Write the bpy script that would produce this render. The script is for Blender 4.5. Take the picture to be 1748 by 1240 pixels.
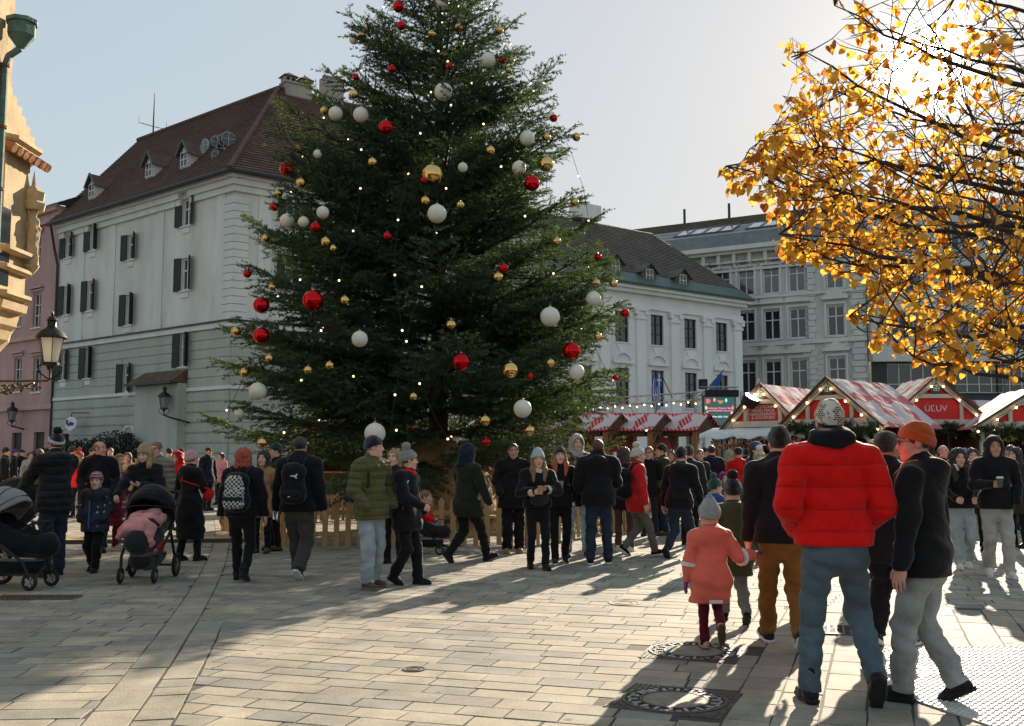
import bpy, math, random, time
import numpy as np
from mathutils import Vector, Matrix, Euler
T0 = time.time()
for o in list(bpy.data.objects):
    bpy.data.objects.remove(o)
R = math.radians
SC = bpy.context.scene
COL = SC.collection
# ------------------------------------------------------------------ camera
FPX, CX, CY = 1700.0, 874.0, 620.0
CAMH = 1.53
PITCH = math.atan(158.0 / FPX)
cam_d = bpy.data.cameras.new('camera')
cam_d.sensor_width = 36.0
cam_d.lens = FPX / 1748.0 * 36.0
cam_d.clip_end = 3000
cam = bpy.data.objects.new('camera', cam_d)
COL.objects.link(cam)
cam.location = (0, 0, CAMH)
cam.rotation_euler = (R(90) + PITCH, 0, 0)
SC.camera = cam
# ------------------------------------------------------------------ sun and sky
SUN_ELEV, SUN_AZ = R(20.3), R(23.4)          # azimuth clockwise from +Y (into the picture)
SUNV = Vector((math.sin(SUN_AZ) * math.cos(SUN_ELEV), math.cos(SUN_AZ) * math.cos(SUN_ELEV), math.sin(SUN_ELEV)))
world = bpy.data.worlds.new('World')
SC.world = world
world.use_nodes = True
wn, wl = world.node_tree.nodes, world.node_tree.links
wn.clear()
sky = wn.new('ShaderNodeTexSky')
sky.sky_type = 'NISHITA'
sky.sun_disc = False
sky.sun_elevation = SUN_ELEV
sky.sun_rotation = SUN_AZ
sky.altitude = 150
sky.air_density = 1.0
sky.dust_density = 0.7
sky.ozone_density = 1.6
hsv = wn.new('ShaderNodeHueSaturation')
hsv.inputs['Hue'].default_value = 0.487
hsv.inputs['Saturation'].default_value = 2.9
hsv.inputs['Value'].default_value = 2.3
gam = wn.new('ShaderNodeGamma')                # thin winter haze: evens the sky out as a whole
gam.inputs['Gamma'].default_value = 0.11
wl.new(sky.outputs[0], gam.inputs['Color'])
wl.new(gam.outputs[0], hsv.inputs['Color'])
# the sun's own aureole in the sky, round the sun direction
tc = wn.new('ShaderNodeTexCoord')
dot = wn.new('ShaderNodeVectorMath'); dot.operation = 'DOT_PRODUCT'
nrm = wn.new('ShaderNodeVectorMath'); nrm.operation = 'NORMALIZE'
wl.new(tc.outputs['Generated'], nrm.inputs[0])
wl.new(nrm.outputs[0], dot.inputs[0])
dot.inputs[1].default_value = SUNV
def wmath(op, a, b):
    n = wn.new('ShaderNodeMath'); n.operation = op
    for i, v in enumerate((a, b)):
        if isinstance(v, (int, float)): n.inputs[i].default_value = v
        else: wl.new(v, n.inputs[i])
    return n.outputs[0]
cl = wmath('MAXIMUM', dot.outputs['Value'], 0.0)
g1 = wmath('MULTIPLY', wmath('POWER', cl, 3200.0), 150.0)
g2 = wmath('MULTIPLY', wmath('POWER', cl, 150.0), 1.0)
glow = wmath('ADD', g1, g2)
comb = wn.new('ShaderNodeCombineColor')
wl.new(glow, comb.inputs[0]); wl.new(wmath('MULTIPLY', glow, 0.97), comb.inputs[1]); wl.new(wmath('MULTIPLY', glow, 0.90), comb.inputs[2])
addc = wn.new('ShaderNodeMix'); addc.data_type = 'RGBA'; addc.blend_type = 'ADD'
addc.inputs['Factor'].default_value = 1.0
wl.new(hsv.outputs[0], addc.inputs['A']); wl.new(comb.outputs[0], addc.inputs['B'])
bg = wn.new('ShaderNodeBackground')
bg.inputs['Strength'].default_value = 0.105
wl.new(addc.outputs['Result'], bg.inputs['Color'])
wo = wn.new('ShaderNodeOutputWorld')
wl.new(bg.outputs[0], wo.inputs['Surface'])
sun_d = bpy.data.lights.new('sun', 'SUN')
sun_d.energy = 5.0
sun_d.angle = R(0.55)
sun_d.color = (1.0, 0.86, 0.67)
sun = bpy.data.objects.new('sun', sun_d)
COL.objects.link(sun)
sun.rotation_euler = SUNV.to_track_quat('Z', 'Y').to_euler()
sun.location = SUNV * 60
# ------------------------------------------------------------------ exposure, render settings
SC.view_settings.view_transform = 'Standard'
SC.view_settings.look = 'None'
SC.view_settings.exposure = 1.3
SC.view_settings.gamma = 1.0
SC.view_settings.use_curve_mapping = False
SC.render.engine = 'CYCLES'
SC.cycles.use_denoising = True
SC.cycles.max_bounces = 5
SC.cycles.diffuse_bounces = 2
SC.cycles.glossy_bounces = 2
SC.cycles.transmission_bounces = 3
SC.cycles.volume_bounces = 0
SC.cycles.transparent_max_bounces = 6
SC.cycles.caustics_reflective = False
SC.cycles.caustics_refractive = False
SC.cycles.sample_clamp_indirect = 4.0
SC.cycles.use_adaptive_sampling = True
SC.cycles.adaptive_threshold = 0.02
# ------------------------------------------------------------------ pixel helpers (photo pixels -> world)
_cp, _sp = math.cos(PITCH), math.sin(PITCH)
def ray(px, py):
    x, u = (px - CX) / FPX, (CY - py) / FPX
    return np.array([x, _cp - u * _sp, _sp + u * _cp])
def at(px, py, Y):
    """world point seen at photo pixel (px, py) that lies at depth Y"""
    d = ray(px, py)
    return Vector((d * (Y / d[1]))) + Vector((0, 0, CAMH))
def gp(px, py, z=0.0):
    """ground point under a photo pixel"""
    d = ray(px, py)
    t = (z - CAMH) / d[2]
    return Vector((d[0] * t, d[1] * t, z))
def zat(py, Y):
    return at(CX, py, Y).z
# ------------------------------------------------------------------ materials
MATS = {}
def new_mat(name):
    m = bpy.data.materials.new(name)
    m.use_nodes = True
    m.node_tree.nodes.clear()
    out = m.node_tree.nodes.new('ShaderNodeOutputMaterial')
    return m, m.node_tree.nodes, m.node_tree.links, out
def lin(c):
    if isinstance(c, str):
        c = tuple(int(c[i:i + 2], 16) / 255 for i in (0, 2, 4))
        return tuple((v / 12.92 if v <= 0.04045 else ((v + 0.055) / 1.055) ** 2.4) for v in c)
    return tuple(c)
def mat(name, col, rough=0.7, var=0.15, scale=6.0, bump=0.0, bscale=40.0, metal=0.0, sheen=0.0, spec=0.4, coords='Object', stretch=(1, 1, 1), emit=None, estr=0.0, trans=0.0, coat=0.0, detail=4.0):
    """principled material whose colour wanders with noise, with a fine bump"""
    if name in MATS: return MATS[name]
    m, n, l, out = new_mat(name)
    p = n.new('ShaderNodeBsdfPrincipled')
    l.new(p.outputs[0], out.inputs[0])
    c = lin(col)
    p.inputs['Roughness'].default_value = rough
    p.inputs['Metallic'].default_value = metal
    p.inputs['Specular IOR Level'].default_value = spec
    if sheen:
        p.inputs['Sheen Weight'].default_value = sheen
        p.inputs['Sheen Roughness'].default_value = 0.4
    if coat: p.inputs['Coat Weight'].default_value = coat
    if trans: p.inputs['Transmission Weight'].default_value = trans
    if emit:
        p.inputs['Emission Color'].default_value = (*lin(emit), 1)
        p.inputs['Emission Strength'].default_value = estr
    tcn = n.new('ShaderNodeTexCoord')
    mp = n.new('ShaderNodeMapping'); mp.inputs['Scale'].default_value = stretch
    l.new(tcn.outputs[coords], mp.inputs[0])
    if var > 0:
        t = n.new('ShaderNodeTexNoise'); t.inputs['Scale'].default_value = scale; t.inputs['Detail'].default_value = detail
        t.inputs['Roughness'].default_value = 0.6
        l.new(mp.outputs[0], t.inputs['Vector'])
        r = n.new('ShaderNodeMapRange')
        r.inputs['From Min'].default_value = 0.3; r.inputs['From Max'].default_value = 0.7
        r.inputs['To Min'].default_value = 1 - var; r.inputs['To Max'].default_value = 1 + var
        l.new(t.outputs[0], r.inputs[0])
        mx = n.new('ShaderNodeVectorMath'); mx.operation = 'SCALE'
        mx.inputs[0].default_value = c
        l.new(r.outputs[0], mx.inputs['Scale'])
        l.new(mx.outputs[0], p.inputs['Base Color'])
    else:
        p.inputs['Base Color'].default_value = (*c, 1)
    if bump > 0:
        t2 = n.new('ShaderNodeTexNoise'); t2.inputs['Scale'].default_value = bscale; t2.inputs['Detail'].default_value = 3
        l.new(mp.outputs[0], t2.inputs['Vector'])
        b = n.new('ShaderNodeBump'); b.inputs['Strength'].default_value = bump; b.inputs['Distance'].default_value = 0.02
        l.new(t2.outputs[0], b.inputs['Height'])
        l.new(b.outputs[0], p.inputs['Normal'])
    MATS[name] = m
    return m
def pnode(m):
    return next(x for x in m.node_tree.nodes if x.type == 'BSDF_PRINCIPLED')
# ------------------------------------------------------------------ mesh building
class MB:
    def __init__(s):
        s.V, s.F, s.M = [], [], []
    def add(s, V, F, m=0):
        k = len(s.V)
        s.V.extend([tuple(v) for v in V])
        for f in F:
            s.F.append(tuple(i + k for i in f)); s.M.append(m)
        return s
    def box(s, c, size, rz=0.0, m=0, rx=0.0, ry=0.0, mat4=None):
        hx, hy, hz = size[0] / 2, size[1] / 2, size[2] / 2
        V = [Vector((x, y, z)) for z in (-hz, hz) for y in (-hy, hy) for x in (-hx, hx)]
        Mx = mat4 if mat4 is not None else Matrix.Translation(Vector(c)) @ Euler((rx, ry, rz)).to_matrix().to_4x4()
        V = [Mx @ v for v in V]
        return s.add(V, [(0, 2, 3, 1), (4, 5, 7, 6), (0, 1, 5, 4), (2, 6, 7, 3), (0, 4, 6, 2), (1, 3, 7, 5)], m)
    def bar(s, a, b, w, h, up=(0, 0, 1), m=0):
        """box from a to b, w across, h along up"""
        a, b = Vector(a), Vector(b); d = b - a; L = d.length
        if L < 1e-6: return s
        d.normalize(); u = Vector(up); x = d.cross(u)
        if x.length < 1e-4: x = d.cross(Vector((1, 0, 0)))
        x.normalize(); u = x.cross(d).normalized()
        M4 = Matrix((( *x, 0), (*d, 0), (*u, 0), (0, 0, 0, 1))).transposed()
        M4 = Matrix.Translation((a + b) / 2) @ M4
        return s.box(None, (w, L, h), m=m, mat4=M4)
    def tube(s, P, r, n=8, m=0, caps=True):
        P = [Vector(p) for p in P]
        if not hasattr(r, '__len__'): r = [r] * len(P)
        k0 = []; V = []; F = []
        ref = None
        for i, p in enumerate(P):
            d = (P[min(i + 1, len(P) - 1)] - P[max(i - 1, 0)])
            d = d.normalized() if d.length > 1e-9 else Vector((0, 0, 1))
            if ref is None:
                ref = d.orthogonal().normalized()
            ref = (ref - d * ref.dot(d))
            ref = ref.normalized() if ref.length > 1e-6 else d.orthogonal().normalized()
            bn = d.cross(ref)
            for j in range(n):
                a = 2 * math.pi * j / n
                V.append(p + (ref * math.cos(a) + bn * math.sin(a)) * r[i])
        for i in range(len(P) - 1):
            for j in range(n):
                F.append((i * n + j, i * n + (j + 1) % n, (i + 1) * n + (j + 1) % n, (i + 1) * n + j))
        if caps:
            F.append(tuple(range(n))[::-1]); F.append(tuple(range((len(P) - 1) * n, len(P) * n)))
        return s.add(V, F, m)
    def lathe(s, prof, n=16, c=(0, 0, 0), m=0, axis=None, a0=0.0):
        c = Vector(c); V = []; F = []
        q = Vector(axis).normalized().to_track_quat('Z', 'Y') if axis is not None else None
        for (rr, z) in prof:
            for j in range(n):
                a = a0 + 2 * math.pi * j / n
                v = Vector((rr * math.cos(a), rr * math.sin(a), z))
                V.append(c + (q @ v if q else v))
        for i in range(len(prof) - 1):
            for j in range(n):
                F.append((i * n + j, i * n + (j + 1) % n, (i + 1) * n + (j + 1) % n, (i + 1) * n + j))
        if prof[0][0] > 1e-6: F.append(tuple(range(n))[::-1])
        if prof[-1][0] > 1e-6: F.append(tuple(range((len(prof) - 1) * n, len(prof) * n)))
        return s.add(V, F, m)
    def sphere(s, c, r, n=12, k=8, m=0):
        r = (r, r, r) if not hasattr(r, '__len__') else r
        V = []; F = []
        for i in range(k + 1):
            t = math.pi * i / k
            for j in range(n):
                a = 2 * math.pi * j / n
                V.append((c[0] + r[0] * math.sin(t) * math.cos(a), c[1] + r[1] * math.sin(t) * math.sin(a), c[2] - r[2] * math.cos(t)))
        for i in range(k):
            for j in range(n):
                F.append((i * n + j, i * n + (j + 1) % n, (i + 1) * n + (j + 1) % n, (i + 1) * n + j))
        return s.add(V, F, m)
    def prism(s, poly, o, u, v, depth, m=0):
        """polygon poly (a,b) -> o + a*u + b*v, extruded by depth along u x v"""
        o, u, v = Vector(o), Vector(u), Vector(v); w = u.cross(v).normalized() * depth
        n = len(poly)
        A = [o + u * a + v * b for a, b in poly]
        return s.add(A + [p + w for p in A], [tuple(range(n))[::-1], tuple(range(n, 2 * n))] + [(i, (i + 1) % n, n + (i + 1) % n, n + i) for i in range(n)], m)
    def mesh(s, name, mats=(), smooth=False, auto=None):
        me = bpy.data.meshes.new(name)
        me.from_pydata(s.V, [], s.F)
        for x in (mats if isinstance(mats, (list, tuple)) else [mats]):
            me.materials.append(x)
        if len(set(s.M)) > 1:
            me.polygons.foreach_set('material_index', s.M)
        if smooth:
            me.polygons.foreach_set('use_smooth', [True] * len(me.polygons))
            if auto is not None: me.set_sharp_from_angle(angle=R(auto))
        me.update()
        return me
    def build(s, name, mats, parent=None, smooth=False, auto=None, loc=None):
        return link(name, s.mesh(name, mats, smooth, auto), parent, loc)
def np_mesh(name, V, Q, mats, smooth=True, midx=None):
    """fast mesh from numpy: V (n,3), Q (m,3 or 4)"""
    me = bpy.data.meshes.new(name)
    V = np.ascontiguousarray(V, np.float32); Q = np.ascontiguousarray(Q, np.int32)
    me.vertices.add(len(V)); me.vertices.foreach_set('co', V.ravel())
    k = Q.shape[1]
    me.loops.add(Q.size); me.loops.foreach_set('vertex_index', Q.ravel())
    me.polygons.add(len(Q)); me.polygons.foreach_set('loop_start', np.arange(0, Q.size, k, dtype=np.int32))
    for x in (mats if isinstance(mats, (list, tuple)) else [mats]): me.materials.append(x)
    if midx is not None: me.polygons.foreach_set('material_index', np.asarray(midx, np.int32))
    me.polygons.foreach_set('use_smooth', np.full(len(Q), bool(smooth)))
    me.update(calc_edges=True)
    return me
def link(name, me, parent=None, loc=None):
    o = bpy.data.objects.new(name, me)
    COL.objects.link(o)
    if parent is not None: o.parent = parent
    if loc is not None: o.location = loc
    return o
def empty(name, loc=(0, 0, 0), rz=0.0):
    o = bpy.data.objects.new(name, None)
    o.empty_display_size = 0.2
    COL.objects.link(o); o.location = loc; o.rotation_euler = (0, 0, rz)
    return o
def tag(o, label=None, cat=None, group=None, kind=None):
    if label: o['label'] = label
    if cat: o['category'] = cat
    if group: o['group'] = group
    if kind: o['kind'] = kind
    return o
def omat(o, m, slot=0):
    """give this object its own material on a mesh shared with others"""
    o.material_slots[slot].link = 'OBJECT'
    o.material_slots[slot].material = m
    return o
def copy_part(o, parent, loc=None, rot=None, scale=None):
    c = o.copy(); COL.objects.link(c); c.parent = parent
    if loc is not None: c.location = loc
    if rot is not None: c.rotation_euler = rot
    if scale is not None: c.scale = scale
    return c
def copy_tree(o, parent=None):
    c = o.copy(); COL.objects.link(c); c.parent = parent
    for ch in list(o.children): copy_tree(ch, c)
    return c
# ================================================================== implicit surfaces for bodies and clothes
class Field:
    def __init__(s, lo, hi, h):
        s.lo = np.array(lo, float); s.h = h
        n = np.ceil((np.array(hi) - s.lo) / h).astype(int) + 1
        s.n = n
        s.ax = [(s.lo[i] + h * np.arange(n[i])).astype(np.float32) for i in range(3)]
        s.D = np.full(n, 0.5, np.float32)
    def blk(s, lo, hi):
        i0 = np.clip(np.floor((np.array(lo) - s.lo) / s.h).astype(int), 0, s.n)
        i1 = np.clip(np.ceil((np.array(hi) - s.lo) / s.h).astype(int) + 1, 0, s.n)
        sl = tuple(slice(a, b) for a, b in zip(i0, i1))
        return sl, s.ax[0][sl[0]][:, None, None], s.ax[1][sl[1]][None, :, None], s.ax[2][sl[2]][None, None, :]
    def comb(s, sl, d, k, op):
        A = s.D[sl]
        if A.size == 0: return
        if op == 's':
            A = -A
        if k > 0:
            hh = np.clip(0.5 + 0.5 * (A - d) / k, 0, 1)
            r = A * (1 - hh) + d * hh - k * hh * (1 - hh)
        else:
            r = np.minimum(A, d)
        s.D[sl] = -r if op == 's' else r
    def cone(s, a, b, ra, rb, k=0.03, f=1.0, q=None, op='u'):
        a = np.array(a, float); b = np.array(b, float); rm = max(ra, rb) + k + 2.5 * s.h + (abs(q[0]) if q else 0)
        sl, x, y, z = s.blk(np.minimum(a, b) - rm, np.maximum(a, b) + rm)
        ab = b - a
        w = np.array([1, 1 / f, 1])
        abw = ab * w; L2 = float(abw @ abw) + 1e-9
        px, py, pz = x - a[0], (y - a[1]) / f, z - a[2]
        t = np.clip((px * abw[0] + py * abw[1] + pz * abw[2]) / L2, 0, 1)
        d = np.sqrt((px - t * abw[0]) ** 2 + (py - t * abw[1]) ** 2 + (pz - t * abw[2]) ** 2) - (ra + (rb - ra) * t)
        if f < 1: d = d * f
        if q:
            c = z if q[2] else t * math.sqrt(L2)
            d = d - q[0] * (np.sqrt(np.abs(np.sin(np.pi * c / q[1]))) - 0.75)
        s.comb(sl, d, k, op)
    def ell(s, c, r, k=0.02, op='u', wob=0.0, wf=90.0):
        c = np.array(c, float); r = np.array(r, float)
        mg = k + 2.5 * s.h + wob
        sl, x, y, z = s.blk(c - r - mg, c + r + mg)
        px, py, pz = (x - c[0]) / r[0], (y - c[1]) / r[1], (z - c[2]) / r[2]
        k0 = np.sqrt(px * px + py * py + pz * pz) + 1e-6
        k1 = np.sqrt((px / r[0]) ** 2 + (py / r[1]) ** 2 + (pz / r[2]) ** 2) + 1e-6
        d = k0 * (k0 - 1) / k1
        if wob:
            d = d + wob * (np.sin(wf * x + 1.3) * np.sin(wf * 0.9 * y + 2.1) * np.sin(wf * 1.1 * z + 0.4))
        s.comb(sl, d, k, op)
    def cut(s, p, nrm, k=0.0):
        x, y, z = s.ax[0][:, None, None], s.ax[1][None, :, None], s.ax[2][None, None, :]
        d = (x - p[0]) * nrm[0] + (y - p[1]) * nrm[1] + (z - p[2]) * nrm[2]
        s.D = np.maximum(s.D, d.astype(np.float32))
    def fold(s, amp, ph=0.0, fr=1.0, zf=1.0):
        x, y, z = s.ax[0][:, None, None], s.ax[1][None, :, None], s.ax[2][None, None, :]
        w = np.sin(fr * (21 * x + 17 * y * 0.8) + ph) * np.sin(fr * (zf * 26 * z + 9 * x - 7 * y) + 1.7 * ph)
        w = w + 0.6 * np.sin(fr * (13 * x - 23 * y + zf * 43 * z) + 2.3 * ph + 1.5 * np.sin(fr * 15 * z + ph))
        rd = np.abs(np.sin(fr * (8 * x + 12 * y + zf * 17 * z) + 2.1 * ph + 1.2 * np.sin(fr * (11 * x - 9 * y) + ph)))
        w = w + 1.3 * (0.6 - np.sqrt(rd + 0.01))
        s.D = s.D + (amp * w).astype(np.float32)
    def nets(s):
        D = s.D.copy()
        D[0], D[-1], D[:, 0], D[:, -1], D[:, :, 0], D[:, :, -1] = (0.05,) * 6
        S = D < 0
        nx, ny, nz = S.shape
        cnt = np.zeros((nx - 1, ny - 1, nz - 1), np.int8)
        for i in (0, 1):
            for j in (0, 1):
                for k in (0, 1):
                    cnt += S[i:nx - 1 + i, j:ny - 1 + j, k:nz - 1 + k]
        mx = (cnt > 0) & (cnt < 8)
        I, J, K = np.nonzero(mx)
        idx = np.full(mx.shape, -1, np.int32)
        idx[I, J, K] = np.arange(len(I))
        acc = np.zeros((len(I), 3), np.float32); num = np.zeros(len(I), np.float32)
        cs = [(0, 0, 0), (1, 0, 0), (0, 1, 0), (1, 1, 0), (0, 0, 1), (1, 0, 1), (0, 1, 1), (1, 1, 1)]
        val = [D[I + c[0], J + c[1], K + c[2]] for c in cs]
        for a in range(8):
            for ax in range(3):
                if cs[a][ax] == 0:
                    c2 = list(cs[a]); c2[ax] = 1; b = cs.index(tuple(c2))
                    da, db = val[a], val[b]
                    m = (da < 0) != (db < 0)
                    t = np.where(m, da / np.where(m, da - db, 1), 0)
                    for q in range(3):
                        acc[:, q] += np.where(m, cs[a][q] + (t if q == ax else 0), 0)
                    num += m
        V = s.lo + s.h * (np.stack([I, J, K], 1) + acc / np.maximum(num, 1)[:, None])
        Q = []
        for ax in range(3):
            u, v = (ax + 1) % 3, (ax + 2) % 3
            sa = [slice(None)] * 3; sb = [slice(None)] * 3
            sa[ax] = slice(0, -1); sb[ax] = slice(1, None)
            ch = S[tuple(sa)] != S[tuple(sb)]
            P = np.nonzero(ch)
            ok = (P[u] > 0) & (P[v] > 0) & (P[u] < s.n[u] - 1) & (P[v] < s.n[v] - 1)
            P = [p[ok] for p in P]
            ins = S[tuple(P)]
            def cell(du, dv):
                c = [p.copy() for p in P]; c[u] = c[u] + du; c[v] = c[v] + dv
                return idx[tuple(c)]
            q = np.stack([cell(-1, -1), cell(0, -1), cell(0, 0), cell(-1, 0)], 1)
            q[~ins] = q[~ins][:, ::-1]
            Q.append(q)
        return V, np.concatenate(Q)
def cloth(name, col, rough=0.85, sheen=0.22, var=0.16, scale=9.0, bump=0.5, bscale=16.0, **k):
    return mat('cloth_' + name, col, rough, var, scale, bump, bscale, sheen=sheen, spec=0.12, **k)
def rib_mat(name, col, n=60, var=0.12):
    """knitted wool: ribs round the head"""
    key = 'knit_' + name
    if key in MATS: return MATS[key]
    m = mat(key, col, 0.9, var, 30, 0.0, sheen=0.5, spec=0.15)
    nt = m.node_tree; p = pnode(m)
    tcn = next(x for x in nt.nodes if x.type == 'TEX_COORD')
    g = nt.nodes.new('ShaderNodeTexGradient'); g.gradient_type = 'RADIAL'
    nt.links.new(tcn.outputs['Object'], g.inputs[0])
    a = nt.nodes.new('ShaderNodeMath'); a.operation = 'MULTIPLY'; a.inputs[1].default_value = n * math.pi * 2
    nt.links.new(g.outputs['Fac'], a.inputs[0])
    b = nt.nodes.new('ShaderNodeMath'); b.operation = 'SINE'; nt.links.new(a.outputs[0], b.inputs[0])
    bp = nt.nodes.new('ShaderNodeBump'); bp.inputs['Strength'].default_value = 0.6; bp.inputs['Distance'].default_value = 0.006
    nt.links.new(b.outputs[0], bp.inputs['Height']); nt.links.new(bp.outputs[0], p.inputs['Normal'])
    return m
SKIN = {k: mat('skin_' + k, c, 0.68, 0.12, 14, 0.15, 90, spec=0.2) for k, c in
        dict(fair=(0.62, 0.36, 0.26), pink=(0.60, 0.31, 0.23), tan=(0.48, 0.26, 0.17), pale=(0.66, 0.42, 0.32)).items()}
for _m in SKIN.values():
    pnode(_m).inputs['Subsurface Weight'].default_value = 0.04
    pnode(_m).inputs['Subsurface Radius'].default_value = (0.02, 0.008, 0.004)
EYE = mat('eye_dark', (0.05, 0.035, 0.03), 0.25, 0)
LIP = mat('lips', (0.42, 0.14, 0.12), 0.5, 0.05)
BROW = mat('eyebrow', (0.06, 0.035, 0.02), 0.8, 0)
def hairm(name, col):
    return mat('hair_' + name, col, 0.5, 0.35, 60, 0.5, 240, stretch=(1, 1, 0.12), spec=0.5, sheen=0.2)
TPL = {}
def tpl(key, fn):
    if key not in TPL: TPL[key] = fn()
    return TPL[key]
# ------------------------------------------------------------------ head template: centre of head at origin, face towards +Y
def head_tpl(sex, h):
    def mk():
        F = Field((-0.11, -0.13, -0.24), (0.11, 0.15, 0.14), h)
        w = 1.0 if sex == 'm' else 0.95
        F.ell((0, -0.012, 0.032), (0.074 * w, 0.094, 0.084), 0.02)
        F.ell((0, 0.03, -0.032), (0.06 * w, 0.06, 0.078), 0.03)
        F.ell((0, 0.058, -0.088), (0.03 * w, 0.028, 0.024), 0.035)
        F.cone((-0.05 * w, -0.01, -0.07), (0, 0.05, -0.098), 0.024, 0.02, 0.035)
        F.cone((0.05 * w, -0.01, -0.07), (0, 0.05, -0.098), 0.024, 0.02, 0.035)
        F.cone((-0.032, 0.072, 0.03), (0.032, 0.072, 0.03), 0.012, 0.012, 0.02)
        F.ell((-0.031, 0.098, 0.012), (0.017, 0.02, 0.013), 0.014, 's')
        F.ell((0.031, 0.098, 0.012), (0.017, 0.02, 0.013), 0.014, 's')
        F.ell((-0.031, 0.076, 0.011), (0.013, 0.0125, 0.0105), 0.003)
        F.ell((0.031, 0.076, 0.011), (0.013, 0.0125, 0.0105), 0.003)
        F.cone((0, 0.086, 0.018), (0, 0.108, -0.026), 0.008, 0.012, 0.012)
        F.ell((-0.012, 0.097, -0.031), (0.009, 0.011, 0.008), 0.008)
        F.ell((0.012, 0.097, -0.031), (0.009, 0.011, 0.008), 0.008)
        F.ell((0, 0.086, -0.058), (0.023, 0.012, 0.007), 0.008)
        F.ell((0, 0.084, -0.068), (0.019, 0.012, 0.007), 0.008)
        for sx in (-1, 1):
            F.ell((sx * 0.038, 0.055, -0.03), (0.02, 0.022, 0.022), 0.03)
            F.ell((sx * 0.077 * w, -0.008, -0.004), (0.010, 0.022, 0.031), 0.010)
        F.cone((0, -0.022, -0.06), (0, -0.04, -0.22), 0.05 * (1.06 if sex == 'm' else 0.88), 0.056 * (1.06 if sex == 'm' else 0.88), 0.03)
        V, Q = F.nets()
        c = V[Q].mean(1)
        mi = np.zeros(len(Q), np.int32)
        ax = np.abs(c[:, 0])
        mi[(((ax - 0.031) / 0.0125) ** 2 + ((c[:, 2] - 0.011) / 0.006) ** 2 < 1) & (c[:, 1] > 0.05)] = 1
        mi[((c[:, 0] / 0.024) ** 2 + ((c[:, 2] + 0.063) / 0.0085) ** 2 < 1) & (c[:, 1] > 0.07)] = 2
        mi[(np.abs(ax - 0.032) < 0.018) & (np.abs(c[:, 2] - 0.034 + 0.1 * np.abs(ax - 0.03)) < 0.004) & (c[:, 1] > 0.05)] = 3
        return V, Q, mi
    return tpl(('head', sex, h), mk)
def hand_tpl(kind, h):
    """right hand: wrist at origin, fingers along -Z, thumb towards +Y, palm faces -X"""
    def mk():
        F = Field((-0.11, -0.07, -0.23), (0.05, 0.11, 0.05), h)
        F.cone((0, 0, 0.03), (0, 0, -0.03), 0.029, 0.03, 0.01)
        F.ell((0, 0.0, -0.055), (0.019, 0.042, 0.05), 0.015)
        for y, L, r in ((0.031, 0.072, 0.0095), (0.011, 0.082, 0.0098), (-0.010, 0.075, 0.0093), (-0.029, 0.058, 0.0082)):
            z0 = -0.085 if abs(y) < 0.02 else -0.08
            if kind == 'grip':
                p = [(0, y, z0), (-0.034, y, z0 - 0.022), (-0.056, y, z0 + 0.002), (-0.045, y, z0 + 0.022)]
            elif kind == 'mitten':
                p = [(0, y * 0.8, z0), (-0.006, y * 0.7, z0 - L * 0.5), (-0.018, y * 0.6, z0 - L * 0.85)]; r = 0.017
            else:
                p = [(0, y, z0), (-0.006, y * 1.05, z0 - L * 0.42), (-0.021, y * 1.05, z0 - L * 0.74), (-0.04, y, z0 - L * 0.95)]
            for i in range(len(p) - 1):
                F.cone(p[i], p[i + 1], r * (1 - 0.08 * i), r * (0.92 - 0.08 * i), 0.004)
        th = [(-0.006, 0.025, -0.03), (-0.02, 0.05, -0.06), (-0.03, 0.055, -0.09)] if kind != 'grip' else [(-0.006, 0.025, -0.03), (-0.03, 0.046, -0.058), (-0.055, 0.034, -0.075)]
        for i in range(2): F.cone(th[i], th[i + 1], 0.0125 - 0.001 * i, 0.0115 - 0.001 * i, 0.008)
        return F.nets()
    return tpl(('hand', kind, h), mk)
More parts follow.
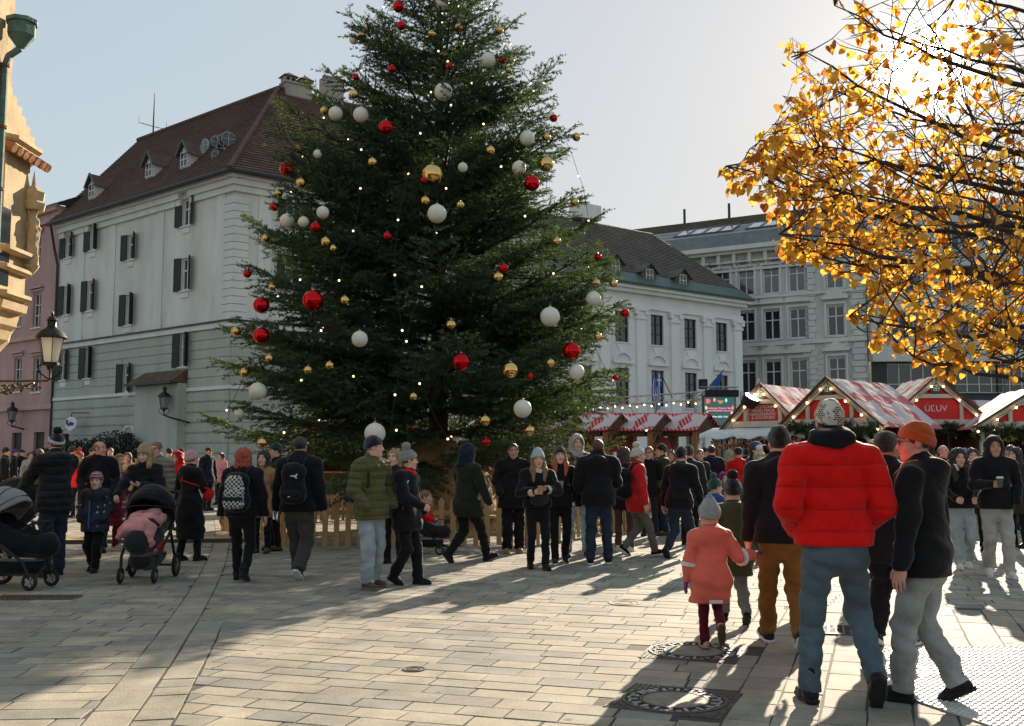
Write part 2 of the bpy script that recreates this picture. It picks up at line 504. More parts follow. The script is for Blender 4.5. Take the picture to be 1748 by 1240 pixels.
# ------------------------------------------------------------------ hair and headgear templates (head space)
def fld_head(lo=-0.3):
    return Field((-0.2, -0.24, lo), (0.2, 0.2, 0.32), 0.0085)
def hair_tpl(style):
    def mk():
        F = fld_head(-0.45 if style in ('long', 'longfront', 'curly') else -0.3)
        if style == 'short':
            F.ell((0, -0.018, 0.04), (0.084, 0.102, 0.09), 0.01, wob=0.005, wf=160)
            F.ell((0, 0.10, -0.02), (0.085, 0.085, 0.085), 0.012, 's')
            F.cut((0, -0.04, -0.055), (0, 0.35, -0.94))
        elif style == 'balding':
            F.ell((0, -0.022, 0.02), (0.081, 0.098, 0.082), 0.01, wob=0.004, wf=160)
            F.ell((0, 0.06, 0.07), (0.075, 0.105, 0.07), 0.012, 's')
            F.ell((0, 0.10, -0.04), (0.09, 0.085, 0.095), 0.012, 's')
            F.cut((0, -0.04, -0.06), (0, 0.3, -0.95))
        elif style == 'bun':
            F.ell((0, -0.018, 0.04), (0.082, 0.102, 0.09), 0.01, wob=0.003, wf=170)
            F.ell((0, 0.10, -0.02), (0.078, 0.085, 0.095), 0.012, 's')
            F.ell((0, -0.115, 0.05), (0.04, 0.04, 0.045), 0.02, wob=0.004)
            F.cut((0, -0.04, -0.07), (0, 0.3, -0.95))
        elif style == 'bob':
            F.ell((0, -0.02, 0.035), (0.095, 0.11, 0.098), 0.01, wob=0.006, wf=120)
            F.cone((0, -0.03, 0.0), (0, -0.035, -0.13), 0.1, 0.105, 0.03, f=0.9)
            F.fold(0.007, 1.0, 3.4, 0.2)
            F.cut((0, 0, -0.15), (0.12, 0.1, -0.98)); F.fold(0.004, 2.0, 7.0, 0.1)
            F.ell((0, 0.11, -0.045), (0.07, 0.10, 0.12), 0.015, 's')
        else:
            wd = 0.012 if style != 'curly' else 0.035
            F.ell((0, -0.02, 0.035), (0.086 + wd * 0.6, 0.104, 0.094 + wd * 0.4), 0.01, wob=0.006 if style != 'curly' else 0.016, wf=110)
            F.cone((0, -0.06, 0.0), (0, -0.085, -0.27), 0.09 + wd, 0.085 + wd, 0.03, f=0.6)
            if style in ('longfront', 'curly'):
                for sx in (-1, 1):
                    F.cone((sx * 0.075, 0.0, 0.0), (sx * 0.09, 0.055, -0.14), 0.024, 0.036 + wd * 0.4, 0.02)
                    F.cone((sx * 0.09, 0.055, -0.14), (sx * 0.08, 0.09, -0.30), 0.036 + wd * 0.4, 0.022, 0.02)
            F.fold(0.006 if style != 'curly' else 0.012, 1.0, 3.0, 0.25 if style != 'curly' else 0.8)
            F.ell((0, 0.11, -0.03), (0.068, 0.095, 0.105), 0.012, 's')
        V, Q = F.nets()
        return np_mesh('hair_' + style, V, Q, [hairm('brown', (0.07, 0.035, 0.018))])
    return tpl(('hair', style), mk)
def hat_tpl(style):
    def mk():
        F = fld_head(-0.2)
        if style in ('beanie', 'tall', 'pointed', 'cuffless'):
            top = {'beanie': 0.105, 'tall': 0.135, 'pointed': 0.10, 'cuffless': 0.115}[style]
            F.ell((0, -0.014, 0.042), (0.089, 0.11, top), 0.02)
            if style == 'pointed':
                F.cone((0, -0.02, 0.08), (0, -0.03, 0.20), 0.07, 0.008, 0.03)
            F.fold(0.0025, 0.5, 2.2)
            F.cut((0, 0, 0.018), (0, 0.34, -0.94))
            if style != 'cuffless':
                G = fld_head(-0.2)
                G.ell((0, -0.014, 0.03), (0.098, 0.119, 0.13), 0.02)
                G.cut((0, 0, 0.012), (0, 0.34, -0.94)); G.cut((0, 0, 0.07), (0, -0.34, 0.94))
                F.D = np.minimum(F.D, G.D)
        elif style == 'cap':
            F.ell((0, -0.012, 0.04), (0.086, 0.106, 0.086), 0.02)
            F.cut((0, 0, 0.038), (0, -0.1, -0.99))
            G = fld_head(-0.2)
            G.ell((0, 0.085, 0.045), (0.075, 0.095, 0.02), 0.0)
            G.ell((0, 0.085, 0.03), (0.085, 0.11, 0.02), 0.0, 's')
            F.D = np.minimum(F.D, G.D)
        elif style == 'hood':
            F.ell((0, -0.022, 0.025), (0.108, 0.132, 0.132), 0.03)
            F.cone((0, -0.05, -0.02), (0, -0.06, -0.15), 0.115, 0.13, 0.04, f=0.95)
            F.fold(0.005, 2.0, 1.5)
            F.ell((0, 0.01, 0.0), (0.086, 0.10, 0.112), 0.01, 's')
            F.ell((0, 0.13, -0.015), (0.072, 0.11, 0.098), 0.02, 's')
            F.cut((0, 0, -0.17), (0, 0, -1))
        V, Q = F.nets()
        return np_mesh(style, V, Q, [cloth('hat_default', (0.02, 0.02, 0.025))])
    return tpl(('hat', style), mk)
def pom_tpl():
    def mk():
        F = Field((-0.09,) * 3, (0.09,) * 3, 0.006)
        F.ell((0, 0, 0), (0.052, 0.052, 0.05), 0.0, wob=0.016, wf=150)
        V, Q = F.nets(); return np_mesh('pom_pom', V, Q, [cloth('pom', (0.02, 0.02, 0.02))])
    return tpl('pom', mk)
def shoe_tpl(style):
    """ankle at origin; toe towards +Y; sole bottom at z=-0.085"""
    def mk():
        F = Field((-0.08, -0.12, -0.11), (0.08, 0.24, 0.17), 0.007)
        hi = {'sneaker': 0.0, 'boot': 0.09, 'winter': 0.11}[style]
        F.cone((0, -0.035, -0.045), (0, 0.06, -0.04), 0.038, 0.043, 0.02)
        F.cone((0, 0.06, -0.045), (0.004, 0.15, -0.052), 0.043, 0.034, 0.02)
        F.cone((0, -0.02, -0.02), (0, -0.01, 0.02 + hi), 0.041, 0.041 if style == 'boot' else 0.047, 0.03)
        F.cone((0, 0.02, -0.01), (0, 0.10, -0.04), 0.03, 0.03, 0.02)
        if style == 'winter': F.fold(0.004, 1.0, 1.6)
        F.cut((0, 0, -0.066), (0, 0, -1)); F.cut((0, 0, 0.03 + hi), (0, 0, 1))
        V, Q = F.nets()
        up = np_mesh('shoe', V, Q, [cloth('shoe_black', (0.012, 0.012, 0.013), 0.5)])
        G = Field((-0.08, -0.12, -0.11), (0.08, 0.24, 0.0), 0.007)
        G.cone((0, -0.04, -0.06), (0, 0.06, -0.06), 0.046, 0.049, 0.02); G.cone((0, 0.06, -0.06), (0.004, 0.155, -0.06), 0.049, 0.039, 0.02)
        G.cut((0, 0, -0.0855), (0, 0, -1)); G.cut((0, 0, -0.056), (0, 0, 1))
        V, Q = G.nets()
        return up, np_mesh('sole', V, Q, [cloth('sole_black', (0.015, 0.015, 0.015), 0.7)])
    return tpl(('shoe', style), mk)
def glasses_tpl():
    def mk():
        b = MB()
        for sx in (-1, 1):
            b.tube([(sx * 0.032 + 0.021 * math.cos(a), 0.099, 0.008 + 0.017 * math.sin(a)) for a in [2 * math.pi * i / 12 for i in range(13)]], 0.0028, 5)
            b.tube([(sx * 0.053, 0.098, 0.014), (sx * 0.074, 0.06, 0.014), (sx * 0.08, -0.005, 0.01)], 0.0025, 5)
        b.tube([(-0.011, 0.104, 0.012), (0.011, 0.104, 0.012)], 0.0025, 5)
        return b.mesh('glasses', mat('spectacle_frame', (0.01, 0.01, 0.012), 0.3, 0))
    return tpl('glasses', mk)
def ik(S, W, l1, l2, pole):
    S, W = np.array(S, float), np.array(W, float)
    d = W - S; L = np.linalg.norm(d)
    Lc = min(L, (l1 + l2) * 0.998)
    u = d / max(L, 1e-6)
    W = S + u * Lc
    a = (l1 * l1 - l2 * l2 + Lc * Lc) / (2 * Lc)
    hgt = math.sqrt(max(l1 * l1 - a * a, 0))
    p = np.array(pole, float); p = p - u * (p @ u); p = p / (np.linalg.norm(p) + 1e-9)
    return S + u * a + p * hgt, W
ARMS = {  # wrist target for the right arm on a 1.75 m figure (x out, y forward, z), elbow pole, hand
    'down': ((0.29, 0.03, 0.84), (0.5, -1, 0), 'relax'),
    'fwd': ((0.27, 0.2, 0.88), (0.4, -1, 0), 'relax'),
    'backsw': ((0.29, -0.18, 0.88), (0.4, -1, 0), 'relax'),
    'pocket': ((0.205, 0.14, 0.96), (0.5, -1.0, 0), None),
    'backpocket': ((0.19, 0.08, 0.98), (1.2, -0.5, 0), None),
    'hold': ((0.10, 0.27, 1.17), (0.8, -0.6, -0.6), 'grip'),
    'holdlow': ((0.14, 0.30, 1.05), (0.6, -0.8, -0.5), 'grip'),
    'push': ((0.20, 0.44, 1.02), (0.6, -0.6, -0.5), 'grip'),
    'chest': ((0.06, 0.24, 1.2), (0.9, -0.3, -0.6), 'relax'),
    'phone': ((0.12, 0.30, 1.30), (0.8, -0.3, -0.8), 'grip'),
}
LEGS = {  # ankle (x, y, pitch, lift) for right and left
    'stand': ((0.10, 0.02, 0, 0), (-0.10, -0.02, 0, 0)),
    'stand2': ((0.13, 0.08, 0, 0), (-0.11, -0.06, 0, 0)),
    'wide': ((0.17, 0.04, 0, 0), (-0.17, -0.04, 0, 0)),
    'walkR': ((0.07, 0.27, -10, 0), (-0.08, -0.27, 38, 0)),
    'walkL': ((0.08, -0.27, 38, 0), (-0.07, 0.27, -10, 0)),
    'strideR': ((0.06, 0.34, -14, 0), (-0.07, -0.36, 45, 0)),
    'strideL': ((0.07, -0.36, 45, 0), (-0.06, 0.34, -14, 0)),
    'stepR': ((0.09, 0.14, 0, 0), (-0.09, -0.16, 22, 0)),
    'stepL': ((0.09, -0.16, 22, 0), (-0.09, 0.14, 0, 0)),
    'liftR': ((0.09, -0.30, 62, 0.06), (-0.08, 0.08, 0, 0)),
    'liftL': ((0.08, 0.08, 0, 0), (-0.09, -0.30, 62, 0.06)),
}
PEOPLE = []
def person(label, pos, H, face, top=None, hem=0.80, bulk=0.0, quilt=0.0, qsp=0.1, bot=None, wide=0.0, shoes='sneaker', shoem=None, solem=None,
           hat=None, hatm=None, pom=None, hair='short', hairc=None, armR='down', armL='down', legs='stand', hy=0.0, hp=0.0, hood=False, collar=0.07,
           sex='m', skin='fair', lean=0.0, glasses=False, mitten=None, group=None, flare=0.0, cuff=None, strap=None, res=None, topname='jacket', fur=None, scarf=None, hem_mat=None, sit=False):
    """one person: body (one mesh), clothes, hair and headgear as children; stands at pos facing `face` degrees clockwise from +Y"""
    pos = Vector(pos)
    dist = pos.y
    h = res or (0.0115 if dist < 9.5 else 0.0155 if dist < 16.5 else 0.022)
    hh = 0.235 if H > 1.5 else 0.215
    if sex == 'f': hh *= 0.97
    s = (H - hh) / (1.75 - 0.235)
    root = empty('person', pos, -R(face))
    tag(root, label, 'person', group)
    PEOPLE.append(root)
    rnd = random.Random(label)
    ph = rnd.uniform(0, 6)
    L1, L2 = 0.415 * s, 0.405 * s
    lg = LEGS[legs] if isinstance(legs, str) else legs
    ank, rot = [], []
    for (x, y, p, lf) in lg:
        p = R(p)
        if p >= 0: a = (x * s, (y + 0.12 - 0.12 * math.cos(p) + 0.085 * math.sin(p)) * s, (0.12 * math.sin(p) + 0.085 * math.cos(p)) * s + lf)
        else: a = (x * s, y * s, (0.085 * math.cos(p) - 0.06 * math.sin(p)) * s + lf)
        ank.append(np.array(a)); rot.append(p)
    hw = 0.09 * s * (1.0 if sex == 'm' else 1.05)
    hipz = 0.905 * s
    for i, sx in ((0, 1), (1, -1)):
        dx, dy = ank[i][0] - sx * hw, ank[i][1]
        hipz = min(hipz, ank[i][2] + math.sqrt(max(((L1 + L2) * 0.996) ** 2 - dx * dx - dy * dy, 0.01)))
    ln = math.tan(R(lean))
    def up(z): return np.array([0, (z - 0.905) * s * ln, hipz + (z - 0.905) * s])
    hips = [np.array([hw, 0, hipz]), np.array([-hw, 0, hipz])]
    knees = [ik(hips[i], ank[i], L1, L2, (0.08 * (1 - 2 * i), 1, 0))[0] for i in (0, 1)]
    shw = (0.185 if sex == 'm' else 0.165) * s + bulk * 0.55
    sho = [up(1.42) + np.array([shw, 0, 0]), up(1.42) - np.array([shw, 0, 0])]
    elb, wri, hnd = [], [], []
    for i, arm in ((0, armR), (1, armL)):
        t, pole, hk = ARMS[arm] if isinstance(arm, str) else arm
        sx = 1 - 2 * i
        t = np.array([sx * t[0] * s + sx * bulk * 0.5, t[1] * s + (t[2] - 0.905) * s * ln + bulk * 0.5, hipz + (t[2] - 0.905) * s])
        e, w = ik(sho[i], t, 0.285 * s, 0.26 * s, (sx * pole[0], pole[1], pole[2]))
        elb.append(e); wri.append(w); hnd.append(hk)
    # ---- head placement
    hs = hh / 0.235
    hc = up(1.42) + np.array([0, 0.035 * s + 0.02 * math.sin(R(hp)), H - hh / 2 - 1.42 * s - 0.0])
    hc[2] = up(1.42)[2] + (H - hh / 2 - 1.42 * s)
    HM = Matrix.Translation(Vector(hc)) @ Euler((R(hp), 0, -R(hy))).to_matrix().to_4x4() @ Matrix.Scale(hs, 4)
    HMn = np.array(HM)
    # ---- body: one mesh
    F = Field((-0.75 * s, -0.7 * s, -0.02), (0.75 * s, 0.75 * s, hc[2] + 0.02), 0.028)
    F.cone(up(1.36), up(1.0), 0.125 * s, 0.11 * s, 0.05, f=0.65)
    F.cone(up(1.0), up(0.9), 0.11 * s, 0.12 * s, 0.05, f=0.75)
    F.cone(sho[0] * 0.8 + sho[1] * 0.2, sho[1] * 0.8 + sho[0] * 0.2, 0.05 * s, 0.05 * s, 0.04)
    F.cone(up(1.38), hc - np.array([0, 0.03, 0.06]), 0.046 * s, 0.046 * hs, 0.03)
    for i in (0, 1):
        F.cone(hips[i], knees[i], 0.072 * s, 0.05 * s, 0.03); F.cone(knees[i], ank[i], 0.047 * s, 0.036 * s, 0.02)
        F.cone(sho[i], elb[i], 0.045 * s, 0.038 * s, 0.03); F.cone(elb[i], wri[i], 0.036 * s, 0.028 * s, 0.02)
    V, Q = F.nets()
    mi = np.zeros(len(Q), np.int32)
    Vs, Qs, Ms, off = [V], [Q], [mi], len(V)
    hv, hq, hm = head_tpl(sex, 0.0048 if dist < 18 else 0.008)
    Vs.append(hv @ HMn[:3, :3].T + HMn[:3, 3]); Qs.append(hq + off); Ms.append(hm); off += len(hv)
    hmats = []
    for i in (0, 1):
        if hnd[i] is None: hmats.append(None); continue
        sx = 1 - 2 * i
        d = Vector(wri[i] - elb[i]).normalized()
        fwd = Vector((0, 1, 0.3)) if abs(d.y) < 0.8 else Vector((0, 0.3, 1))
        if hnd[i] == 'grip' and abs(d.z) < 0.75: fwd = Vector((-0.1 * sx, 0.1, 1))
        zz = -d; yy = (fwd - zz * fwd.dot(zz)).normalized(); xx = yy.cross(zz)
        M3 = np.array(Matrix((xx, yy, zz)).transposed())
        tv, tq = hand_tpl('mitten' if mitten else hnd[i], 0.0055 if dist < 10 else 0.0085)
        tv = tv.copy(); tq = tq.copy()
        if i == 1: tv[:, 0] *= -1; tq = tq[:, ::-1]
        hscale = s * 1.02 if H > 1.5 else s * 1.1
        tv = (tv * hscale) @ M3.T + wri[i]
        hmats.append((M3, wri[i]))
        if mitten:
            g = link('mitten', np_mesh('mitten', tv, tq, [mitten]), root)
        else:
            Vs.append(tv); Qs.append(tq + off); Ms.append(np.zeros(len(tq), np.int32)); off += len(tv)
    link('body', np_mesh('body', np.concatenate(Vs), np.concatenate(Qs), [SKIN[skin], EYE, LIP, BROW], True, np.concatenate(Ms)), root)
    # ---- trousers
    if bot is not None:
        kz = min(a[2] for a in ank)
        F = Field((-0.6 * s, -0.75 * s, -0.03), (0.6 * s, 0.75 * s, hipz + 0.2 * s), h)
        F.cone((0, 0.0, hipz + 0.13 * s), (0, 0, hipz - 0.02 * s), 0.135 * s, 0.155 * s, 0.03, f=0.72)
        F.ell((0, -0.05 * s, hipz - 0.03 * s), (0.14 * s, 0.085 * s, 0.11 * s), 0.03)
        for i in (0, 1):
            dk = (ank[i] - knees[i]); dk = dk / np.linalg.norm(dk)
            end = ank[i] + dk * (0.015 if cuff is None else -0.05 * s)
            F.cone(hips[i] - np.array([0, 0.01, 0.02]), knees[i], (0.092 + wide * 0.5) * s, (0.063 + wide) * s, 0.025)
            F.cone(knees[i], end, (0.063 + wide) * s, max(0.057, 0.05 + wide * 1.25) * s, 0.02, q=(0.0075 * s, 0.062, False))
        F.fold((0.0085 if dist < 10 else 0.007) if wide > 0.005 else 0.004, ph, 1.0 / s ** 0.3)
        for i in (0, 1):
            dk = (ank[i] - knees[i]); dk = dk / np.linalg.norm(dk)
            end = ank[i] + dk * (0.02 if cuff is None else -0.04 * s)
            # trouser ends: cut each leg at its ankle plane (local block only)
            sl, x, y, z = F.blk(end - 0.14, end + 0.14)
            dd = (x - end[0]) * dk[0] + (y - end[1]) * dk[1] + (z - end[2]) * dk[2]
            side = ((x - ank[1 - i][0]) ** 2 + (y - ank[1 - i][1]) ** 2 + (z - ank[1 - i][2]) ** 2) > ((x - ank[i][0]) ** 2 + (y - ank[i][1]) ** 2 + (z - ank[i][2]) ** 2)
            F.D[sl] = np.where(side, np.maximum(F.D[sl], dd), F.D[sl])
        V, Q = F.nets()
        link('trousers', np_mesh('trousers', V, Q, [bot]), root)
    # ---- jacket / coat
    if top is not None:
        b = bulk
        q = (quilt, qsp, True) if quilt else None
        qa = (quilt, qsp, False) if quilt else None
        hz = hipz + (hem - 0.905) * s
        F = Field((-0.8 * s - 0.1, -0.75 * s, hz - 0.05), (0.8 * s + 0.1, 0.85 * s, up(1.42)[2] + 0.22 * s), h)
        rs = 1.0 if sex == 'm' else 0.94
        F.cone(up(1.36), up(1.10), (0.155 * rs) * s + b, (0.14 * rs) * s + b, 0.05, f=0.72, q=q)
        F.cone(up(1.10), up(0.90), (0.14 * rs) * s + b, 0.163 * s + b + flare * 0.3, 0.05, f=0.8, q=q)
        if hem < 0.95:
            for i in (0, 1):
                F.cone(hips[i] + np.array([0, 0, 0.06 * s]), hips[i] * 0.7 + knees[i] * 0.3, (0.1 + wide * 0.5) * s + b * 0.8, (0.1 + wide * 0.6) * s + b * 0.8, 0.05)
        if sex == 'f':
            F.ell(up(1.27) + np.array([0, 0.07 * s + b * 0.5, 0]), (0.13 * s, 0.075 * s, 0.09 * s), 0.05)
        if hem < 0.9:
            c0 = np.array([0, (knees[0][1] + knees[1][1]) * 0.5 * min(1, (0.9 - hem) / 0.42), hz - 0.03])
            F.cone((0, 0, hipz), c0, 0.155 * s + b + flare * 0.3, 0.16 * s + b + flare, 0.05, f=0.8, q=q)
            if hem < 0.78:
                for i in (0, 1):
                    F.cone(hips[i], knees[i], 0.1 * s + b, 0.085 * s + b + flare * 0.5, 0.06, q=q)
        F.cone(sho[0] * 0.85 + sho[1] * 0.15, sho[1] * 0.85 + sho[0] * 0.15, 0.072 * s + b * 0.6, 0.072 * s + b * 0.6, 0.05)
        F.cone(up(1.44), up(1.44 + collar) + np.array([0, 0.012, 0]), 0.075 * s + b * 0.5, 0.072 * s + b * 0.5, 0.03)
        if hood:
            hk = float(hood)
            F.ell(up(1.45 + 0.02 * (hk - 1)) + np.array([0, -0.085 * s - b * 0.6, 0]), (0.14 * s * hk, 0.066 * s * hk, 0.085 * s * hk), 0.04)
            F.cone(up(1.47) + np.array([-0.09 * s, -0.06, 0]), up(1.42) + np.array([-0.06 * s, 0.10 * s + b, 0]), 0.04 * s, 0.03 * s, 0.03)
            F.cone(up(1.47) + np.array([0.09 * s, -0.06, 0]), up(1.42) + np.array([0.06 * s, 0.10 * s + b, 0]), 0.04 * s, 0.03 * s, 0.03)
        for i in (0, 1):
            F.cone(sho[i], elb[i], 0.062 * s + b * 0.75, 0.052 * s + b * 0.75, 0.014 if dist < 10 else 0.03, q=qa)
            dw = wri[i] - elb[i]
            F.cone(elb[i], elb[i] + dw * (0.97 if hnd[i] else 1.0), 0.052 * s + b * 0.75, 0.042 * s + b * 0.45, 0.01 if dist < 10 else 0.02, q=qa)
        F.fold(0.005 if quilt else 0.0075, ph, 0.8)
        F.cut((0, 0, hz), (0, 0, -1))
        V, Q = F.nets()
        link(topname, np_mesh(topname, V, Q, [top]), root)
        if hem_mat is not None:
            zc = up(1.0)
    # ---- shoes
    um, sm = shoe_tpl(shoes)
    for i in (0, 1):
        o = link('shoe', um, root)
        M = Matrix.Translation(Vector(ank[i])) @ Euler((-rot[i], 0, R(-6 + 12 * i))).to_matrix().to_4x4() @ Matrix.Diagonal((s * (1 - 2 * i), s, s, 1))
        o.matrix_local = M
        if shoem: omat(o, shoem)
        so = link('sole', sm, o)
        if solem: omat(so, solem)
    # ---- hair and headgear
    if hair and hat != 'hood':
        ho = link('hair', hair_tpl(hair), root); ho.matrix_local = HM
        if hat in ('beanie', 'tall', 'cuffless', 'pointed', 'cap'): ho.matrix_local = HM @ Matrix.Translation((0, 0, -0.006)) @ Matrix.Diagonal((0.97, 0.97, 0.93, 1))
        if hairc: omat(ho, hairc)
    if hat:
        nm = {'beanie': 'knit_hat', 'tall': 'knit_hat', 'cuffless': 'knit_hat', 'pointed': 'knit_hat', 'cap': 'cap', 'hood': 'hood'}[hat]
        ho = link(nm, hat_tpl(hat), root); ho.matrix_local = HM
        if hatm: omat(ho, hatm)
        if pom:
            po = link('pom_pom', pom_tpl(), ho); po.location = (0, -0.035, 0.175)
            omat(po, pom)
    if glasses:
        g = link('glasses', glasses_tpl(), root); g.matrix_local = HM
    if fur:
        b_ = MB(); c = up(1.47); rr = rnd
        for k in range(26):
            a = math.pi * (0.5 + 1.5 * 2 * k / 26) - 0.6
            p = c + np.array([0.125 * s * math.cos(a), 0.09 * s * math.sin(a) + 0.01, 0.02 * math.sin(3 * a)])
            b_.sphere(p, (0.04 + 0.012 * rr.random()) * s, 7, 5)
        b_.build('fur_collar', fur, root, True)
    if scarf:
        b_ = MB(); c = up(1.475)
        for k in range(2):
            pts = [c + np.array([0.088 * s * math.cos(a), 0.082 * s * math.sin(a) + 0.015, -0.02 + 0.035 * k + 0.012 * math.sin(2 * a + k)]) for a in np.linspace(0, 2 * math.pi, 18)]
            b_.tube(pts, 0.032 * s, 7)
        b_.build('scarf', scarf, root, True)
    # handy frames for bags, cups and phones
    W = Matrix.Translation(pos) @ Matrix.Rotation(-R(face), 4, 'Z')
    return dict(root=root, W=W, HM=HM, up=up, s=s, wri=wri, elb=elb, hands=hmats, hipz=hipz, sho=sho, ank=ank, bulk=bulk)
def strip_on(P, name, m, boxes):
    b = MB()
    for c, sz, rz in boxes: b.box(c, sz, rz)
    return b.build(name, m, P['root'])
# ================================================================== ground and paving
def paving_mat(name, c, rough=0.75):
    m, n, l, out = new_mat(name)
    p = n.new('ShaderNodeBsdfPrincipled'); l.new(p.outputs[0], out.inputs[0])
    at_ = n.new('ShaderNodeAttribute'); at_.attribute_name = 'tone'
    tcn = n.new('ShaderNodeTexCoord')
    t = n.new('ShaderNodeTexNoise'); t.inputs['Scale'].default_value = 2.2; t.inputs['Detail'].default_value = 8; t.inputs['Roughness'].default_value = 0.7
    l.new(tcn.outputs['Object'], t.inputs['Vector'])
    t3 = n.new('ShaderNodeTexNoise'); t3.inputs['Scale'].default_value = 60; t3.inputs['Detail'].default_value = 4
    l.new(tcn.outputs['Object'], t3.inputs['Vector'])
    ramp = n.new('ShaderNodeMix'); ramp.data_type = 'RGBA'
    ramp.inputs['A'].default_value = (*[v * f for v, f in zip(c, (0.76, 0.79, 0.84))], 1); ramp.inputs['B'].default_value = (*[v * f for v, f in zip(c, (1.22, 1.15, 1.02))], 1)
    l.new(at_.outputs['Fac'], ramp.inputs['Factor'])
    def mul(x, fac, lo, hi):
        mr = n.new('ShaderNodeMapRange'); mr.inputs['From Min'].default_value = 0.3; mr.inputs['From Max'].default_value = 0.7
        mr.inputs['To Min'].default_value = lo; mr.inputs['To Max'].default_value = hi
        l.new(fac, mr.inputs[0])
        v = n.new('ShaderNodeVectorMath'); v.operation = 'SCALE'; l.new(x, v.inputs[0]); l.new(mr.outputs[0], v.inputs['Scale'])
        return v.outputs[0]
    x = mul(ramp.outputs['Result'], t.outputs[0], 0.62, 1.18)
    x = mul(x, t3.outputs[0], 0.85, 1.12)
    vo = n.new('ShaderNodeTexVoronoi'); vo.inputs['Scale'].default_value = 2.6; l.new(tcn.outputs['Object'], vo.inputs['Vector'])
    sc_ = n.new('ShaderNodeSeparateColor'); l.new(vo.outputs['Color'], sc_.inputs[0])
    rr_ = n.new('ShaderNodeMath'); rr_.operation = 'MULTIPLY'; rr_.inputs[1].default_value = 0.085; l.new(sc_.outputs[0], rr_.inputs[0])
    gm = n.new('ShaderNodeMath'); gm.operation = 'GREATER_THAN'; l.new(vo.outputs['Distance'], gm.inputs[0]); l.new(rr_.outputs[0], gm.inputs[1])
    x = mul(x, gm.outputs[0], 0.55, 1.0)      # trodden-in chewing gum and spots
    l.new(x, p.inputs['Base Color'])
    mr = n.new('ShaderNodeMapRange'); mr.inputs['To Min'].default_value = rough - 0.12; mr.inputs['To Max'].default_value = rough + 0.2
    l.new(t.outputs[0], mr.inputs[0]); l.new(mr.outputs[0], p.inputs['Roughness'])
    p.inputs['Specular IOR Level'].default_value = 0.13
    b = n.new('ShaderNodeBump'); b.inputs['Strength'].default_value = 0.35; b.inputs['Distance'].default_value = 0.008
    l.new(t3.outputs[0], b.inputs['Height']); l.new(b.outputs[0], p.inputs['Normal'])
    return m
PAVE = paving_mat('paving_granite', (0.32, 0.297, 0.252))
MORTAR = mat('mortar_joint', (0.055, 0.05, 0.043), 0.9, 0.3, 3, 0.3, 60)
FARPAVE = mat('far_paving', (0.27, 0.245, 0.21), 0.85, 0.2, 1.5, 0.3, 30, spec=0.1)
b = MB().add([(-400, -60, -0.0045), (400, -60, -0.0045), (400, 900, -0.0045), (-400, 900, -0.0045)], [(0, 1, 2, 3)])
ground = tag(b.build('ground', MORTAR), 'dark mortar bed under the paved town square', None, None, 'structure')
b = MB().add([(-60, 24.4, -0.001), (60, 24.4, -0.001), (60, 140, -0.001), (-60, 140, -0.001)], [(0, 1, 2, 3)])
far_pavement = tag(b.build('far_pavement', FARPAVE), 'worn stone paving of the square behind the tree', None, None, 'structure')
pavement = empty('pavement'); tag(pavement, 'pale granite block paving of the town square', None, None, 'structure')
def clip_poly(P, q, nrm):
    """keep the side (p-q).n <= 0"""
    out = []
    for i in range(len(P)):
        a, c = P[i], P[(i + 1) % len(P)]
        da = (a[0] - q[0]) * nrm[0] + (a[1] - q[1]) * nrm[1]; dc = (c[0] - q[0]) * nrm[0] + (c[1] - q[1]) * nrm[1]
        if da <= 0: out.append(a)
        if da * dc < 0:
            t = da / (da - dc); out.append((a[0] + t * (c[0] - a[0]), a[1] + t * (c[1] - a[1])))
    return out
def area(P):
    return 0.5 * abs(sum(P[i][0] * P[(i + 1) % len(P)][1] - P[(i + 1) % len(P)][0] * P[i][1] for i in range(len(P))))
def inset(P, d):
    n = len(P); cx = sum(p[0] for p in P) / n; cy = sum(p[1] for p in P) / n
    s = sum(P[i][0] * P[(i + 1) % n][1] - P[(i + 1) % n][0] * P[i][1] for i in range(n))
    if s < 0: P = P[::-1]
    out = []
    for i in range(n):
        a, p, c = P[i - 1], P[i], P[(i + 1) % n]
        def nn(u, v):
            dx, dy = v[0] - u[0], v[1] - u[1]; L = math.hypot(dx, dy) + 1e-9
            return (-dy / L, dx / L)
        n1, n2 = nn(a, p), nn(p, c)
        k = 1 + n1[0] * n2[0] + n1[1] * n2[1]
        if k < 0.3: k = 0.3
        out.append((p[0] + d * (n1[0] + n2[0]) / k, p[1] + d * (n1[1] + n2[1]) / k))
    return out
prng = random.Random(5)
STONES = []      # polygons
# the curved band of long slabs: centre line x(y), half width
def band_x(y):
    return -2.24 - 0.215 * (y - 5.63) - 0.0035 * (y - 9) ** 2
def band_dir(y):
    dx = band_x(y + 0.05) - band_x(y - 0.05); L = math.hypot(dx, 0.1)
    return dx / L, 0.1 / L
BH, B2 = 0.135, 0.24
def strip(x0, x1, ylo, yhi, lens):
    y = ylo
    while y < yhi:
        L = prng.uniform(*lens)
        def pt(off, yy):
            d = band_dir(yy); return (band_x(yy) + off * d[1], yy - off * d[0])
        STONES.append(([pt(x0, y), pt(x1, y), pt(x1, y + L), pt(x0, y + L)], prng.random() * 0.5 + (0.4 if x0 < 0 else 0.2)))
        y += L
strip(-BH, BH, 4.2, 24.0, (0.5, 0.72)); strip(BH, BH + B2, 4.2, 9.2, (0.22, 0.4))
HOLES = []       # rectangles taken out of the paving for covers: (centre, half u, half v, u)
def cover_frame(pxs):
    c = [gp(*p) for p in pxs]
    ctr = sum(c, Vector()) / 4
    u = ((c[1] - c[0]) + (c[2] - c[3])) / 2; v = ((c[3] - c[0]) + (c[2] - c[1])) / 2
    return ctr, u, v
MAN1 = cover_frame([(1088, 1123), (1250, 1134), (1282, 1103), (1122, 1093)])
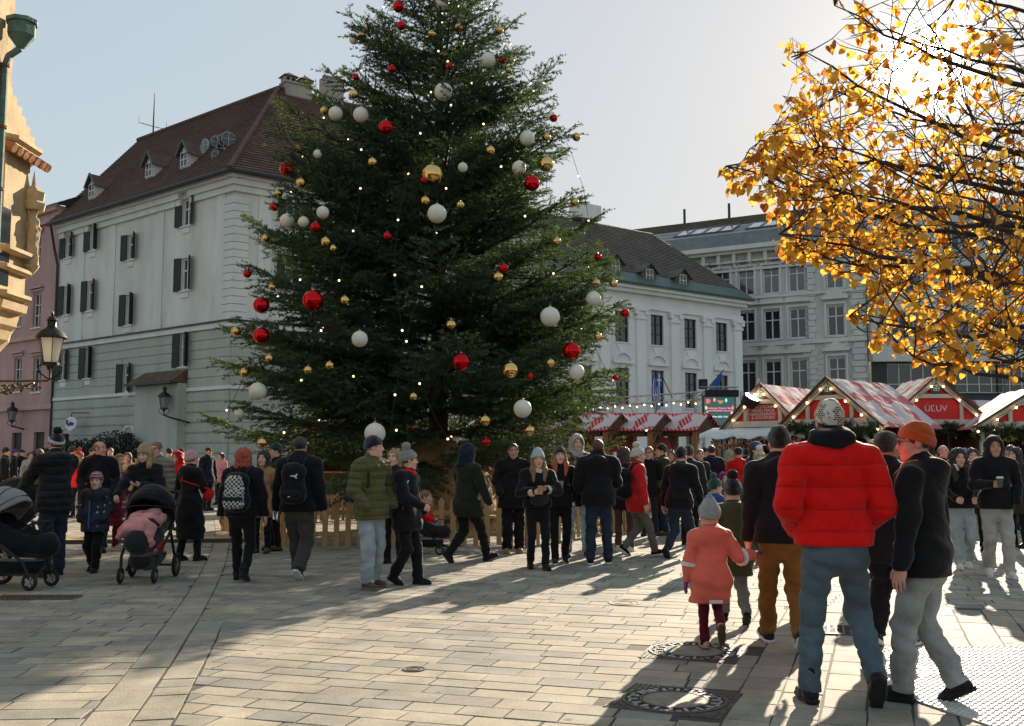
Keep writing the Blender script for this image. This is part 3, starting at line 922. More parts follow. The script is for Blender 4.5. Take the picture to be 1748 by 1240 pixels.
MAN2 = cover_frame([(1026, 1206), (1222, 1229), (1276, 1185), (1086, 1168)])
def in_cover(x, y):
    for ctr, u, v in (MAN1, MAN2):
        dx, dy = x - ctr.x, y - ctr.y
        a = (dx * v.y - dy * v.x) / (u.x * v.y - u.y * v.x); bb = (u.x * dy - u.y * dx) / (u.x * v.y - u.y * v.x)
        if abs(a) < 0.5 and abs(bb) < 0.5: return True
    return False
def field(ang, rowh, lens, inside, seed, lo, hi):
    rg = random.Random(seed)
    ca, sa = math.cos(ang), math.sin(ang)
    v = lo[1]
    while v < hi[1]:
        hgt = rowh * rg.uniform(0.94, 1.06)
        u = lo[0] - rg.random() * 0.5
        while u < hi[0]:
            L = rg.uniform(*lens)
            P = [(u, v), (u + L, v), (u + L, v + hgt), (u, v + hgt)]
            P = [(a * ca - bb * sa, a * sa + bb * ca) for a, bb in P]
            cx, cy = sum(p[0] for p in P) / 4, sum(p[1] for p in P) / 4
            u += L
            if 4.4 < cy < 24.4 and abs(cx) < 0.56 * cy + 0.8:
                P = inside(P, cx, cy)
                if P and area(P) > 0.012: STONES.append((P, rg.random()))
        v += hgt
def zoneA(P, x, y):
    if x > band_x(y) + 0.3: return None
    d = band_dir(y); nrm = (d[1], -d[0])
    return clip_poly(P, (band_x(y) - BH * d[1], y + BH * d[0]), nrm)
SPLIT = 0.95
def zoneB(P, x, y):
    off = BH + (B2 if y < 9.2 else 0)
    if x < band_x(y) - 0.3: return None
    d = band_dir(y); nrm = (-d[1], d[0])
    P = clip_poly(P, (band_x(y) + off * d[1], y - off * d[0]), nrm)
    if not P: return None
    return clip_poly(P, (0.62, 5.0), (0.94, -0.34)) if y < 10.2 else P
def zoneC(P, x, y):
    if y >= 10.2: return None
    return clip_poly(P, (0.62, 5.0), (-0.94, 0.34))
field(R(4), 0.225, (0.32, 0.6), zoneA, 11, (-16, 3), (2, 27))
field(R(-17), 0.225, (0.3, 0.44), zoneB, 12, (-16, 1), (16, 32))
field(R(70), 0.25, (0.3, 0.5), zoneC, 13, (-1, -8), (14, 3))
def stone_geo(P, k):
    P = inset([(a + prng.uniform(-0.006, 0.006), c + prng.uniform(-0.005, 0.005)) for a, c in P], 0.0065)
    if area(P) < 0.004: return None
    T = inset(P, 0.003)
    n = len(P); z = prng.uniform(-0.0022, 0.0016); tx, ty = prng.uniform(-0.0025, 0.0025), prng.uniform(-0.0025, 0.0025)
    cx, cy = P[0]
    V = [(p[0], p[1], -0.03) for p in P] + [(p[0], p[1], z - 0.0012) for p in P] + [(p[0], p[1], z + tx * (p[0] - cx) + ty * (p[1] - cy)) for p in T]
    F = [tuple(range(2 * n, 3 * n))]
    for r in (0, 1):
        F += [(r * n + i, r * n + (i + 1) % n, (r + 1) * n + (i + 1) % n, (r + 1) * n + i) for i in range(n)]
    return V, F
def tone_attr(me, vals):
    a = me.attributes.new('tone', 'FLOAT', 'POINT'); a.data.foreach_set('value', np.asarray(vals, np.float32))
big = []
rest, rtone = MB(), []
for P, tn in STONES:
    cx, cy = sum(p[0] for p in P) / len(P), sum(p[1] for p in P) / len(P)
    if in_cover(cx, cy): continue
    big.append((area(P) / cy ** 3 if abs(cx) < 0.515 * cy and cy > 5.5 else 0, P, tn))
big.sort(key=lambda t: -t[0])
for i, (w, P, tn) in enumerate(big):
    g = stone_geo(P, i)
    if not g: continue
    if i < 300:
        s = MB(); s.add(*g); o = s.build('paving_stone', PAVE, pavement); tone_attr(o.data, [tn] * len(o.data.vertices))
    else:
        rest.add(*g); rtone += [tn] * len(g[0])
o = rest.build('distant_paving', PAVE, pavement); tone_attr(o.data, rtone); o['kind'] = 'stuff'
print('paving', len(big), time.time() - T0)
# ------------------------------------------------------------------ covers, grates, plates
IRON = mat('cast_iron', (0.10, 0.083, 0.068), 0.6, 0.35, 14, 0.3, 60, metal=0.2)
STEEL = mat('worn_steel', (0.42, 0.42, 0.42), 0.4, 0.2, 5, 0.15, 90, metal=0.7)
CONC = mat('cover_concrete', (0.22, 0.19, 0.155), 0.7, 0.25, 8, 0.3, 60)
def manhole(fr, label):
    ctr, u, v = fr
    e = empty('manhole_cover', ctr, math.atan2(u.y, u.x))
    tag(e, label, 'manhole cover')
    w, d = u.length, abs(u.x * v.y - u.y * v.x) / u.length
    b = MB(); b.box((0, 0, -0.008), (w, d, 0.018)); b.build('frame', IRON, e)
    r = min(w, d) * 0.44
    b = MB(); rg = 16
    for i in range(22):
        for j in range(22):
            x, y = -w / 2 + (i + 0.5) * w / 22, -d / 2 + (j + 0.5) * d / 22
            if math.hypot(x, y) > r * 1.16: b.box((x, y, 0.0035), (w / 34, d / 34, 0.005))
    b.build('stud_pattern', IRON, e)['kind'] = 'stuff'
    b = MB(); b.lathe([(r * 0.66, 0.0), (r * 0.66, 0.006), (0.0001, 0.006)], 36); b.build('concrete_fill', CONC, e)
    b = MB()
    b.lathe([(r * 0.67, 0.0), (r * 0.67, 0.009), (r * 0.73, 0.009), (r * 0.73, 0.001)], 40)
    b.lathe([(r * 1.02, 0.0), (r * 1.02, 0.009), (r * 1.1, 0.009), (r * 1.1, 0.001)], 40)
    b.build('ring', IRON, e)
    b = MB()
    for k in range(18):
        a = 2 * math.pi * k / 18
        b.box((r * 0.86 * math.cos(a), r * 0.86 * math.sin(a), 0.005), (r * 0.2, r * 0.07, 0.006), a)
        b.box((r * 0.95 * math.cos(a + 0.17), r * 0.95 * math.sin(a + 0.17), 0.005), (r * 0.07, r * 0.1, 0.006), a)
    b.build('raised_lettering_bars', STEEL, e)
manhole(MAN1, 'square cast iron manhole cover with concrete centre under the coral-coated child')
manhole(MAN2, 'square cast iron manhole cover nearest the bottom edge, concrete centre')
def round_cover(px, py, r, label, m=IRON):
    e = empty('round_cover', gp(px, py)); tag(e, label, 'manhole cover')
    b = MB(); b.lathe([(r, -0.004), (r, 0.006), (r * 0.86, 0.006), (r * 0.84, 0.002), (r * 0.6, 0.002), (r * 0.58, 0.006), (r * 0.46, 0.006), (r * 0.44, 0.002), (r * 0.2, 0.002), (0.001, 0.005)], 28)
    b.build('lid', m, e, True, 30)
round_cover(707, 1143, 0.085, 'small round valve cover set in the open sunlit paving')
round_cover(1066, 1030, 0.17, 'round iron cover in the paving beside the people\'s long shadows')
e = empty('round_cover', gp(1528, 1146)); tag(e, 'round steel-rimmed cover under the red-jacketed man\'s rear foot', 'manhole cover')
MB().lathe([(0.235, -0.004), (0.235, 0.012), (0.205, 0.012), (0.2, 0.004)], 40).build('rim', STEEL, e, True, 30)
MB().lathe([(0.2, 0.0), (0.2, 0.006), (0.001, 0.006)], 40).build('lid', CONC, e)
def grate(ctr, w, d, rz, label, nx, ny):
    e = empty('drain_grate', ctr, rz); tag(e, label, 'grate')
    b = MB()
    for sx in (-1, 1): b.box((sx * w / 2, 0, 0.0), (0.025, d, 0.02))
    for sy in (-1, 1): b.box((0, sy * d / 2, 0.001), (w - 0.02, 0.025, 0.02))
    b.build('frame', IRON, e)
    MB().box((0, 0, -0.004), (w - 0.03, d - 0.03, 0.006)).build('pit', mat('pit_dark', (0.008, 0.008, 0.008), 0.9, 0), e)
    for i in range(1, nx):
        MB().box((-w / 2 + i * w / nx, 0, 0.004), (0.016, d - 0.02, 0.012)).build('bar', IRON, e)
    b = MB()
    for j in range(1, ny): b.box((0, -d / 2 + j * d / ny, 0.0035), (w - 0.02, 0.016, 0.012))
    b.build('cross_bars', IRON, e)
grate(gp(1440, 1077), 0.5, 0.46, R(-17), 'square iron drain grate behind the red-jacketed man\'s legs', 8, 7)
grate(gp(62, 1021), 0.85, 0.3, R(2), 'dark iron drain grate in front of the grey pram', 18, 3)
# steel tread plate
tp = [gp(*p) for p in ((1512, 1109), (1800, 1104), (1860, 1262), (1712, 1248), (1492, 1174))]
e = empty('tread_plate', (0, 0, 0)); tag(e, 'large steel tread plate glinting in the sun at the lower right', 'metal plate')
b = MB(); b.prism([(p.x, p.y) for p in tp][::-1] if False else [(p.x, p.y) for p in tp], (0, 0, 0.0), (1, 0, 0), (0, 1, 0), 0.010)
b.build('plate', mat('tread_steel', (0.52, 0.51, 0.49), 0.6, 0.2, 3, 0.1, 60, spec=0.2), e)
def inside_poly(x, y, P):
    c = False
    for i in range(len(P)):
        a, q = P[i], P[i - 1]
        if (a.y > y) != (q.y > y) and x < (q.x - a.x) * (y - a.y) / (q.y - a.y) + a.x: c = not c
    return c
b = MB(); x0, x1, y0, y1 = min(p.x for p in tp), max(p.x for p in tp), min(p.y for p in tp), max(p.y for p in tp)
i = 0; y = y0
while y < y1:
    x = x0 + (0.025 if i % 2 else 0)
    while x < x1:
        if inside_poly(x, y, tp):
            q = R(45) if i % 2 else R(-45)
            c, s_ = math.cos(q), math.sin(q)
            L, w_ = 0.017, 0.0075
            b.add([(x + L * c, y + L * s_, 0.010), (x - w_ * s_, y + w_ * c, 0.010), (x - L * c, y - L * s_, 0.010), (x + w_ * s_, y - w_ * c, 0.010), (x, y, 0.0185)], [(0, 1, 4), (1, 2, 4), (2, 3, 4), (3, 0, 4)])
        x += 0.05
    y += 0.028; i += 1
o = b.build('tread_pattern', MATS['tread_steel'], e); o['kind'] = 'stuff'
# yellow-lidded cable ramp
YEL = mat('cable_ramp_yellow', (0.55, 0.33, 0.03), 0.6, 0.15, 5)
RUB = mat('black_rubber', (0.015, 0.015, 0.015), 0.8, 0.1)
def ramp(p0, p1, label):
    e = empty('cable_ramp', (0, 0, 0)); tag(e, label, 'cable ramp', 'cable ramps across the square')
    d = p1 - p0; n = max(1, int(d.length / 0.9)); 
    side = Vector((-d.y, d.x, 0)).normalized()
    for k in range(n):
        a = p0 + d * (k / n) + d.normalized() * 0.005; c = p0 + d * ((k + 1) / n) - d.normalized() * 0.005
        for sg in (-1, 1):
            q = MB(); w = side * sg
            q.add([a + w * 0.25, c + w * 0.25, c + w * 0.11 + Vector((0, 0, 0.06)), a + w * 0.11 + Vector((0, 0, 0.06)), a + w * 0.11, c + w * 0.11], [(0, 1, 2, 3), (3, 2, 5, 4), (0, 3, 4), (1, 5, 2)])
            q.build('rubber_edge', RUB, e)
        MB().bar(a + Vector((0, 0, 0.055)), c + Vector((0, 0, 0.055)), 0.22, 0.02).build('yellow_lid', YEL, e)
ramp(gp(-30, 929), gp(440, 924), 'yellow-lidded cable ramp crossing behind the people with prams')
ramp(gp(1040, 897), gp(1180, 880), 'yellow-lidded cable ramp beyond the fence near the red-jacketed woman')
# ================================================================== buildings
GLASS = mat('window_glass', (0.018, 0.022, 0.026), 0.06, 0.2, 2, spec=0.8)
GLASS_WARM = mat('window_glass_warm', (0.05, 0.03, 0.02), 0.05, 0.3, 1.2, spec=0.9)
WHITEP = mat('white_window_paint', (0.62, 0.62, 0.58), 0.5, 0.08, 6)
DARKP = mat('dark_window_paint', (0.035, 0.035, 0.036), 0.5, 0.1, 6)
SHUT = mat('shutter_green', (0.012, 0.022, 0.018), 0.55, 0.2, 10)
def plaster(name, col, var=0.12):
    return mat('plaster_' + name, col, 0.9, var * 1.3, 0.8, 0.2, 25, detail=10, stretch=(1, 1, 0.28))
class Wall:
    """a vertical wall plane: o base point, u to the right as seen from outside"""
    def __init__(s, o, u):
        s.o = Vector((o[0], o[1], 0)); s.u = Vector((u[0], u[1], 0)).normalized(); s.n = Vector((s.u.y, -s.u.x, 0))
        s.rz = math.atan2(s.u.y, s.u.x)
    def pt(s, a, z, out=0.0):
        return s.o + s.u * a + s.n * out + Vector((0, 0, z))
    def pix(s, px, py):
        d = Vector(ray(px, py)); c = Vector((0, 0, CAMH))
        t = (s.o - c).dot(s.n) / d.dot(s.n)
        p = c + d * t
        return (p - s.o).dot(s.u), p.z
    def shell(s, mb, W, z0, z1, holes, depth=0.28, a0=0.0):
        us = sorted({a0, W} | {v for h in holes for v in h[:2] if a0 < v < W}); zs = sorted({z0, z1} | {v for h in holes for v in h[2:4] if z0 < v < z1})
        for i in range(len(us) - 1):
            for j in range(len(zs) - 1):
                ca, cz = (us[i] + us[i + 1]) / 2, (zs[j] + zs[j + 1]) / 2
                if any(h[0] < ca < h[1] and h[2] < cz < h[3] for h in holes): continue
                mb.add([s.pt(us[i], zs[j]), s.pt(us[i + 1], zs[j]), s.pt(us[i + 1], zs[j + 1]), s.pt(us[i], zs[j + 1])], [(0, 1, 2, 3)])
        for a, c, z, y in holes:
            R4 = [s.pt(a, z), s.pt(c, z), s.pt(c, y), s.pt(a, y)]; B4 = [p - s.n * depth for p in R4]
            mb.add(R4 + B4, [(0, 4, 5, 1), (1, 5, 6, 2), (2, 6, 7, 3), (3, 7, 4, 0)])
    def band(s, mb, a0, a1, z0, z1, proud, back=0.02, holes=()):
        """a moulding strip, interrupted at holes"""
        segs = [(a0, a1)]
        for h in holes:
            if h[3] > z0 + 0.01 and h[2] < z1 - 0.01:
                ns = []
                for p, q in segs:
                    if h[1] <= p or h[0] >= q: ns.append((p, q)); continue
                    if h[0] > p: ns.append((p, h[0]))
                    if h[1] < q: ns.append((h[1], q))
                segs = ns
        for p, q in segs:
            if q - p < 0.03: continue
            c = s.pt((p + q) / 2, (z0 + z1) / 2, (proud - back) / 2)
            mb.box(c, (q - p, proud + back, z1 - z0), s.rz)
def band_objs(nm, m, par, wall, a0, a1, z0, z1, proud, holes, extra=None):
    t = MB(); wall.band(t, a0, a1, z0, z1, proud, holes=holes)
    for k in range(len(t.V) // 8):
        q = MB(); q.add(t.V[8 * k:8 * k + 8], [tuple(i - 8 * k for i in f) for f in t.F[6 * k:6 * k + 6]])
        q.build(nm, m, par)
WIN = {}
def window(w, h, wall, parent, a, z, depth=0.16, fm=None, glass=None, mull=1, trans=(0.62,), shutters=None, sill=True, fr=0.06, sillm=None, open_=(14, 14)):
    """one window: frame mesh with pane, sill and shutters below it"""
    fm = fm or WHITEP
    k = (round(w, 2), round(h, 2), mull, trans, fr, fm.name)
    if k not in WIN:
        b = MB()
        b.box((-w / 2 + fr / 2, 0, h / 2), (fr, 0.08, h)); b.box((w / 2 - fr / 2, 0, h / 2), (fr, 0.08, h))
        b.box((0, 0, fr / 2), (w - 2 * fr, 0.08, fr)); b.box((0, 0, h - fr / 2), (w - 2 * fr, 0.08, fr))
        for i in range(mull): b.box((-w / 2 + (i + 1) * w / (mull + 1), -0.003, h / 2), (fr, 0.07, h - 2 * fr))
        for t in trans: b.box((0, -0.006, h * t), (w - 2 * fr, 0.07, fr * 0.8))
        g = MB().box((0, 0.03, h / 2), (w - fr, 0.012, h - fr))
        WIN[k] = (b.mesh('window', fm), g.mesh('pane', GLASS))
    me, gm = WIN[k]
    o = link('window', me, parent); o.location = wall.pt(a, z, -depth); o.rotation_euler.z = wall.rz
    g = link('pane', gm, o)
    if glass: omat(g, glass)
    if sill:
        ks = ('sill', round(w, 2))
        if ks not in WIN: WIN[ks] = MB().box((0, 0, -0.05), (w + 0.24, 0.2, 0.08)).mesh('sill', sillm or fm)
        sl = link('sill', WIN[ks], o, (0, -depth + 0.02, 0))
    if shutters:
        sw = shutters
        kk = ('sh', round(sw, 2), round(h, 2))
        if kk not in WIN:
            b = MB(); H2 = h + 0.06
            for sx in (0.03, sw - 0.03): b.box((sx, 0, H2 / 2), (0.06, 0.045, H2))
            for zz in (0.04, H2 * 0.5, H2 - 0.04): b.box((sw / 2, 0, zz), (sw - 0.12, 0.042, 0.08))
            nsl = int(H2 / 0.09)
            for q in range(nsl): b.box((sw / 2, 0, (q + 0.5) * H2 / nsl), (sw - 0.11, 0.05, 0.014), rx=R(40))
            b.box((sw / 2, 0.012, H2 / 2), (sw - 0.1, 0.008, H2 - 0.1))
            WIN[kk] = b.mesh('shutter', SHUT)
        r = link('shutter', WIN[kk], o, (w / 2 + 0.01, -depth - 0.04, -0.03)); r.rotation_euler.z = -R(open_[1])
        l2 = link('shutter', WIN[kk], o, (-w / 2 - 0.01, -depth - 0.04, -0.03)); l2.rotation_euler.z = R(180 + open_[0])
    return o
def roof_slope(mb, e0, e1, r1, r0, courses=36, lift=0.05):
    """courses of tiles between eave e0-e1 and ridge r0-r1, each overlapping the one below"""
    e0, e1, r0, r1 = map(Vector, (e0, e1, r0, r1))
    nrm = (e1 - e0).cross(r0 - e0)
    if nrm.length < 1e-6: nrm = (e1 - e0).cross(r1 - e0)
    nrm.normalize()
    for k in range(courses):
        t0, t1 = k / courses, (k + 1) / courses
        a, b_ = e0.lerp(r0, t0), e1.lerp(r1, t0); d, c = e0.lerp(r0, t1), e1.lerp(r1, t1)
        up = nrm * lift
        mb.add([a + up, b_ + up, c, d, a, b_], [(0, 1, 2, 3), (4, 5, 1, 0)])
def tile_mat(name, c1, c2):
    if name in MATS: return MATS[name]
    m, n, l, out = new_mat(name)
    p = n.new('ShaderNodeBsdfPrincipled'); l.new(p.outputs[0], out.inputs[0]); p.inputs['Roughness'].default_value = 0.85
    tcn = n.new('ShaderNodeTexCoord')
    v = n.new('ShaderNodeTexVoronoi'); v.inputs['Scale'].default_value = 3.2; l.new(tcn.outputs['Object'], v.inputs['Vector'])
    t = n.new('ShaderNodeTexNoise'); t.inputs['Scale'].default_value = 0.5; t.inputs['Detail'].default_value = 6; l.new(tcn.outputs['Object'], t.inputs['Vector'])
    a = n.new('ShaderNodeMath'); a.operation = 'MULTIPLY_ADD'; a.inputs[1].default_value = 0.55; l.new(v.outputs['Color'], a.inputs[0]); l.new(t.outputs[0], a.inputs[2])
    cr = n.new('ShaderNodeMix'); cr.data_type = 'RGBA'; cr.inputs['A'].default_value = (*c1, 1); cr.inputs['B'].default_value = (*c2, 1)
    mr = n.new('ShaderNodeMapRange'); mr.inputs['From Min'].default_value = 0.35; mr.inputs['From Max'].default_value = 1.0; l.new(a.outputs[0], mr.inputs[0])
    l.new(mr.outputs[0], cr.inputs['Factor']); l.new(cr.outputs['Result'], p.inputs['Base Color'])
    b = n.new('ShaderNodeBump'); b.inputs['Strength'].default_value = 0.5; b.inputs['Distance'].default_value = 0.04
    l.new(v.outputs['Distance'], b.inputs['Height']); l.new(b.outputs[0], p.inputs['Normal'])
    MATS[name] = m
    return m
TILE = tile_mat('roof_tiles_red', (0.055, 0.028, 0.02), (0.125, 0.066, 0.046))
TILE2 = tile_mat('roof_tiles_brown', (0.07, 0.056, 0.045), (0.135, 0.115, 0.092))
COPPER = mat('aged_copper', (0.07, 0.11, 0.10), 0.6, 0.2, 1.2, 0.1, 20)
ZINC = mat('zinc_sheet', (0.16, 0.175, 0.18), 0.5, 0.15, 1.5, metal=0.3)
DARKM = mat('dark_gutter', (0.02, 0.022, 0.024), 0.5, 0.15)
# ------------------------------------------------------------------ grey-green corner house on the left
CORN = Vector((-14.2, 50.0, 0)); LEND = Vector((-28.3, 61.5, 0))
WL = Wall(LEND, CORN - LEND); WL_W = (CORN - LEND).length
UR = Vector((0.795, 0.607, 0)).normalized()
WR = Wall(CORN, UR); WR_W = 20.0
house = empty('corner_house', CORN); house.location = (0, 0, 0)
tag(house, 'grey-green corner house with dark shutters and steep red tiled roof', 'building')
EAVE = zat(296, 50.0)
PL_UP = plaster('grey_upper', (0.60, 0.595, 0.54)); PL_LO = plaster('green_lower', (0.36, 0.385, 0.335)); PL_TRIM = plaster('trim_pale', (0.62, 0.63, 0.59), 0.08)
holesL, holesR = [], []
lw = [(319, 362, 0.85, 1.5), (317, 468, 0.85, 1.75), (314, 598, 0.8, 1.75), (224, 422, 0.8, 1.45), (221, 529, 0.8, 1.75), (216, 646, 0.8, 1.6),
      (160, 407, 0.85, 1.45), (155, 505, 0.85, 1.8), (151, 620, 0.8, 1.8), (118, 420, 0.85, 1.45), (115, 513, 0.85, 1.8), (109, 624, 0.8, 1.8)]
wins = []
for px, py, w, h in lw:
    a, z = WL.pix(px, py)
    wins.append((a, z - h / 2, w, h)); holesL.append((a - w / 2, a + w / 2, z - h / 2, z + h / 2))
arch = []
for px, py, w, h in ((112, 752, 0.9, 1.5), (220, 752, 0.95, 1.5)):
    a, z = WL.pix(px, py); arch.append((a, w, z + 0.4)); holesL.append((a - w / 2, a + w / 2, 0.4, z + 0.4))
rw = []
for row, (z, h) in enumerate(((wins[0][1], 1.5), (wins[1][1], 1.75), (wins[2][1], 1.75))):
    for a in (3.3, 6.6, 9.9, 13.2, 16.5):
        rw.append((a, z, 0.95, h)); holesR.append((a - 0.475, a + 0.475, z, z + h))
ZSC = WL.pix(389, 549)[1]       # string course
ZB = WL.pix(366, 664)[1]        # top of battered base
b = MB(); WL.shell(b, WL_W, ZSC, EAVE, [h for h in holesL if h[2] > ZSC]); WR.shell(b, WR_W, ZSC, EAVE, [h for h in holesR if h[2] > ZSC])
b.build('upper_wall', PL_UP, house)
b = MB(); WL.shell(b, WL_W, 0, ZSC, [h for h in holesL if h[2] < ZSC]); WR.shell(b, WR_W, 0, ZSC, [h for h in holesR if h[2] < ZSC])
# closing walls at the back
back = [WL.pt(0, 0) - WL.n * 13, WR.pt(WR_W, 0) - WR.n * 13]
b.build('lower_wall', PL_LO, house)
b = MB()
P0, P1, P2 = WL.pt(0, 0), WR.pt(WR_W, 0), None
for p, q in ((P0, back[0]), (back[1], P1), (back[0], back[1])):
    b.add([p, q, q + Vector((0, 0, EAVE)), p + Vector((0, 0, EAVE))], [(0, 1, 2, 3)])
b.build('rear_wall', PL_UP, house)
for i, (a, z, w, h) in enumerate(wins):
    window(w, h, WL, house, a, z, fr=0.1, shutters=0.5, sillm=PL_TRIM, open_=(12, 28 + (i * 37) % 25))
for a, z, w, h in rw:
    window(w, h, WR, house, a, z, fr=0.1, shutters=0.5, sillm=PL_TRIM)
for a, w, zt in arch:
    b = MB(); b.box(WL.pt(a, 0.2 + (zt - 0.2) / 2, -0.24), (w, 0.05, zt), WL.rz); b.build('cellar_door', mat('dark_door', (0.015, 0.014, 0.013), 0.6, 0.1), house)
    b = MB()
    for k in range(9):
        t0, t1 = math.pi * k / 9, math.pi * (k + 1) / 9
        f = lambda t, r: WL.pt(a + r * math.cos(t), zt - 0.05 + r * 0.8 * math.sin(t), 0.05)
        p = [f(t0, w / 2 + 0.02), f(t0, w / 2 + 0.24), f(t1, w / 2 + 0.24), f(t1, w / 2 + 0.02)]
        b.add(p + [v - WL.n * 0.07 for v in p], [(0, 1, 2, 3), (0, 4, 5, 1), (1, 5, 6, 2), (2, 6, 7, 3)])
    b.build('arch_surround', PL_TRIM, house)
# cornice, string course, pilasters, quoins
for W_, ww, hl in ((WL, WL_W, holesL), (WR, WR_W, holesR)):
    a1 = ww + 0.0
    for nm, z0, z1, pr, m in (('cornice', EAVE - 0.95, EAVE - 0.62, 0.16, PL_TRIM), ('cornice', EAVE - 0.62, EAVE - 0.3, 0.3, PL_TRIM), ('cornice', EAVE - 0.3, EAVE, 0.48, PL_TRIM),
                              ('string_course', ZSC - 0.28, ZSC, 0.14, PL_TRIM), ('string_course', ZSC, ZSC + 0.09, 0.22, DARKM), ('plinth_moulding', ZB - 0.05, ZB + 0.14, 0.12, PL_TRIM)):
        b = MB(); W_.band(b, 0.0, a1 + (pr if W_ is WL else 0), z0, z1, pr, holes=hl if nm != 'plinth_moulding' else hl); b.build(nm, m, house)
    z = ZB + 0.16
    while z < ZSC - 0.4:
        band_objs('rustic_course', PL_LO, house, W_, 0.0, a1, z, z + 0.44, 0.045, [(h[0] - 0.09, h[1] + 0.09, h[2] - 0.12, h[3] + 0.09) for h in hl])
        z += 0.485
    z = 0.05
    while z < ZB - 0.2:
        band_objs('rustic_course', PL_LO, house, W_, 0.0, a1, z, z + 0.5, 0.075, [(h[0] - 0.12, h[1] + 0.12, h[2] - 0.1, h[3] + 0.3) for h in hl])
        o2 = MB()
        # wedge-shaped relief on each course
        a = 0.1
        while a < a1 - 0.5 and W_ is WL:
            if not any(h[0] - 0.6 < a < h[1] + 0.2 and h[2] < z + 0.5 and h[3] > z for h in hl):
                o2.add([W_.pt(a, z + 0.04, 0.077), W_.pt(a + 0.4, z + 0.04, 0.077), W_.pt(a + 0.4, z + 0.46, 0.077), W_.pt(a + 0.08, z + 0.08, 0.125)], [(0, 1, 3), (1, 2, 3), (2, 0, 3)])
            a += 0.44
        if o2.V: o2.build('wedge_relief', PL_LO, house)['kind'] = 'stuff'
        z += 0.53
for px in (140, 192, 273, 376):
    a, _ = WL.pix(px, 450)
    b = MB(); WL.band(b, a - 0.34, a + 0.34, ZSC + 0.09, EAVE - 0.95, 0.06); WL.band(b, a - 0.42, a + 0.42, ZSC + 0.09, ZSC + 0.55, 0.1); b.build('pilaster', PL_TRIM, house)
for a in (1.65, 4.95, 8.25, 11.55, 14.85, 18.2):
    b = MB(); WR.band(b, a - 0.34, a + 0.34, ZSC + 0.09, EAVE - 0.95, 0.06); b.build('pilaster', PL_TRIM, house)
z = ZSC + 0.1; k = 0
while z < EAVE - 1.3:
    b = MB(); WL.band(b, WL_W - (0.75 if k % 2 else 0.75), WL_W + 0.09, z, z + 0.37, 0.09); WR.band(b, 0.0, 0.75, z, z + 0.37, 0.088); b.build('quoin', PL_TRIM, house)
    z += 0.40; k += 1
for a, z, w, h in wins:
    b = MB(); WL.band(b, a - 0.35, a + 0.35, z - 0.42, z - 0.14, 0.05); b.build('sill_apron', PL_TRIM, house)
# hipped roof
IN1, IN2 = -WL.n, -WR.n
def inset_pt(d1, d2, base=CORN):
    A = np.array([[IN1.x, IN1.y], [IN2.x, IN2.y]]); v = np.linalg.solve(A, [d1, d2]); return Vector((base.x + v[0], base.y + v[1], 0))
OV = 0.75
HR = zat(152, 58.3)
R1 = inset_pt(6.5, 6.5); R1.z = HR
Ec = inset_pt(-OV, -OV); Ec.z = EAVE
uL = -WL.u
RL = R1 + uL * 15.7; EL = WL.pt(0, EAVE) - IN1 * OV + uL * 0.3
RR = R1 + UR * 14.0; ER = WR.pt(WR_W, EAVE) - IN2 * OV
BL = RL + IN1 * 7.0; BL.z = EAVE; BR = RR + IN2 * 7; BR.z = EAVE; BC = inset_pt(13.5, 13.5); BC.z = EAVE
b = MB(); roof_slope(b, EL, Ec, R1, RL, 40); roof_slope(b, Ec, ER, RR, R1, 40); roof_slope(b, BC, BL, RL, R1, 8); roof_slope(b, BR, BC, R1, RR, 8)
b.add([EL, RL, BL], [(0, 1, 2)]); b.add([ER, BR, RR], [(0, 1, 2)])
roof = b.build('roof', TILE, house)
b = MB()
for p, q in ((R1, RL), (R1, Ec), (R1, RR)):
    n_ = int((q - p).length / 0.42)
    for k in range(n_):
        s0, s1 = p.lerp(q, k / n_), p.lerp(q, (k + 1.12) / n_)
        b.tube([s0 + Vector((0, 0, 0.07)), s1 + Vector((0, 0, 0.04))], [0.13, 0.16], 7)
b.build('ridge_tiles', TILE, roof)
b = MB(); b.tube([EL + Vector((0, 0, -0.06)), Ec + Vector((0, 0, -0.06)), ER + Vector((0, 0, -0.06))], 0.13, 8); b.build('gutter', DARKM, roof)
b = MB(); q = WL.pt(0.15, 0, 0.3); b.tube([EL + Vector((0.3, -0.2, -0.15)), WL.pt(-0.25, EAVE - 1.6, 0.25), WL.pt(-0.05, EAVE - 2.6, 0.12), WL.pt(-0.05, 0.2, 0.12)], 0.08, 8); b.build('downpipe', DARKM, house)
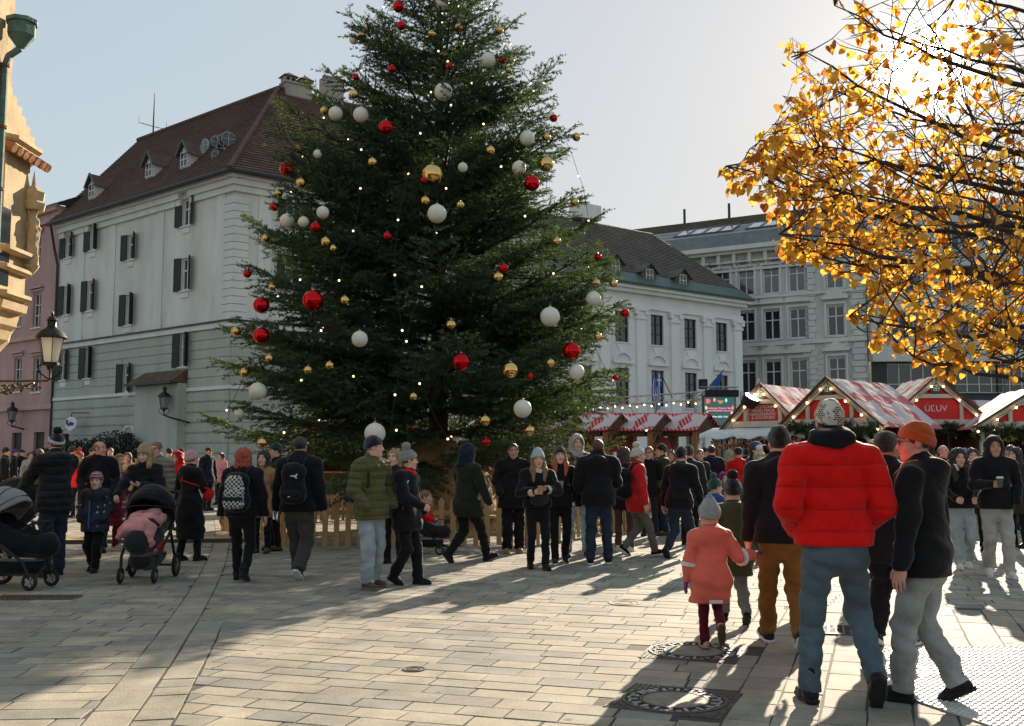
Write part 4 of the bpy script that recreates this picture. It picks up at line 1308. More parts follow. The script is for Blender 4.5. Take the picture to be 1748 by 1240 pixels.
# dormers on the left slope
def dormer(wall, px, py, w=1.5, h=1.7, nm='dormer', rm=TILE):
    sl = (RL - EL)
    nr = (Ec - EL).cross(RL - EL).normalized()
    d = Vector(ray(px, py)); c = Vector((0, 0, CAMH)); p = c + d * ((EL - c).dot(nr) / d.dot(nr))
    o = empty_part(nm, house, p, wall.rz)
    return o
def empty_part(nm, par, p, rz):
    e = bpy.data.objects.new(nm, None); e.empty_display_size = 0.1; COL.objects.link(e); e.parent = par; e.location = p; e.rotation_euler.z = rz
    return e
WHT = plaster('dormer_white', (0.6, 0.6, 0.56), 0.06)
def make_dormer(p, rz, par, w=1.3, h=1.15, gable=0.75, depth=2.4, rm=TILE, side=WHT, gl=None):
    """front at local y=0 facing -Y, running back into the roof"""
    e = link('dormer', MB().add([(-w / 2, 0, -0.4), (w / 2, 0, -0.4), (w / 2, 0, h), (0, 0, h + gable), (-w / 2, 0, h), (-w / 2, depth, h), (w / 2, depth, h), (-w / 2, depth * 0.8, -0.4), (w / 2, depth * 0.8, -0.4)],
                                 [(0, 1, 2, 3, 4), (0, 4, 5, 7), (1, 8, 6, 2)]).mesh('dormer', side), par, p)
    e.rotation_euler.z = rz
    b = MB()
    for sx in (-1, 1):
        b.add([(sx * (w / 2 + 0.18), -0.22, h - 0.16), (0, -0.22, h + gable + 0.06), (0, depth + 0.6, h + gable + 0.06), (sx * (w / 2 + 0.18), depth, h - 0.16),
               (sx * (w / 2 + 0.18), -0.22, h - 0.24), (0, -0.22, h + gable - 0.04)], [(0, 1, 2, 3) if sx < 0 else (3, 2, 1, 0), (0, 4, 5, 1) if sx < 0 else (1, 5, 4, 0)])
    b.build('dormer_roof', rm, e)
    b = MB()
    for sx in (-1, 1): b.bar((sx * (w / 2 + 0.2), -0.23, h - 0.16), (0, -0.23, h + gable + 0.08), 0.06, 0.1)
    b.build('verge', COPPER, e)
    b = MB(); b.box((0, -0.02, h * 0.52), (0.62, 0.05, 0.8)); b.build('pane', GLASS, e)
    b = MB()
    for x in (-0.33, 0, 0.33): b.box((x, -0.05, h * 0.52), (0.05, 0.05, 0.86))
    for z in (-0.4, 0, 0.4): b.box((0, -0.048, h * 0.52 + z), (0.61, 0.05, 0.05))
    b.build('window_frame', WHITEP, e)
    return e
nrL = (Ec - EL).cross(RL - EL).normalized()
for px, py in ((160, 338), (258, 303), (318, 286)):
    d = Vector(ray(px, py)); c = Vector((0, 0, CAMH)); p = c + d * ((EL - c).dot(nrL) / d.dot(nrL))
    make_dormer(p - WL.n * -0.1, WL.rz, house, w=0.85, h=0.8, gable=0.6, depth=1.8)
nrR = (ER - Ec).cross(R1 - Ec).normalized()
for t in (9.0, 14.0):
    p = Ec.lerp(ER, t / 21) + (R1 - Ec) * 0.0; p = WR.pt(t, 0) - WR.n * 1.5; p.z = EAVE + (1.5 + OV) * (HR - EAVE) / (6.5 + OV)
    make_dormer(p, WR.rz, house)
# chimney
ch = empty_part('chimney', house, R1 + Vector((0.9, 0.7, -0.6)), WR.rz)
ch.scale = (0.8, 0.8, 0.72)
PLC = plaster('chimney', (0.34, 0.31, 0.27))
b = MB(); b.box((0, 0, 0.65), (2.1, 1.0, 1.5)); b.box((0, 0, 1.45), (2.3, 1.2, 0.14))
b.build('stack', PLC, ch)
for x in (-0.65, 0.65):
    b = MB(); b.box((x, 0, 1.75), (0.9, 0.8, 0.46)); b.build('vent_head', PLC, ch)
    b = MB(); b.add([(x - 0.62, -0.6, 1.98), (x + 0.62, -0.6, 1.98), (x + 0.62, 0.6, 1.98), (x - 0.62, 0.6, 1.98), (x, 0, 2.45)], [(0, 1, 4), (1, 2, 4), (2, 3, 4), (3, 0, 4), (3, 2, 1, 0)]); b.build('vent_cap', TILE, ch)
    for sx in (-0.22, 0.22): MB().lathe([(0.13, 0), (0.13, 0.03)], 12, (x + sx, -0.40, 1.75), axis=(0, -1, 0)).build('vent_hole', mat('vent_black', (0.01, 0.01, 0.01), 0.9, 0), ch)  # flat near-black disc in place of an open hole
# second chimney behind the tree's top left edge
b = MB(); b.box(RR.lerp(R1, 0.75) + Vector((0, 0, 0.4)), (1.2, 1.0, 2.0), WR.rz); b.build('chimney_stack', PLC, house)
# awning and doorway wall
a0, z0 = WL.pix(243, 652); a1, z1 = WL.pix(322, 633)
b = MB(); zb_, zt_ = WL.pix(283, 655)[1], WL.pix(283, 634)[1]
b.add([WL.pt(a0, zb_, 1.0), WL.pt(a1, zb_, 1.0), WL.pt(a1, zt_, 0.05), WL.pt(a0 + 0.35, zt_, 0.05), WL.pt(a0, zb_ - 0.08, 1.0), WL.pt(a1, zb_ - 0.08, 1.0), WL.pt(a0, zb_ - 0.08, 0), WL.pt(a1, zb_ - 0.08, 0)],
      [(0, 1, 2, 3), (4, 5, 1, 0), (6, 7, 5, 4), (0, 3, 6, 4), (1, 5, 7, 2)])
b.build('porch_roof', TILE, house)
b = MB(); b.bar(WL.pt(a0 - 0.05, zb_ - 0.05, 1.03), WL.pt(a1 + 0.05, zb_ - 0.05, 1.03), 0.1, 0.14); b.build('porch_fascia', DARKM, house)
b = MB(); b.prism([(0, 0), (a1 - a0 - 0.1, 0), (a1 - a0 - 0.1, zb_ - 0.1), (0.2, zb_ - 0.1)], WL.pt(a0 + 0.1, 0, 0.08), WL.u, (0, 0, 1), 0.5); b.build('porch_wall', PL_LO, house)
# loudspeakers and dish antennas on the eave near the corner
SPK = mat('galvanised', (0.33, 0.34, 0.34), 0.45, 0.1, 8, metal=0.5)
k = 0
for px, py, rr in ((350, 250, 0.42), (370, 243, 0.36), (381, 240, 0.36), (390, 238, 0.42), (371, 268, 0.36)):
    p = at(px, py, 52.6)
    e = empty('roof_floodlight', p); tag(e, ['leftmost grey floodlight on the corner house roof', 'second grey floodlight on the roof mast from the dormer', 'third grey floodlight on the roof mast from the dormer', 'rightmost grey floodlight high on the roof mast', 'lowest grey floodlight on the roof mast'][k], 'floodlight', 'floodlights on the roof mast')
    ax = Vector((-0.8 if k in (0,) else 0.5, -0.8, 0.0))
    MB().lathe([(0.08, -0.5), (0.12, -0.35), (rr * 0.95, -0.03), (rr, 0.05)], 16, axis=ax).build('housing', SPK, e, True)
    MB().lathe([(rr * 0.9, 0.051), (0.001, 0.06)], 16, axis=ax).build('lens', GLASS, e)
    b = MB(); q = ax.normalized() * 0.06
    xx = q.cross(Vector((0, 0, 1))).normalized() * rr
    b.bar(q - xx, q + xx, 0.03, 0.03); b.bar(q - Vector((0, 0, rr)), q + Vector((0, 0, rr)), 0.03, 0.03); b.build('guard', SPK, e)
    k += 1
e = empty('floodlight_mast', at(383, 270, 52.7)); tag(e, 'grey bracket mast carrying the roof floodlights', 'mast')
MB().tube([(0, 0, -0.9), (0, 0, 1.1)], 0.05, 8).build('pole', SPK, e); MB().tube([(-1.05, 0, 0.45), (0.5, 0, 0.62)], 0.045, 8).build('crossbar', SPK, e); MB().tube([(-0.4, 0, -0.8), (-0.4, 0, 0.1), (0, 0, 0.1)], 0.04, 8).build('arm', SPK, e)
# antenna
e = empty('antenna', RL.lerp(R1, 0.12)); tag(e, 'thin antenna mast on the corner house ridge', 'antenna')
MB().tube([(0, 0, 0), (0, 0, 1.7), (0, 0, 3.0)], [0.07, 0.05, 0.02], 6).build('mast', DARKM, e)
MB().tube([(-1.0, 0, 0.9), (0, 0, 0.6), (0.9, 0, 0.4)], 0.025, 5).build('arm', DARKM, e)
for x, z in ((-1.0, 0.9), (0.9, 0.4)): MB().tube([(x, 0, z), (x, 0, z + 0.5)], 0.025, 5).build('tine', DARKM, e)
# ------------------------------------------------------------------ pink house up the street
PINK = plaster('pink', (0.42, 0.26, 0.24)); PINKT = plaster('pink_trim', (0.46, 0.30, 0.27))
WP = Wall(LEND + uL * 13, WL.u)
hp_ = empty('pink_house'); tag(hp_, 'pink plastered house beside the grey-green corner house', 'building')
EP = zat(362, 63.0)
hl = []; pw = []
for px in (30, 63):
    for py, h in ((430, 2.0), (530, 2.2), (640, 2.2)):
        a, z = WP.pix(px, py); pw.append((a, z - h / 2, 1.05, h, py)); hl.append((a - 0.525, a + 0.525, z - h / 2, z + h / 2))
for px in (28, 66):
    a, z = WP.pix(px, 760); hl.append((a - 0.7, a + 0.7, 0.1, 3.0))
b = MB(); WP.shell(b, 13.0, 0, EP, hl); b.add([WP.pt(13, 0), WP.pt(13, 0) - WP.n * 9, WP.pt(13, EP) - WP.n * 9, WP.pt(13, EP)], [(0, 1, 2, 3)]); b.build('wall', PINK, hp_)
for a, z, w, h, py in pw:
    window(w, h, WP, hp_, a, z, fm=WHITEP, trans=(0.35, 0.66), glass=GLASS_WARM if py == 430 else None)
    b = MB(); WP.band(b, a - 0.75, a + 0.75, z + h + 0.12, z + h + 0.24, 0.12); WP.band(b, a - 0.85, a + 0.85, z + h + 0.3, z + h + 0.42, 0.22); b.build('window_hood', PINKT, hp_)
for h in hl[-2:]:
    b = MB(); b.box(WP.pt((h[0] + h[1]) / 2, 1.5, -0.2), (1.4, 0.05, 3.0), WP.rz); b.build('door', mat('dark_door', (0.015, 0.014, 0.013)), hp_)
for z0, z1, pr in ((EP - 0.9, EP - 0.3, 0.2), (EP - 0.3, EP, 0.45), (WP.pix(60, 580)[1], WP.pix(60, 580)[1] + 0.25, 0.18), (WP.pix(60, 700)[1], WP.pix(60, 700)[1] + 0.3, 0.22)):
    b = MB(); WP.band(b, 0, 13, z0, z1, pr); b.build('cornice', PINKT, hp_)
b = MB(); e0, e1 = WP.pt(0, EP, 0.6), WP.pt(13.2, EP, 0.6); roof_slope(b, e0, e1, e1 - WP.n * 6.5 + Vector((0, 0, 3.2)), e0 - WP.n * 6.5 + Vector((0, 0, 3.2)), 14)
b.add([e1, e1 - WP.n * 6.5 + Vector((0, 0, 3.2)), e1 - WP.n * 10], [(0, 1, 2)])
b.build('roof', DARKM, hp_)
# ------------------------------------------------------------------ white palace behind the tree
PW = plaster('palace_white', (0.72, 0.715, 0.68), 0.07); PW2 = plaster('palace_trim', (0.77, 0.765, 0.73), 0.05)
WW = Wall(WR.pt(20.02, 0), UR); WWW = 19.4
pal = empty('white_palace'); tag(pal, 'white palace with pilasters and brown tiled roof behind the market stalls', 'building')
EW = zat(512, 73.5)
cols = [1250, 1181, 1124, 1062]; ca = [WW.pix(x, 570)[0] for x in (1232, 1181, 1124, 1062)]
stp = (ca[0] - ca[3]) / 3
ca = [ca[0] - i * stp for i in range(7) if ca[0] - i * stp > 0.8]
zr = [WW.pix(1181, 595)[1], WW.pix(1181, 668)[1] - 1.2, WW.pix(1181, 668)[1] - 5.0]
hh_ = [2.1, 2.5, 2.4]
hl = [(a - 0.62, a + 0.62, z, z + h) for z, h in zip(zr, hh_) for a in ca]
b = MB(); WW.shell(b, WWW, 0, EW, hl); q0, q1 = WW.pt(WWW, 0), WW.pt(WWW, 0) - WW.n * 13
b.add([q0, q1, q1 + Vector((0, 0, EW)), q0 + Vector((0, 0, EW))], [(0, 1, 2, 3)]); b.build('wall', PW, pal)
for z, h in zip(zr, hh_):
    for a in ca: window(1.24, h, WW, pal, a, z, fm=DARKP, mull=1, trans=(0.36, 0.68), sillm=PW2)
for i in range(len(ca) + 1):
    a = ca[0] + stp / 2 - i * stp
    b = MB(); WW.band(b, a - 0.42, a + 0.42, 1.0, EW - 2.3, 0.16); b.build('pilaster', PW2, pal)
    b = MB(); WW.band(b, a - 0.5, a + 0.5, EW - 2.3, EW - 2.12, 0.24); WW.band(b, a - 0.42, a + 0.42, EW - 2.12, EW - 1.75, 0.2); WW.band(b, a - 0.62, a + 0.62, EW - 1.75, EW - 1.55, 0.3)
    for sx in (-1, 1): b.lathe([(0.17, 0), (0.17, 0.25)], 10, WW.pt(a + sx * 0.45, EW - 1.86, 0.05), axis=WW.n)
    b.build('capital', PW2, pal)
for a in ca:
    zt = zr[1] + hh_[1]
    b = MB()
    for k in range(8):
        t0, t1 = math.pi * k / 8, math.pi * (k + 1) / 8
        f = lambda t, r: WW.pt(a + r * math.cos(t), zt + 0.45 + r * 0.75 * math.sin(t), 0.13)
        p = [f(t0, 0.72), f(t0, 0.92), f(t1, 0.92), f(t1, 0.72)]; b.add(p + [v - WW.n * 0.14 for v in p], [(0, 1, 2, 3), (1, 0, 4, 5), (2, 1, 5, 6), (3, 2, 6, 7), (0, 3, 7, 4)])
    WW.band(b, a - 0.98, a + 0.98, zt + 0.3, zt + 0.46, 0.18)
    b.build('arched_hood', PW2, pal)
    b = MB(); b.prism([(-0.55, 0), (0.55, 0), (0.3, -0.45), (0, -0.75), (-0.3, -0.45)][::-1], WW.pt(a, zr[0] - 0.15, 0.0), WW.u, (0, 0, 1), 0.06); b.build('apron', PW2, pal)
for z0, z1, pr in ((EW - 1.55, EW - 1.2, 0.12), (EW - 0.55, EW - 0.3, 0.35), (EW - 0.3, EW, 0.6)):
    b = MB(); WW.band(b, 0, WWW + pr, z0, z1, pr); b.build('cornice', PW2, pal)
HW = zat(402, 77.5)
e0, e1 = WW.pt(0, EW, 0.75), WW.pt(WWW + 0.75, EW, 0.75)
r0, r1 = WW.pt(0, HW) - WW.n * 6, WW.pt(WWW - 3.2, HW) - WW.n * 6
b = MB(); roof_slope(b, e0, e1, r1, r0, 36); bk = WW.pt(WWW + 0.75, EW) - WW.n * 13; roof_slope(b, e1, bk, r1, r1, 20); roof_slope(b, bk, WW.pt(0, EW) - WW.n * 13, r0, r1, 8)
rf = b.build('roof', TILE2, pal)
b = MB(); up_ = (r0 - e0).normalized(); nW = (e1 - e0).cross(r0 - e0).normalized()
b.add([e0 + nW * 0.07, e1 + nW * 0.07, e1 + up_ * 1.3 + nW * 0.07 - WW.u * 0.5, e0 + up_ * 1.3 + nW * 0.07, e0 - Vector((0, 0, 0.1)), e1 - Vector((0, 0, 0.1))], [(0, 1, 2, 3), (4, 5, 1, 0)]); b.build('eave_flashing', COPPER, rf)
for px, py in ((1165, 487), (1108, 478), (1050, 463)):
    d = Vector(ray(px, py)); c = Vector((0, 0, CAMH)); p = c + d * ((e0 - c).dot(nW) / d.dot(nW))
    make_dormer(p, WW.rz, pal, w=1.4, h=0.62, gable=0.5, depth=1.8, rm=TILE2, side=TILE2)
b = MB(); b.box(r0.lerp(r1, 0.55) + Vector((0, 0, 0.5)) - WW.n * -0.4, (2.4, 0.9, 1.1), WW.rz); b.build('chimney_stack', PW, pal)
# ------------------------------------------------------------------ neo-renaissance block
PN = plaster('neo_grey', (0.52, 0.53, 0.485), 0.1); PN2 = plaster('neo_trim', (0.6, 0.61, 0.565), 0.08)
un = Vector((0.868, -0.496, 0)); NEND = Vector((26.9, 75.0, 0)); NL = 26.0
WN = Wall(NEND - un * NL, un)
neo = empty('neo_renaissance_block'); tag(neo, 'grey ornate four-storey block with pediments and skylights behind the stalls', 'building')
EN = WN.pix(1400, 408)[1]
cols = [1427, 1362, 1318, 1275, 1234, 1196]
rows = [(1362, 474, 2.2), (1362, 552, 2.35), (1362, 642, 2.6)]
hl = []; nw = []
cA = [WN.pix(x, 550)[0] for x in cols]
for r_, (px, py, h) in enumerate(rows):
    z = WN.pix(px, py)[1] - h / 2
    for a in cA:
        nw.append((a, z, 1.3, h, r_)); hl.append((a - 0.65, a + 0.65, z, z + h))
z0g = 0.4
for a in cA: nw.append((a, 1.2, 1.3, 2.6, 3)); hl.append((a - 0.65, a + 0.65, 1.2, 3.8))
b = MB(); WN.shell(b, NL, 0, EN, hl); b.add([WN.pt(NL, 0), WN.pt(NL, 0) - WN.n * 12, WN.pt(NL, EN) - WN.n * 12, WN.pt(NL, EN)], [(0, 1, 2, 3)]); b.build('wall', PN, neo)
ORG = mat('window_glass_reflecting_roof', (0.06, 0.07, 0.075), 0.04, 0.4, 0.8, spec=1.0)
for a, z, w, h, r_ in nw:
    window(w, h, WN, neo, a, z, fr=0.1, mull=1, trans=(0.66,), sillm=PN2, glass=ORG if r_ == 0 else None)
    b = MB(); WN.band(b, a - 0.85, a - 0.67, z - 0.05, z + h + 0.12, 0.12); WN.band(b, a + 0.67, a + 0.85, z - 0.05, z + h + 0.12, 0.12); WN.band(b, a - 0.85, a + 0.85, z + h + 0.12, z + h + 0.3, 0.14)
    WN.band(b, a - 1.02, a + 1.02, z + h + 0.5, z + h + 0.66, 0.32); WN.band(b, a - 0.9, a + 0.9, z - 0.75, z - 0.16, 0.08)
    if r_ in (2,) or (r_ == 1 and a == cA[0]):
        b.prism([(-1.1, 0), (1.1, 0), (0, 0.62)], WN.pt(a, z + h + 0.66, 0.0), WN.u, (0, 0, 1), 0.3)
    b.build('window_surround', PN2, neo)
for z0, z1, pr in ((EN - 0.35, EN, 0.95), (EN - 0.6, EN - 0.35, 0.6), (EN - 2.0, EN - 1.8, 0.16), (rows and WN.pix(1362, 505)[1], WN.pix(1362, 505)[1] + 0.22, 0.2), (WN.pix(1362, 588)[1], WN.pix(1362, 588)[1] + 0.25, 0.24), (WN.pix(1362, 683)[1], WN.pix(1362, 683)[1] + 0.3, 0.3)):
    b = MB(); WN.band(b, 0, NL + pr * 0.2, z0, z1, pr); b.build('cornice', PN2, neo)
a = 0.6
while a < NL - 0.3:
    b = MB(); WN.band(b, a - 0.14, a + 0.14, EN - 1.35, EN - 0.6, 0.5); WN.band(b, a - 0.1, a + 0.1, EN - 1.7, EN - 1.35, 0.28); b.build('console', PN2, neo)
    a += 1.28
a = 1.24
while a < NL:
    MB().box(WN.pt(a, EN - 1.25, 0.0), (0.45, 0.04, 0.5), WN.rz).build('attic_window', GLASS, neo); a += 2.56
z = 0.3; k = 0
while z < EN - 2.2:
    for ac in (NL - 0.55, cA[0] - 2.0):
        w2 = 0.55 if k % 2 else 0.42
        b = MB(); WN.band(b, ac - w2, ac + w2, z, z + 0.42, 0.12, holes=hl); b.build('quoin', PN2, neo)
    z += 0.47; k += 1
for k in range(40):
    zz = 5.2 + k * 0.42
    if zz > WN.pix(1362, 588)[1] - 0.4: break
    band_objs('rustic_course', PN, neo, WN, 0, NL - 1.2, zz, zz + 0.38, 0.05, [(h[0] - 0.3, h[1] + 0.3, h[2] - 0.9, h[3] + 1.4) for h in hl])
r0, r1 = WN.pt(0, EN + 4.4) - WN.n * 7.5, WN.pt(NL, EN + 4.4) - WN.n * 7.5
m0, m1 = WN.pt(0, EN + 1.1, 0.3), WN.pt(NL, EN + 1.1, 0.3)
b = MB(); b.add([WN.pt(0, EN, 0.6), WN.pt(NL, EN, 0.6), m1, m0], [(0, 1, 2, 3)])
roof_slope(b, m0, m1, m1.lerp(r1, 0.5), m0.lerp(r0, 0.5), 3, 0.03); o = b.build('zinc_roof', ZINC, neo)
b = MB(); roof_slope(b, m0.lerp(r0, 0.5), m1.lerp(r1, 0.5), r1, r0, 12); b.add([WN.pt(NL, EN), r1, r1 - WN.n * 5 - Vector((0, 0, 3))], [(0, 1, 2)]); b.build('tiled_ridge', TILE2, neo)
nn = (m1 - m0).cross(r0 - m0).normalized()
SKY_GL = mat('skylight_glass', (0.25, 0.3, 0.33), 0.08, 0.1, 2, spec=1.0)
for a in (10.4, 11.7, 13.0, 14.3, 16.6, 17.9, 19.2, 20.5, 22.6):
    q = lambda aa, t: m0 + WN.u * aa + (r0 - m0) * t + nn * 0.09
    b = MB(); b.add([q(a, 0.16), q(a + 1.15, 0.16), q(a + 1.15, 0.44), q(a, 0.44)], [(0, 1, 2, 3)]); s_ = b.build('skylight', SKY_GL, neo)
    b = MB()
    for p, r in ((q(a, 0.15), q(a, 0.45)), (q(a + 1.15, 0.15), q(a + 1.15, 0.45)), (q(a, 0.15), q(a + 1.15, 0.15)), (q(a, 0.45), q(a + 1.15, 0.45))): b.bar(p, r, 0.08, 0.1, nn)
    b.build('skylight_frame', ZINC, s_)
for a in (9, 13.2, 19.0): MB().tube([r0 + WN.u * a, r0 + WN.u * a + Vector((0, 0, 1.3))], 0.12, 8).build('flue', DARKM, neo)
# ------------------------------------------------------------------ modern pale block on the right
PM = plaster('modern_pale', (0.55, 0.53, 0.5), 0.06); PMD = mat('modern_dark_cladding', (0.03, 0.036, 0.036), 0.6, 0.15, 2)
WM = Wall((27.0, 74.6), (1.0, -0.03)); MW = 30.0
mod = empty('modern_block'); tag(mod, 'pale modern block with dark shopfront band behind the autumn branches', 'building')
ZD = WM.pix(1560, 617)[1]; TOPM = WM.pix(1600, 345)[1]
hl = []; mw = []
for row, py in enumerate((475, 555, 405)):
    for px in (1535, 1560, 1625, 1655, 1715, 1760):
        a, z = WM.pix(px, py); w, h = 1.15, 2.0
        mw.append((a, z - h / 2, w, h)); hl.append((a - w / 2, a + w / 2, z - h / 2, z + h / 2))
b = MB(); WM.shell(b, MW, ZD, TOPM, hl); b.add([WM.pt(0, ZD), WM.pt(0, TOPM), WM.pt(0, TOPM) - WM.n * 14, WM.pt(0, ZD) - WM.n * 14], [(0, 1, 2, 3)]); b.add([WM.pt(0, TOPM), WM.pt(MW, TOPM), WM.pt(MW, TOPM) - WM.n * 14, WM.pt(0, TOPM) - WM.n * 14], [(0, 1, 2, 3)]); b.build('wall', PM, mod)
for i, (a, z, w, h) in enumerate(mw): window(w, h, WM, mod, a, z, mull=1, trans=(), glass=GLASS_WARM if i % 3 == 1 else None, sillm=PM)
sh = []
for px in (1556, 1672, 1745):
    a, z = WM.pix(px, 646); w, h = (3.6, 2.2); sh.append((a, z - h / 2, w, h))
hl2 = [(a - w / 2, a + w / 2, z, z + h) for a, z, w, h in sh]
b = MB(); W2 = Wall(WM.pt(0, 0, 0.02), WM.u); W2.shell(b, MW, 0, ZD, hl2); b.build('shop_band', PMD, mod)
for a, z, w, h in sh: window(w, h, W2, mod, a, z, mull=3, trans=(0.3,), sillm=PMD)
b = MB(); WM.band(b, 0, MW, ZD - 0.05, ZD + 0.5, 0.5); WM.band(b, 0, MW, TOPM - 0.4, TOPM, 0.3); b.build('ledge', PM, mod)
b = MB(); WM.band(b, 0, 1.6, ZD, TOPM, 0.25); b.build('corner_pier', PM, mod)
for i in range(10):
    a, z = WM.pix(1590 + 26 * i, 572); MB().box(WM.pt(a, z, 0.0), (0.45, 0.05, 0.6), WM.rz).build('small_window', GLASS, mod)
# ------------------------------------------------------------------ old stone house with oriel at the left edge
SAND = mat('sandstone', (0.46, 0.34, 0.19), 0.9, 0.28, 1.6, 0.5, 18, detail=8); SANDD = mat('sandstone_trim', (0.50, 0.37, 0.21), 0.9, 0.2, 3, 0.4, 22)
VERD = mat('verdigris', (0.10, 0.17, 0.14), 0.7, 0.3, 5, 0.3, 20)
ori = empty('oriel_house', (-11.4, 20, 0)); tag(ori, 'old sandstone house with carved oriel at the left edge', 'building')
b = MB(); b.box((-3, -4.5, 6), (6, 13.0, 12)); b.build('wall', SAND, ori)
# oriel: polygon plan projecting from the wall (local: wall face x=0, towards +x)
def oriel_ring(z, s, y0=-0.2, y1=1.75):
    return [(0, y0 - 0.02, z), (0.62 * s, y0, z), (1.0 * s, y0 + 0.45, z), (1.0 * s, y1 - 0.45, z), (0.62 * s, y1, z), (0, y1 + 0.02, z)]
def loft(mb, rings, cap=True):
    V = [v for r in rings for v in r]; n = len(rings[0]); F = []
    for i in range(len(rings) - 1):
        F += [(i * n + j, i * n + j + 1, (i + 1) * n + j + 1, (i + 1) * n + j) for j in range(n - 1)]
    if cap: F += [tuple(range(n))[::-1], tuple(range((len(rings) - 1) * n, len(rings) * n))]
    mb.add(V, F)
Z = lambda py: zat(py, 20.6)
b = MB(); loft(b, [oriel_ring(Z(592), 0.25), oriel_ring(Z(575), 0.55), oriel_ring(Z(560), 0.62), oriel_ring(Z(552), 0.72), oriel_ring(Z(530), 0.78), oriel_ring(Z(528), 0.92), oriel_ring(Z(515), 0.95)]); b.build('corbel', SANDD, ori)
b = MB(); loft(b, [oriel_ring(Z(515), 0.86), oriel_ring(Z(255), 0.86)]); body = b.build('oriel', SAND, ori)
for py, s_ in ((505, 1.02), (460, 1.0), (430, 1.04), (258, 1.05), (246, 1.12)):
    b = MB(); loft(b, [oriel_ring(Z(py + 4), s_ * 0.94), oriel_ring(Z(py), s_), oriel_ring(Z(py - 6), s_), oriel_ring(Z(py - 8), s_ * 0.9)]); b.build('moulding', SANDD, body)
for k in range(8):
    zz = Z(240) + k * (Z(135) - Z(240)) / 8; y1 = 1.7 - k * 0.17
    b = MB(); b.box((0.42, (y1 - 0.2) / 2, zz + 0.1), (0.5 + 0.34 * (1 - k / 8), y1 + 0.2, (Z(135) - Z(240)) / 8 + 0.0)); b.build('gable_step', SAND, ori)
for k in range(7):
    b = MB(); b.tube([(0.62 + 0.02 * k, 0.1 + k * 0.25, Z(246)), (1.12, 0.1 + k * 0.25, Z(262) - 0.05)], [0.09, 0.1], 7); b.build('roof_tile', tile_mat('oriel_tiles', (0.22, 0.09, 0.03), (0.35, 0.16, 0.06)), ori)
b = MB(); b.box((0.86, 0.35, (Z(490) + Z(360)) / 2), (0.03, 0.42, Z(360) - Z(490))); b.build('oriel_window', GLASS, body)
# carved saint in its niche
b = MB(); zs = Z(442)
b.lathe([(0.02, -0.25), (0.1, -0.15), (0.17, -0.05), (0.19, 0.0)], 12, (0.93, 1.35, zs)); b.build('console', SANDD, ori)
F = Field((-0.35, -0.35, -0.05), (0.35, 0.35, 1.5), 0.022)
F.cone((0, 0, 0), (0, 0, 0.75), 0.15, 0.12, 0.05); F.cone((0, 0, 0.7), (0, 0, 1.0), 0.13, 0.14, 0.05); F.ell((0, 0, 1.22), (0.075, 0.085, 0.11), 0.02)
F.cone((0.13, 0, 1.0), (0.08, 0.12, 0.8), 0.055, 0.045, 0.03); F.cone((-0.13, 0, 1.0), (-0.02, 0.13, 0.85), 0.055, 0.045, 0.03); F.fold(0.014, 1.0, 1.3, 0.2)
V, Q = F.nets(); o = link('statue', np_mesh('statue', V, Q, [SANDD]), ori, (0.95, 1.35, zs)); o.rotation_euler.z = R(-90); o.scale = (0.95, 0.95, 0.95)
b = MB(); b.lathe([(0.24, 0), (0.27, 0.15), (0.22, 0.2), (0.25, 0.4), (0.05, 0.55), (0.001, 0.9)], 8, (0.93, 1.35, Z(345))); b.build('canopy', SANDD, ori)
# copper rainwater pipe and hopper
b = MB(); b.tube([(1.17, -0.55, 0), (1.17, -0.55, Z(150)), (1.22, -0.52, Z(132)), (1.4, -0.45, Z(118))], 0.07, 10); b.build('rainwater_pipe', VERD, ori)
b = MB(); b.lathe([(0.08, 0), (0.2, 0.16), (0.27, 0.25), (0.27, 0.5), (0.31, 0.5), (0.31, 0.58), (0.26, 0.58)], 8, (1.42, -0.45, Z(116))); b.build('hopper', VERD, ori)
for py in (150, 250, 350, 450): MB().lathe([(0.095, 0), (0.095, 0.06)], 10, (1.17, -0.55, Z(py))).build('pipe_clamp', mat('rusty_clamp', (0.2, 0.07, 0.03), 0.8), ori)
b = MB(); b.box((0.55, -0.78, 6.0), (1.1, 0.9, 12.0)); b.build('corner_pier', SAND, ori)
print('buildings', time.time() - T0)
# ================================================================== the Christmas tree
TC = Vector((-1.55, 20.8, 0)); TH = 14.4
rng = np.random.default_rng(7)
def needle_mat():
    m, n, l, out = new_mat('fir_needles')
    d = n.new('ShaderNodeBsdfDiffuse'); t = n.new('ShaderNodeBsdfTranslucent'); g = n.new('ShaderNodeBsdfGlossy'); g.inputs['Roughness'].default_value = 0.4
    a = n.new('ShaderNodeAttribute'); a.attribute_name = 'tone'
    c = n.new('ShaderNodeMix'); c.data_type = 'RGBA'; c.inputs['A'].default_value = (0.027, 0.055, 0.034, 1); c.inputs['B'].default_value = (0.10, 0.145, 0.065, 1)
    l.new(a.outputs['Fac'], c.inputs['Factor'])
    l.new(c.outputs['Result'], d.inputs[0]); 
    c2 = n.new('ShaderNodeVectorMath'); c2.operation = 'MULTIPLY'; c2.inputs[1].default_value = (1.5, 1.4, 0.7); l.new(c.outputs['Result'], c2.inputs[0]); l.new(c2.outputs[0], t.inputs[0])
    m1 = n.new('ShaderNodeMixShader'); m1.inputs[0].default_value = 0.35; l.new(d.outputs[0], m1.inputs[1]); l.new(t.outputs[0], m1.inputs[2])
    g.inputs[0].default_value = (0.5, 0.5, 0.45, 1)
    m2 = n.new('ShaderNodeMixShader'); m2.inputs[0].default_value = 0.05; l.new(m1.outputs[0], m2.inputs[1]); l.new(g.outputs[0], m2.inputs[2])
    l.new(m2.outputs[0], out.inputs[0])
    return m
